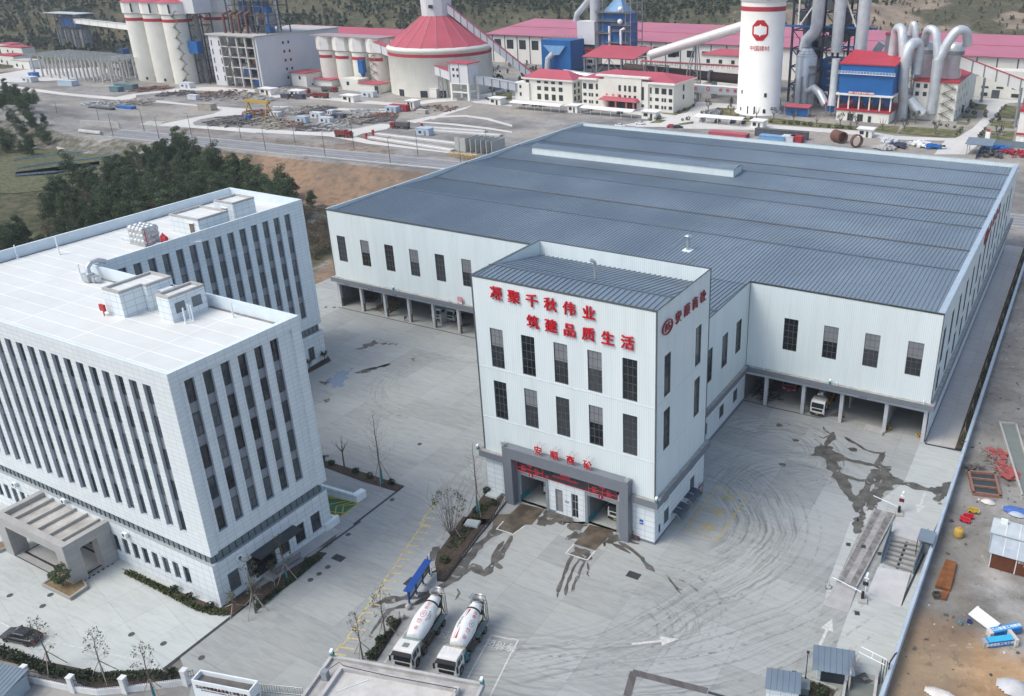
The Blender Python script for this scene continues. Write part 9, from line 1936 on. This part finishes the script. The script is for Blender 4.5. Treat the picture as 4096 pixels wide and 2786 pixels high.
t_=thing('conditioning_tower','thick silvery conditioning tower with a cone top beside the logo silo','tower',(-83,441,0));P_(t_,'shell',GALV,lambda m:m.lathe([(5.2,0),(5.2,24),(2.6,28)],(-83,441,0),24));P_(t_,'top_rail',GRST,lambda m:[m.lathe([(r,z),(r,z+.15)],(-83,441,0),24)for r,z in((5.3,24.2),(4.6,25.4),(3.9,26.5))]);P_(t_,'ring_platform',MATS['stair_khaki'],lambda m:[m.box(-80,435.5,z,-76.5,441,z+.5)for z in(16,19.5)]);P_(t_,'elbow_duct',GALV,lambda m:m.tube([(-80,436,8),(-76,434,10),(-72.5,432,8),(-68.5,430,3)],2.0,10));P_(t_,'thin_pipe',GRST,lambda m:[m.tube([(-86+3.4*k,434,2),(-86+3.4*k,434,14+k)],.45,6)for k in range(3)])
for(a,b),l,d in(([(-83.05,410),(-70.66,410.4)],'low red canopy over pumps at the foot of the conditioning tower',5),([(-65.3,416.8),(-60.03,416.1)],'small red canopy over a blue fan left of the blue filter house',4),([(-22.96,431.3),(-16.23,431.4)],'small red canopy over a blue fan under the Y-shaped duct',5)):
 t_=thing('fan_canopy',l,'canopy',(a[0],a[1],0),0,'small red canopies of the works');hh=4.2 if d==5 and 'pumps' in l else 6;P_(t_,'roof',PINKR,lambda m:m.hexa([(a[0],a[1]-.5,hh),(b[0],a[1]-.5,hh),(b[0],a[1]+d,hh+.7),(a[0],a[1]+d,hh+.7),(a[0],a[1]-.5,hh+.25),(b[0],a[1]-.5,hh+.25),(b[0],a[1]+d,hh+.95),(a[0],a[1]+d,hh+.95)]));P_(t_,'posts',GRST,lambda m:frame_(m,a[0]+.4,a[1],b[0]-.4,a[1]+d-1,0,hh-.1,2,1,1,.15,False));P_(t_,'blue_fan',BLUEF,lambda m:m.box(a[0]+1,a[1]+1,2 if hh>5 else.2,b[0]-1,a[1]+d-1.5,hh-.6))
t_=thing('filter_house','big blue bag filter house with a red roof on a white base and a banner','filter house',(-57,409,0));P_(t_,'base_wall',CREAMW,lambda m:m.box(-57.6,409.5,0,-33.5,436,4.6));P_(t_,'red_edge',REDT,lambda m:m.box(-58,409,4.6,-33,436.4,5.4));wins(t_,[(-52.3,.2,-49.6,3.4),(-47.8,.2,-45.2,3.4),(-42.8,.1,-41.4,2.8)],409.5)
for k in range(6):P_(t_,'column',CREAMW,lambda m:m.box(-57.6+4.75*k,410,5.4,-57+4.75*k,410.6,11.6))
for k in range(5):P_(t_,'hopper',BLUEF,lambda m:m.lathe([(.4,6.6),(3.05,11.7)],(-55+4.75*k,413.5,0),4,smooth=False,a0=R(45),a1=R(405)));P_(t_,'hopper',NAVY,lambda m:m.lathe([(.4,6.6),(3.05,11.7)],(-55+4.75*k,421,0),4,smooth=False,a0=R(45),a1=R(405)))
P_(t_,'filter_box',BLUEF,lambda m:m.box(-57.6,409.6,12.4,-33.4,433,25.2));P_(t_,'deck',CREAMW,lambda m:m.box(-58.4,408.6,11.6,-32.6,434,12.4));P_(t_,'gallery_rail',WT_,lambda m:(m.box(-58,408.4,21.1,-32.6,409.5,21.3),[m.tube([(-58,408.45,z),(-32.6,408.45,z)],.07,4)for z in(21.9,22.4)],[m.box(-58+1.4*k,408.4,21.3,-57.9+1.4*k,408.5,22.4)for k in range(19)]));P_(t_,'roof',M('bright_red_roof',(0.46,0.035,0.055),.5),lambda m:m.hexa([(-58,409,25.25),(-33,409,25.25),(-33,434,25.25),(-58,434,25.25),(-58,409,25.7),(-33,409,25.7),(-33,434,27.6),(-58,434,29.2)]));P_(t_,'banner',M('pink_banner',(0.50,0.09,0.13),.7),lambda m:m.box(-52.6,408.5,12.42,-41,408.58,13.5));write('banner_text','高标一切品质 锻造十年辉煌',.95,.01,WT_,t_,(-46.8,408.45,12.95),FRONT);P_(t_,'side_duct',GALV,lambda m:m.tube([(-60.5,412,27),(-60.5,412,12),(-60.5,411,6)],1.9,12))
def smooth_(p,n=5):
 p=[Vector(q)for q in p];out=[]
 for i in range(len(p)-1):
  a,b,c,d=p[max(i-1,0)],p[i],p[i+1],p[min(i+2,len(p)-1)]
  for k in range(n):t=k/n;out.append(.5*(2*b+(c-a)*t+(2*a-5*b+4*c-d)*t*t+(3*b-a-3*c+d)*t**3))
 return out+[p[-1]]
def duct(lbl,paths,name='duct'):
 t_=thing(name,lbl,'duct',(paths[0][0][0][0],paths[0][0][0][1],0))
 for pts,r in paths:P_(t_,'duct_run',GALV,lambda m:m.tube(smooth_(pts),r,18))
duct('tall silvery double-bend duct right of the blue filter house',[([(-30.5,424,0),(-30.5,423,8),(-31.2,421,16),(-31.2,420,27),(-30.5,421,32),(-29,424,34),(-27.5,428,32),(-27.3,428,20)],2.3),([(-33,424,28),(-34.5,425,36),(-36,427,39.5),(-38.5,430,39),(-39.5,432,33),(-39.8,432,25)],2.1),([(-28,425,9),(-24,424,5),(-21,424,3)],2.3)])
duct('silvery Y-shaped duct curving over the twin cyclones',[([(-18.5,428,3),(-18.3,428,14),(-18.5,428,27)],2.4),([(-18.5,428,26),(-20.2,429,35),(-22,430,39),(-25.3,432,39),(-26.5,436,33)],1.9),([(-18.5,428,26),(-15,429,35),(-12,430,39.4),(-8.8,433,38.5),(-8,436,33)],2.1),([(-30.5,436,30),(-31.5,437,38),(-33,438,41),(-34,439,36)],1.5)])
duct('pale tilted pipe head behind the blue filter house',[([(-60,470,16),(-56,470,24),(-53,470,29)],2.0)])
t_=thing('cyclone_building','cream stair-sided mill building carrying two silvery cyclones','building',(-20,427,0));P_(t_,'wall',CREAM,lambda m:m.box(-27.5,428,0,-8.2,490,17));P_(t_,'red_edge',REDT,lambda m:m.box(-28,427.5,17,-7.8,490.3,17.8));wins(t_,[(-26.5+3.4*i,10.6+3.6*j,-24.9+3.4*i,12.4+3.6*j)for i in(0,1)for j in(0,1)],428);stairs(t_,-12,427.3,1,17,7,4.5)
for k,x in enumerate((-26,-13.6)):P_(t_,'cyclone',GALV,lambda m:m.lathe([(4.2,17.8),(4.2,27.5),(4.5,28),(4.5,33),(0,33.6)],(x,440,0),24));P_(t_,'cyclone_band',GRST,lambda m:m.lathe([(4.55,28.2),(4.55,30)],(x,440,0),24))
swins(t_,[(434+9*i,2+5*j,435.2+9*i,4+5*j)for i in range(4)for j in range(3)],-8.2)
gallery('white conveyor gallery with a red top edge at the right edge of the works',(-10,436,23),(32,446,8),3.2,5,top=MATS['bright_red_roof'],side=CREAMW,n=8,legs=(.72,))
t_=thing('grey_hopper_house','grey box house with a red cap before the long pink roof','tower',(-55,500,0));P_(t_,'wall',M('grey_green_wall',(.32,.34,.34),.7),lambda m:m.box(-58,500,15,-41,510,30));P_(t_,'cap',PINKR,lambda m:m.box(-58.3,499.7,30,-40.7,510,31.4));P_(t_,'legs',GRST,lambda m:frame_(m,-57,501,-42,509,0,15,2,1,2,.4));P_(t_,'blue_shed',SKYB,lambda m:m.box(-86,500,22,-72,508,23))
t_=thing('corner_building','white building with red trims cut by the right edge of the picture','building',(22,389,0));P_(t_,'wall',CREAMW,lambda m:m.box(22,389,0,50,402,13));P_(t_,'red_trim',REDT,lambda m:(m.box(21.6,388.6,13,50,402,14),m.box(21.8,388.5,3.8,50,388.97,4.6)));wins(t_,[(23.5,.2,25,3)],389,WT_)
for x,y in((18.2,426.6),(-4,489)):m=MB();m.cyl((0,0,0),(0,0,17),.6,n=8);m.cyl((0,0,0),(0,0,1.2),.9,n=8);single('steel_post',m,GRST,'tall grey steel post beside the lane, '+('near the corner building' if x>0 else 'before the cream garage hall'),'post',(x,y,0),0,'grey steel posts')
t_=thing('hill_house','white house with a dark roof on a terrace of the bare hill','house',(-142,1000,0));hx2,hy2=-125,985;hz2=ground(hx2,hy2);P_(t_,'wall',CREAMW,lambda m:m.box(hx2-27,hy2,hz2-4,hx2+27,hy2+14,hz2+9));P_(t_,'roof',DKST,lambda m:m.box(hx2-28,hy2-1,hz2+9,hx2+28,hy2+15,hz2+11));P_(t_,'terrace',CONCW,lambda m:m.box(hx2-60,hy2-8,hz2-8,hx2+30,hy2-.5,hz2-1))
YC=M('crane_yellow',(0.46,0.29,0.04),.6);a,b=(-309.6,288.8),(-297,290.5)
t_=thing('gantry_crane','yellow gantry crane over the steel yard','gantry crane',(*a,0));P_(t_,'beam',YC,lambda m:m.box(-312,289.5,8.2,-296,291,9.4));P_(t_,'leg',YC,lambda m:[m.tube([(x,y,0),(x+.6*s,290.2,8.3)],.3,5)for x,s in((-311,1),(-297,-1))for y in(287,293.4)])
CW_=M('container_white',(0.58,0.62,0.65),.6);CB_=M('container_pale_blue',(0.42,0.52,0.60),.6);CR_=M('container_red',(0.36,0.03,0.045),.6);CN_=M('container_navy',(0.06,0.065,0.10),.6);CT_=M('teal_cover',(0.11,0.20,0.22),.6,var=.2);CG_=M('plank_stack',(0.36,0.33,0.28),.9,var=.2);CBL=M('blue_cover',(0.03,0.15,0.42),.5)
for q,w,d,h,mm,l in[((-280.3,293.4),6,3,2.9,CB_,'pale blue site container nearest the crane'),((-282.6,304.9),6.5,3,2.8,CW_,'white site container behind the pale blue one'),((-282.3,313.9),3,3,2.4,CW_,'small white cabin with a blue end'),((-269.5,297.7),6.5,3,2.6,CW_,'white caged container right of the pale blue one'),((-271.5,308),6.5,3,2.2,CN_,'dark navy container in the steel yard'),((-261.4,334),6.5,4,2.6,CB_,'pale blue container before the red one'),((-260.1,338.1),10,3.5,2.9,CR_,'long red container on the pale road'),((-208.8,295.6),6.5,4,3,CB_,'pale blue office container between the weighbridges'),((-304.6,299.3),5,3,2.2,CW_,'white container under the crane'),((-454.9,316.4),7,4,2.6,CT_,'front teal covered stack before the silos'),((-458.4,324.9),15,4,2.8,CT_,'long teal covered stack before the silos'),((-428.7,343.5),8,4,3,CW_,'white container before the big silos'),((-387.4,316.6),6,3,2.4,CW_,'white wrapped block on the gravel'),((-352.8,297.5),9,4,3,CG_,'tall stack of planks at the bend of the pale road'),((-393.8,281),11,3,1.4,CBL,'bright blue covered stack on the grey ground'),((-400.7,272.3),16,3,1.6,DKST,'long dark covered stack on the grey ground'),((-504.4,318),12,5,3,CB_,'grey-blue site shed on the left gravel'),((-543.8,317.5),9,5,3,CW_,'white site cabin at the far left'),((-561.7,330.9),5,4,3,CBL,'blue cabin at the far left'),((-345.3,342.6),5,3,2,CN_,'dark bin left of the tippers'),((-336,343.7),6,3,2.2,CN_,'larger dark bin left of the tippers'),((-305.5,364.7),8,4,3,CW_,'white container before the loading house'),((-273.2,378.6),9,5,4.6,CREAMW,'cream lean-to at the foot of the dome'),((-311.3,288),4,2.5,2,CBL,'small blue box at the left leg of the crane'),((-67.34,358.4),23,3,3,DKST,'long black rack behind the warehouse roof'),((-68.47,350.3),11,4,2,SKYB,'light blue tarpaulin stack behind the warehouse roof'),((-61.99,351),5,4,2.4,CW_,'white box next to a red box behind the roof'),((-58.71,351.9),5,4,2.4,MATS['container_red'],'dark red box behind the warehouse roof'),((-88.54,350.7),17,5,1.4,PINKR,'low red slab stack behind the warehouse roof'),((-245.1,337.7),5,3,1.6,CONCW,'pale block stack on the track')]:
 t_=thing('site_container' if 'stack' not in l else 'covered_stack',l,'container' if 'stack' not in l else 'stack',(*q,0),R(6)if q[0]<-100 else R(0),'containers and stacks in the works yard');m=MB();m.box(-w/2,0,.05,w/2,d,h);part('body',m,mm,t_);m=MB();m.box(-w/2-.12,-.12,h+.003,w/2+.12,d+.12,h+.18);part('top',m,mm,t_)
 if 'container' in l or 'cabin' in l:m=MB();m.box(-w*.3,-.06,.9,-w*.1,-.003,2);part('window',m,WINM,t_);m=MB();m.box(w*.1,-.06,.1,w*.28,-.003,2.1);part('door',m,GRST,t_)
RB_=[M('steel_bars',(.16,.15,.15),.7,.2,var=.3),M('rusty_bars',(.22,.12,.09),.8,var=.3),M('pale_bars',(.42,.43,.42),.7,var=.25),CG_]
for k,(q,r,L,l)in enumerate(zip([(-414.2,327.4),(-390.7,338.4),(-422.1,284.4),(-407.3,295.3),(-311.2,283.3),(-442.5,332.3),(-498.1,351.9),(-369.6,339.6),(-381.1,334.2)]+[(-317.2,303.3),(-312.6,312.4),(-306.3,318.9),(-299.1,322.4),(-282.1,288),(-261.5,292),(-263.9,312.3),(-254.6,313.6),(-257.8,323.3),(-271.7,325),(-284.2,284),(-265.5,285.7),(-246.8,350.8),(-371.8,360.6),(-301.5,289.5),(-274.1,313.9),(-339,349.8),(-350.1,334.3)],[9,12,6,10,12,9,10,10,14,9,10,10,9,6,9,8,9,6,10,7,6,9,9,8,6,7,5],[4,3,5,8,9,6,5,3,3,9,9,8,8,3,4,5,5,5,6,4,3,2,3,8,5,3,3],['beside the white container under the silos','before the mill building','rusty and small on the grey ground','of long planks on the grey ground','left of the crane legs','under the middle silo','before the white annex','at the right foot of the mill','of mixed parts between mill and road','right under the crane beam','behind the crane','in the rear of the steel yard','at the rear right of the steel yard','before the pale blue container','before the caged container','of bundled pipes right of the navy container','of bundled pipes farther right','of pale pipes near the pale blue container','of red bars at the rear','of pale blocks by the road','smallest by the road bend','of rubble by the track','of sheeting before the red annex','in front of the crane leg','beside the navy container','of grey blocks by the bins','left of the bins'])):
 pile('heap of steel parts '+l,q[0],q[1],64,r*1.25,L,RB_[k%4],'steel_pile',1.2,100+k,.34,'heaps of steel and timber in the works yard')
for k,(q,r,mm,l)in enumerate(zip([(-24.41,369.3),(-18.94,362.4),(-11.81,368.2),(-6.67,366.1),(-23.18,355.7),(17.39,373.3),(24.79,368.1),(15.55,361.4)],[4,4,5,3,4,5,6,5],[CW_,CN_,WT_,CBL,CONCW,CBL,CR_,DKST],['of white wrapped machine parts','of dark drums and coils','of white wrapped rolls','of blue parts next to the white car','of grey pipes at the left','of blue frames in the fenced scrap yard','of red rollers in the fenced scrap yard','of dark scrap in the fenced scrap yard'])):pile('heap '+l+' behind the warehouse',q[0],q[1],34,r,2.0,mm,'machine_parts',1.4,200+k,.7,'heaps of machine parts behind the warehouse')
for q,L,rr,l in(((-45.28,362.8),6,2.4,'large rusty pipe section lying behind the warehouse roof'),((-34.67,354.8),1.6,2.6,'rusty ring standing on edge behind the warehouse roof')):m=MB();m.lathe([(rr,0),(rr,L),(rr*.86,L),(rr*.86,0),(rr,0)],(0,0,rr),22,ax=(.75,-.66,0));single('pipe_section',m,RUSTB,l,'pipe',(*q,0))
t_=thing('scrap_canopy','grey sheet canopy at the corner of the fenced scrap yard','canopy',(7.32,359.6,0));m=MB();m.hexa([(-1,0,4),(9,0,4),(9,9,5),(-1,9,5),(-1,0,4.2),(9,0,4.2),(9,9,5.2),(-1,9,5.2)]);part('roof',m,MATS['blue_grey_panel'],t_);m=MB();frame_(m,0,.5,8.5,8,0,3.95,1,1,1,.12,False);part('posts',m,GRST,t_)
sf=[(11.62,353.2),(12.11,381),(26.12,380.9)];t_=thing('scrap_fence','blue-grey sheet fence round the scrap yard','fence',(*sf[0],0));P_(t_,'sheets',MATS['blue_grey_panel'],lambda m:[wall_seg(m,p,q,.1,0,2.6)for p,q in zip(sf,sf[1:])])
t_=thing('rack_walls','grey concrete storage racks beside the weighbridges','racks',(-171.8,277.5,0));m=MB()
for k in range(6):m.box(2.6*k,0,0,2.6*k+.3,9,5.4)
m.box(-5,0,0,0,.4,5.4);part('panels',m,M('grey_green_panel',(.38,.40,.38),.8),t_)
for a,b,l in zip([(-226.6,279.9),(-229,286.7),(-216.1,302.4),(-219.4,307.9)],[(-177.1,275),(-178.7,285.8),(-176.7,308),(-187.8,312)],['nearest the highway','second from the highway','third from the highway','farthest from the highway']):
 t_=thing('works_weighbridge','long pale works weighbridge strip, '+l,'weighbridge',(*a,0),0,'works weighbridges');P_(t_,'deck',M('weigh_pale',(.5,.49,.47),.8),lambda m:wall_seg(m,a,b,3.2,0,.7));P_(t_,'kerb_rail',WT_,lambda m:wall_seg(m,a,b,.3,.703,1.0));P_(t_,'red_post',CR_,lambda m:m.box(a[0]-.4,a[1]-.4,0,a[0]+.4,a[1]+.4,2.4))
t_=thing('pit_railing','yellow railing round a pit near the warehouse roof edge','railing',(-166.9,268.9,0));m=MB();frame_(m,-6,-1.5,6,2.5,0,1.4,5,2,2,.08,False);part('rails',m,YC,t_)
m=MB();m.cyl((-14,0,.9),(0,1,.9),.9,n=10);single('concrete_pipe',m,CONCW,'long grey pipe lying at the end of the highway','pipe',(-339.4,232.4,0));m=MB();m.box(-22,0,0,0,.5,3);single('concrete_panel_wall',m,CONCW,'grey precast wall across the end of the highway','wall',(-346.5,246.7,0),R(12))
def topi(seed,kind):
 rg=random.Random(seed);t_=thing('works_tree','','tree',(0,0,0));m=MB();c=MB();h=5.5
 m.tube([(0,0,0),(.1,0,1.6),(0,.1,2.6)],[.28,.24,.2],6)
 for a in(0,1.6,3.1,4.6):p=(1.3*math.cos(a),1.3*math.sin(a),h*rg.uniform(.65,1));m.tube([(0,0,2.2),(p[0]*.6,p[1]*.6,3),p],[.18,.14,.08],5);(foliage(c,p,(.75,.75,.8),34,.2,rg=rg)if kind else m.tube([p,(p[0]*1.2,p[1]*1.2,p[2]+1.2)],.06,4))
 part('trunk',m,BARK,t_)
 if c.f:part('crown',c,SHRUB,t_)
 return t_
TT=[topi(1,1),topi(2,1),topi(3,0)];m=MB();foliage(m,(0,0,.8),(.95,.95,.85),60,.22);SB=single('works_shrub',m,SHRUB,'','shrub',(0,0,0))
for k,q in enumerate([(-83.58,397),(-73.1,394.4),(-61,389.9),(-51.87,395.8),(-43.27,391.4),(-32.38,392.5),(-23.46,394.1),(-10.41,395),(-30.21,409.1),(-22.7,415.6),(14.7,393.2),(14.01,410.8),(-48.31,400.4)]):place(TT[k%3],(*q,.1),k,'pollarded tree on the works lawns right of the logo silo, %s from the left'%ORD[k]if k<10 else['stubby tree nearest the small white sign column by the lane','stubby tree behind the rock garden by the lane','stubby tree before the white base of the filter house'][k-10],'pollarded trees of the works')
for k,q in enumerate([(-119.8,404.2),(-105.3,397.7),(-91.17,394.9)]+[(-241.8,393.4)]):place(TT[k%3],(*q,.1),k*2,'pollarded tree '+['left of the rock garden before the logo silo','right of the rock garden before the logo silo','bare, beside the door of the logo silo','left of the left carport'][k],'pollarded trees of the works')
rg=random.Random(5);sh=[(-82.24,390),(-76.12,390),(-73.21,389.9),(-70.03,390.5),(-66.77,390),(-63.92,390),(-59.09,390),(-55.26,389.8),(-51.82,390.1),(-49.71,390.5),(-46.11,390),(-11.51,415.2),(-8.57,413.7),(-5.18,412.5),(-1.99,409.9),(-2.11,403),(-2.02,396.5),(7.27,414.4),(7.44,407.7),(7.61,401.1),(7.41,395.9),(7.51,439.1),(7.29,433),(8.5,480.8),(8.19,471.9),(7.95,465),(7.9,456.6),(8.07,448.7),(-5.78,468.8),(-4.73,476.4),(-2.21,450.2),(-5.68,453.5),(-2.06,431.5)]+[(-133.1,376.5),(-133.2,373.2),(-134.6,369.5),(-120.8,376.1),(-119.1,378.5),(-119.9,397.4),(-115.4,406.3),(-112.8,404.1),(-96.81,393.8),(-93.51,393.8),(-185.4,396.4),(-180.8,395.9),(-174,396.9),(-151.4,396.1),(-144.9,395.7),(-136.4,394.6),(-130.3,392.4),(-131.4,402.1),(-132,414.3)]+[(-245.1,402.2),(-245.7,406.3),(-246.4,410.3),(-245.2,413)]
for k,q in enumerate(sh):o=place(SB,(*q,.05),k,'small clipped round shrub on the lawns and verges of the works','round shrubs of the works');s=rg.uniform(.7,1.25);o.scale=(s,s,s)
m=MB()
for k in range(14):m.rbox((rg.uniform(-4,4),rg.uniform(-1.5,1.5),.7),(rg.uniform(1,2),1.2,rg.uniform(1,2.4)),rg.uniform(0,3),rx=.3)
single('rock_garden',m,GRST,'grey rock garden before the logo silo','rocks',(-114.5,399.9,0));o=single('rock_garden',m,GRST,'small grey rock garden on the lawn by the lane','rocks',(13.87,404.2,0));o.scale=(.6,.6,.6)
t_=thing('sign_column','small white sign column with a red cap on the lawn by the lane','sign',(10.95,391.3,0));m=MB();m.box(-.9,-.2,0,.9,.2,3.6);part('column',m,WT_,t_);m=MB();m.box(-.7,-.22,3.603,.7,.22,4.6);part('cap',m,REDT,t_)
# ---------------------------------------------------------------- air between here and the hills
hz_=MB();hz_.box(-1510,-70,-14,710,2215,128)
hm_=bpy.data.materials.new('haze');hm_.use_nodes=True;ht=hm_.node_tree;ht.nodes.remove(ht.nodes['Principled BSDF']);hv=ht.nodes.new('ShaderNodeVolumePrincipled')
hv.inputs['Color'].default_value=(0.93,0.96,1.0,1);hv.inputs['Density'].default_value=0.00011
ht.links.new(hv.outputs[0],ht.nodes['Material Output'].inputs['Volume'])
haze=bpy.data.objects.new('haze',mesh('haze',hz_,hm_));link(haze);haze['kind']='stuff'
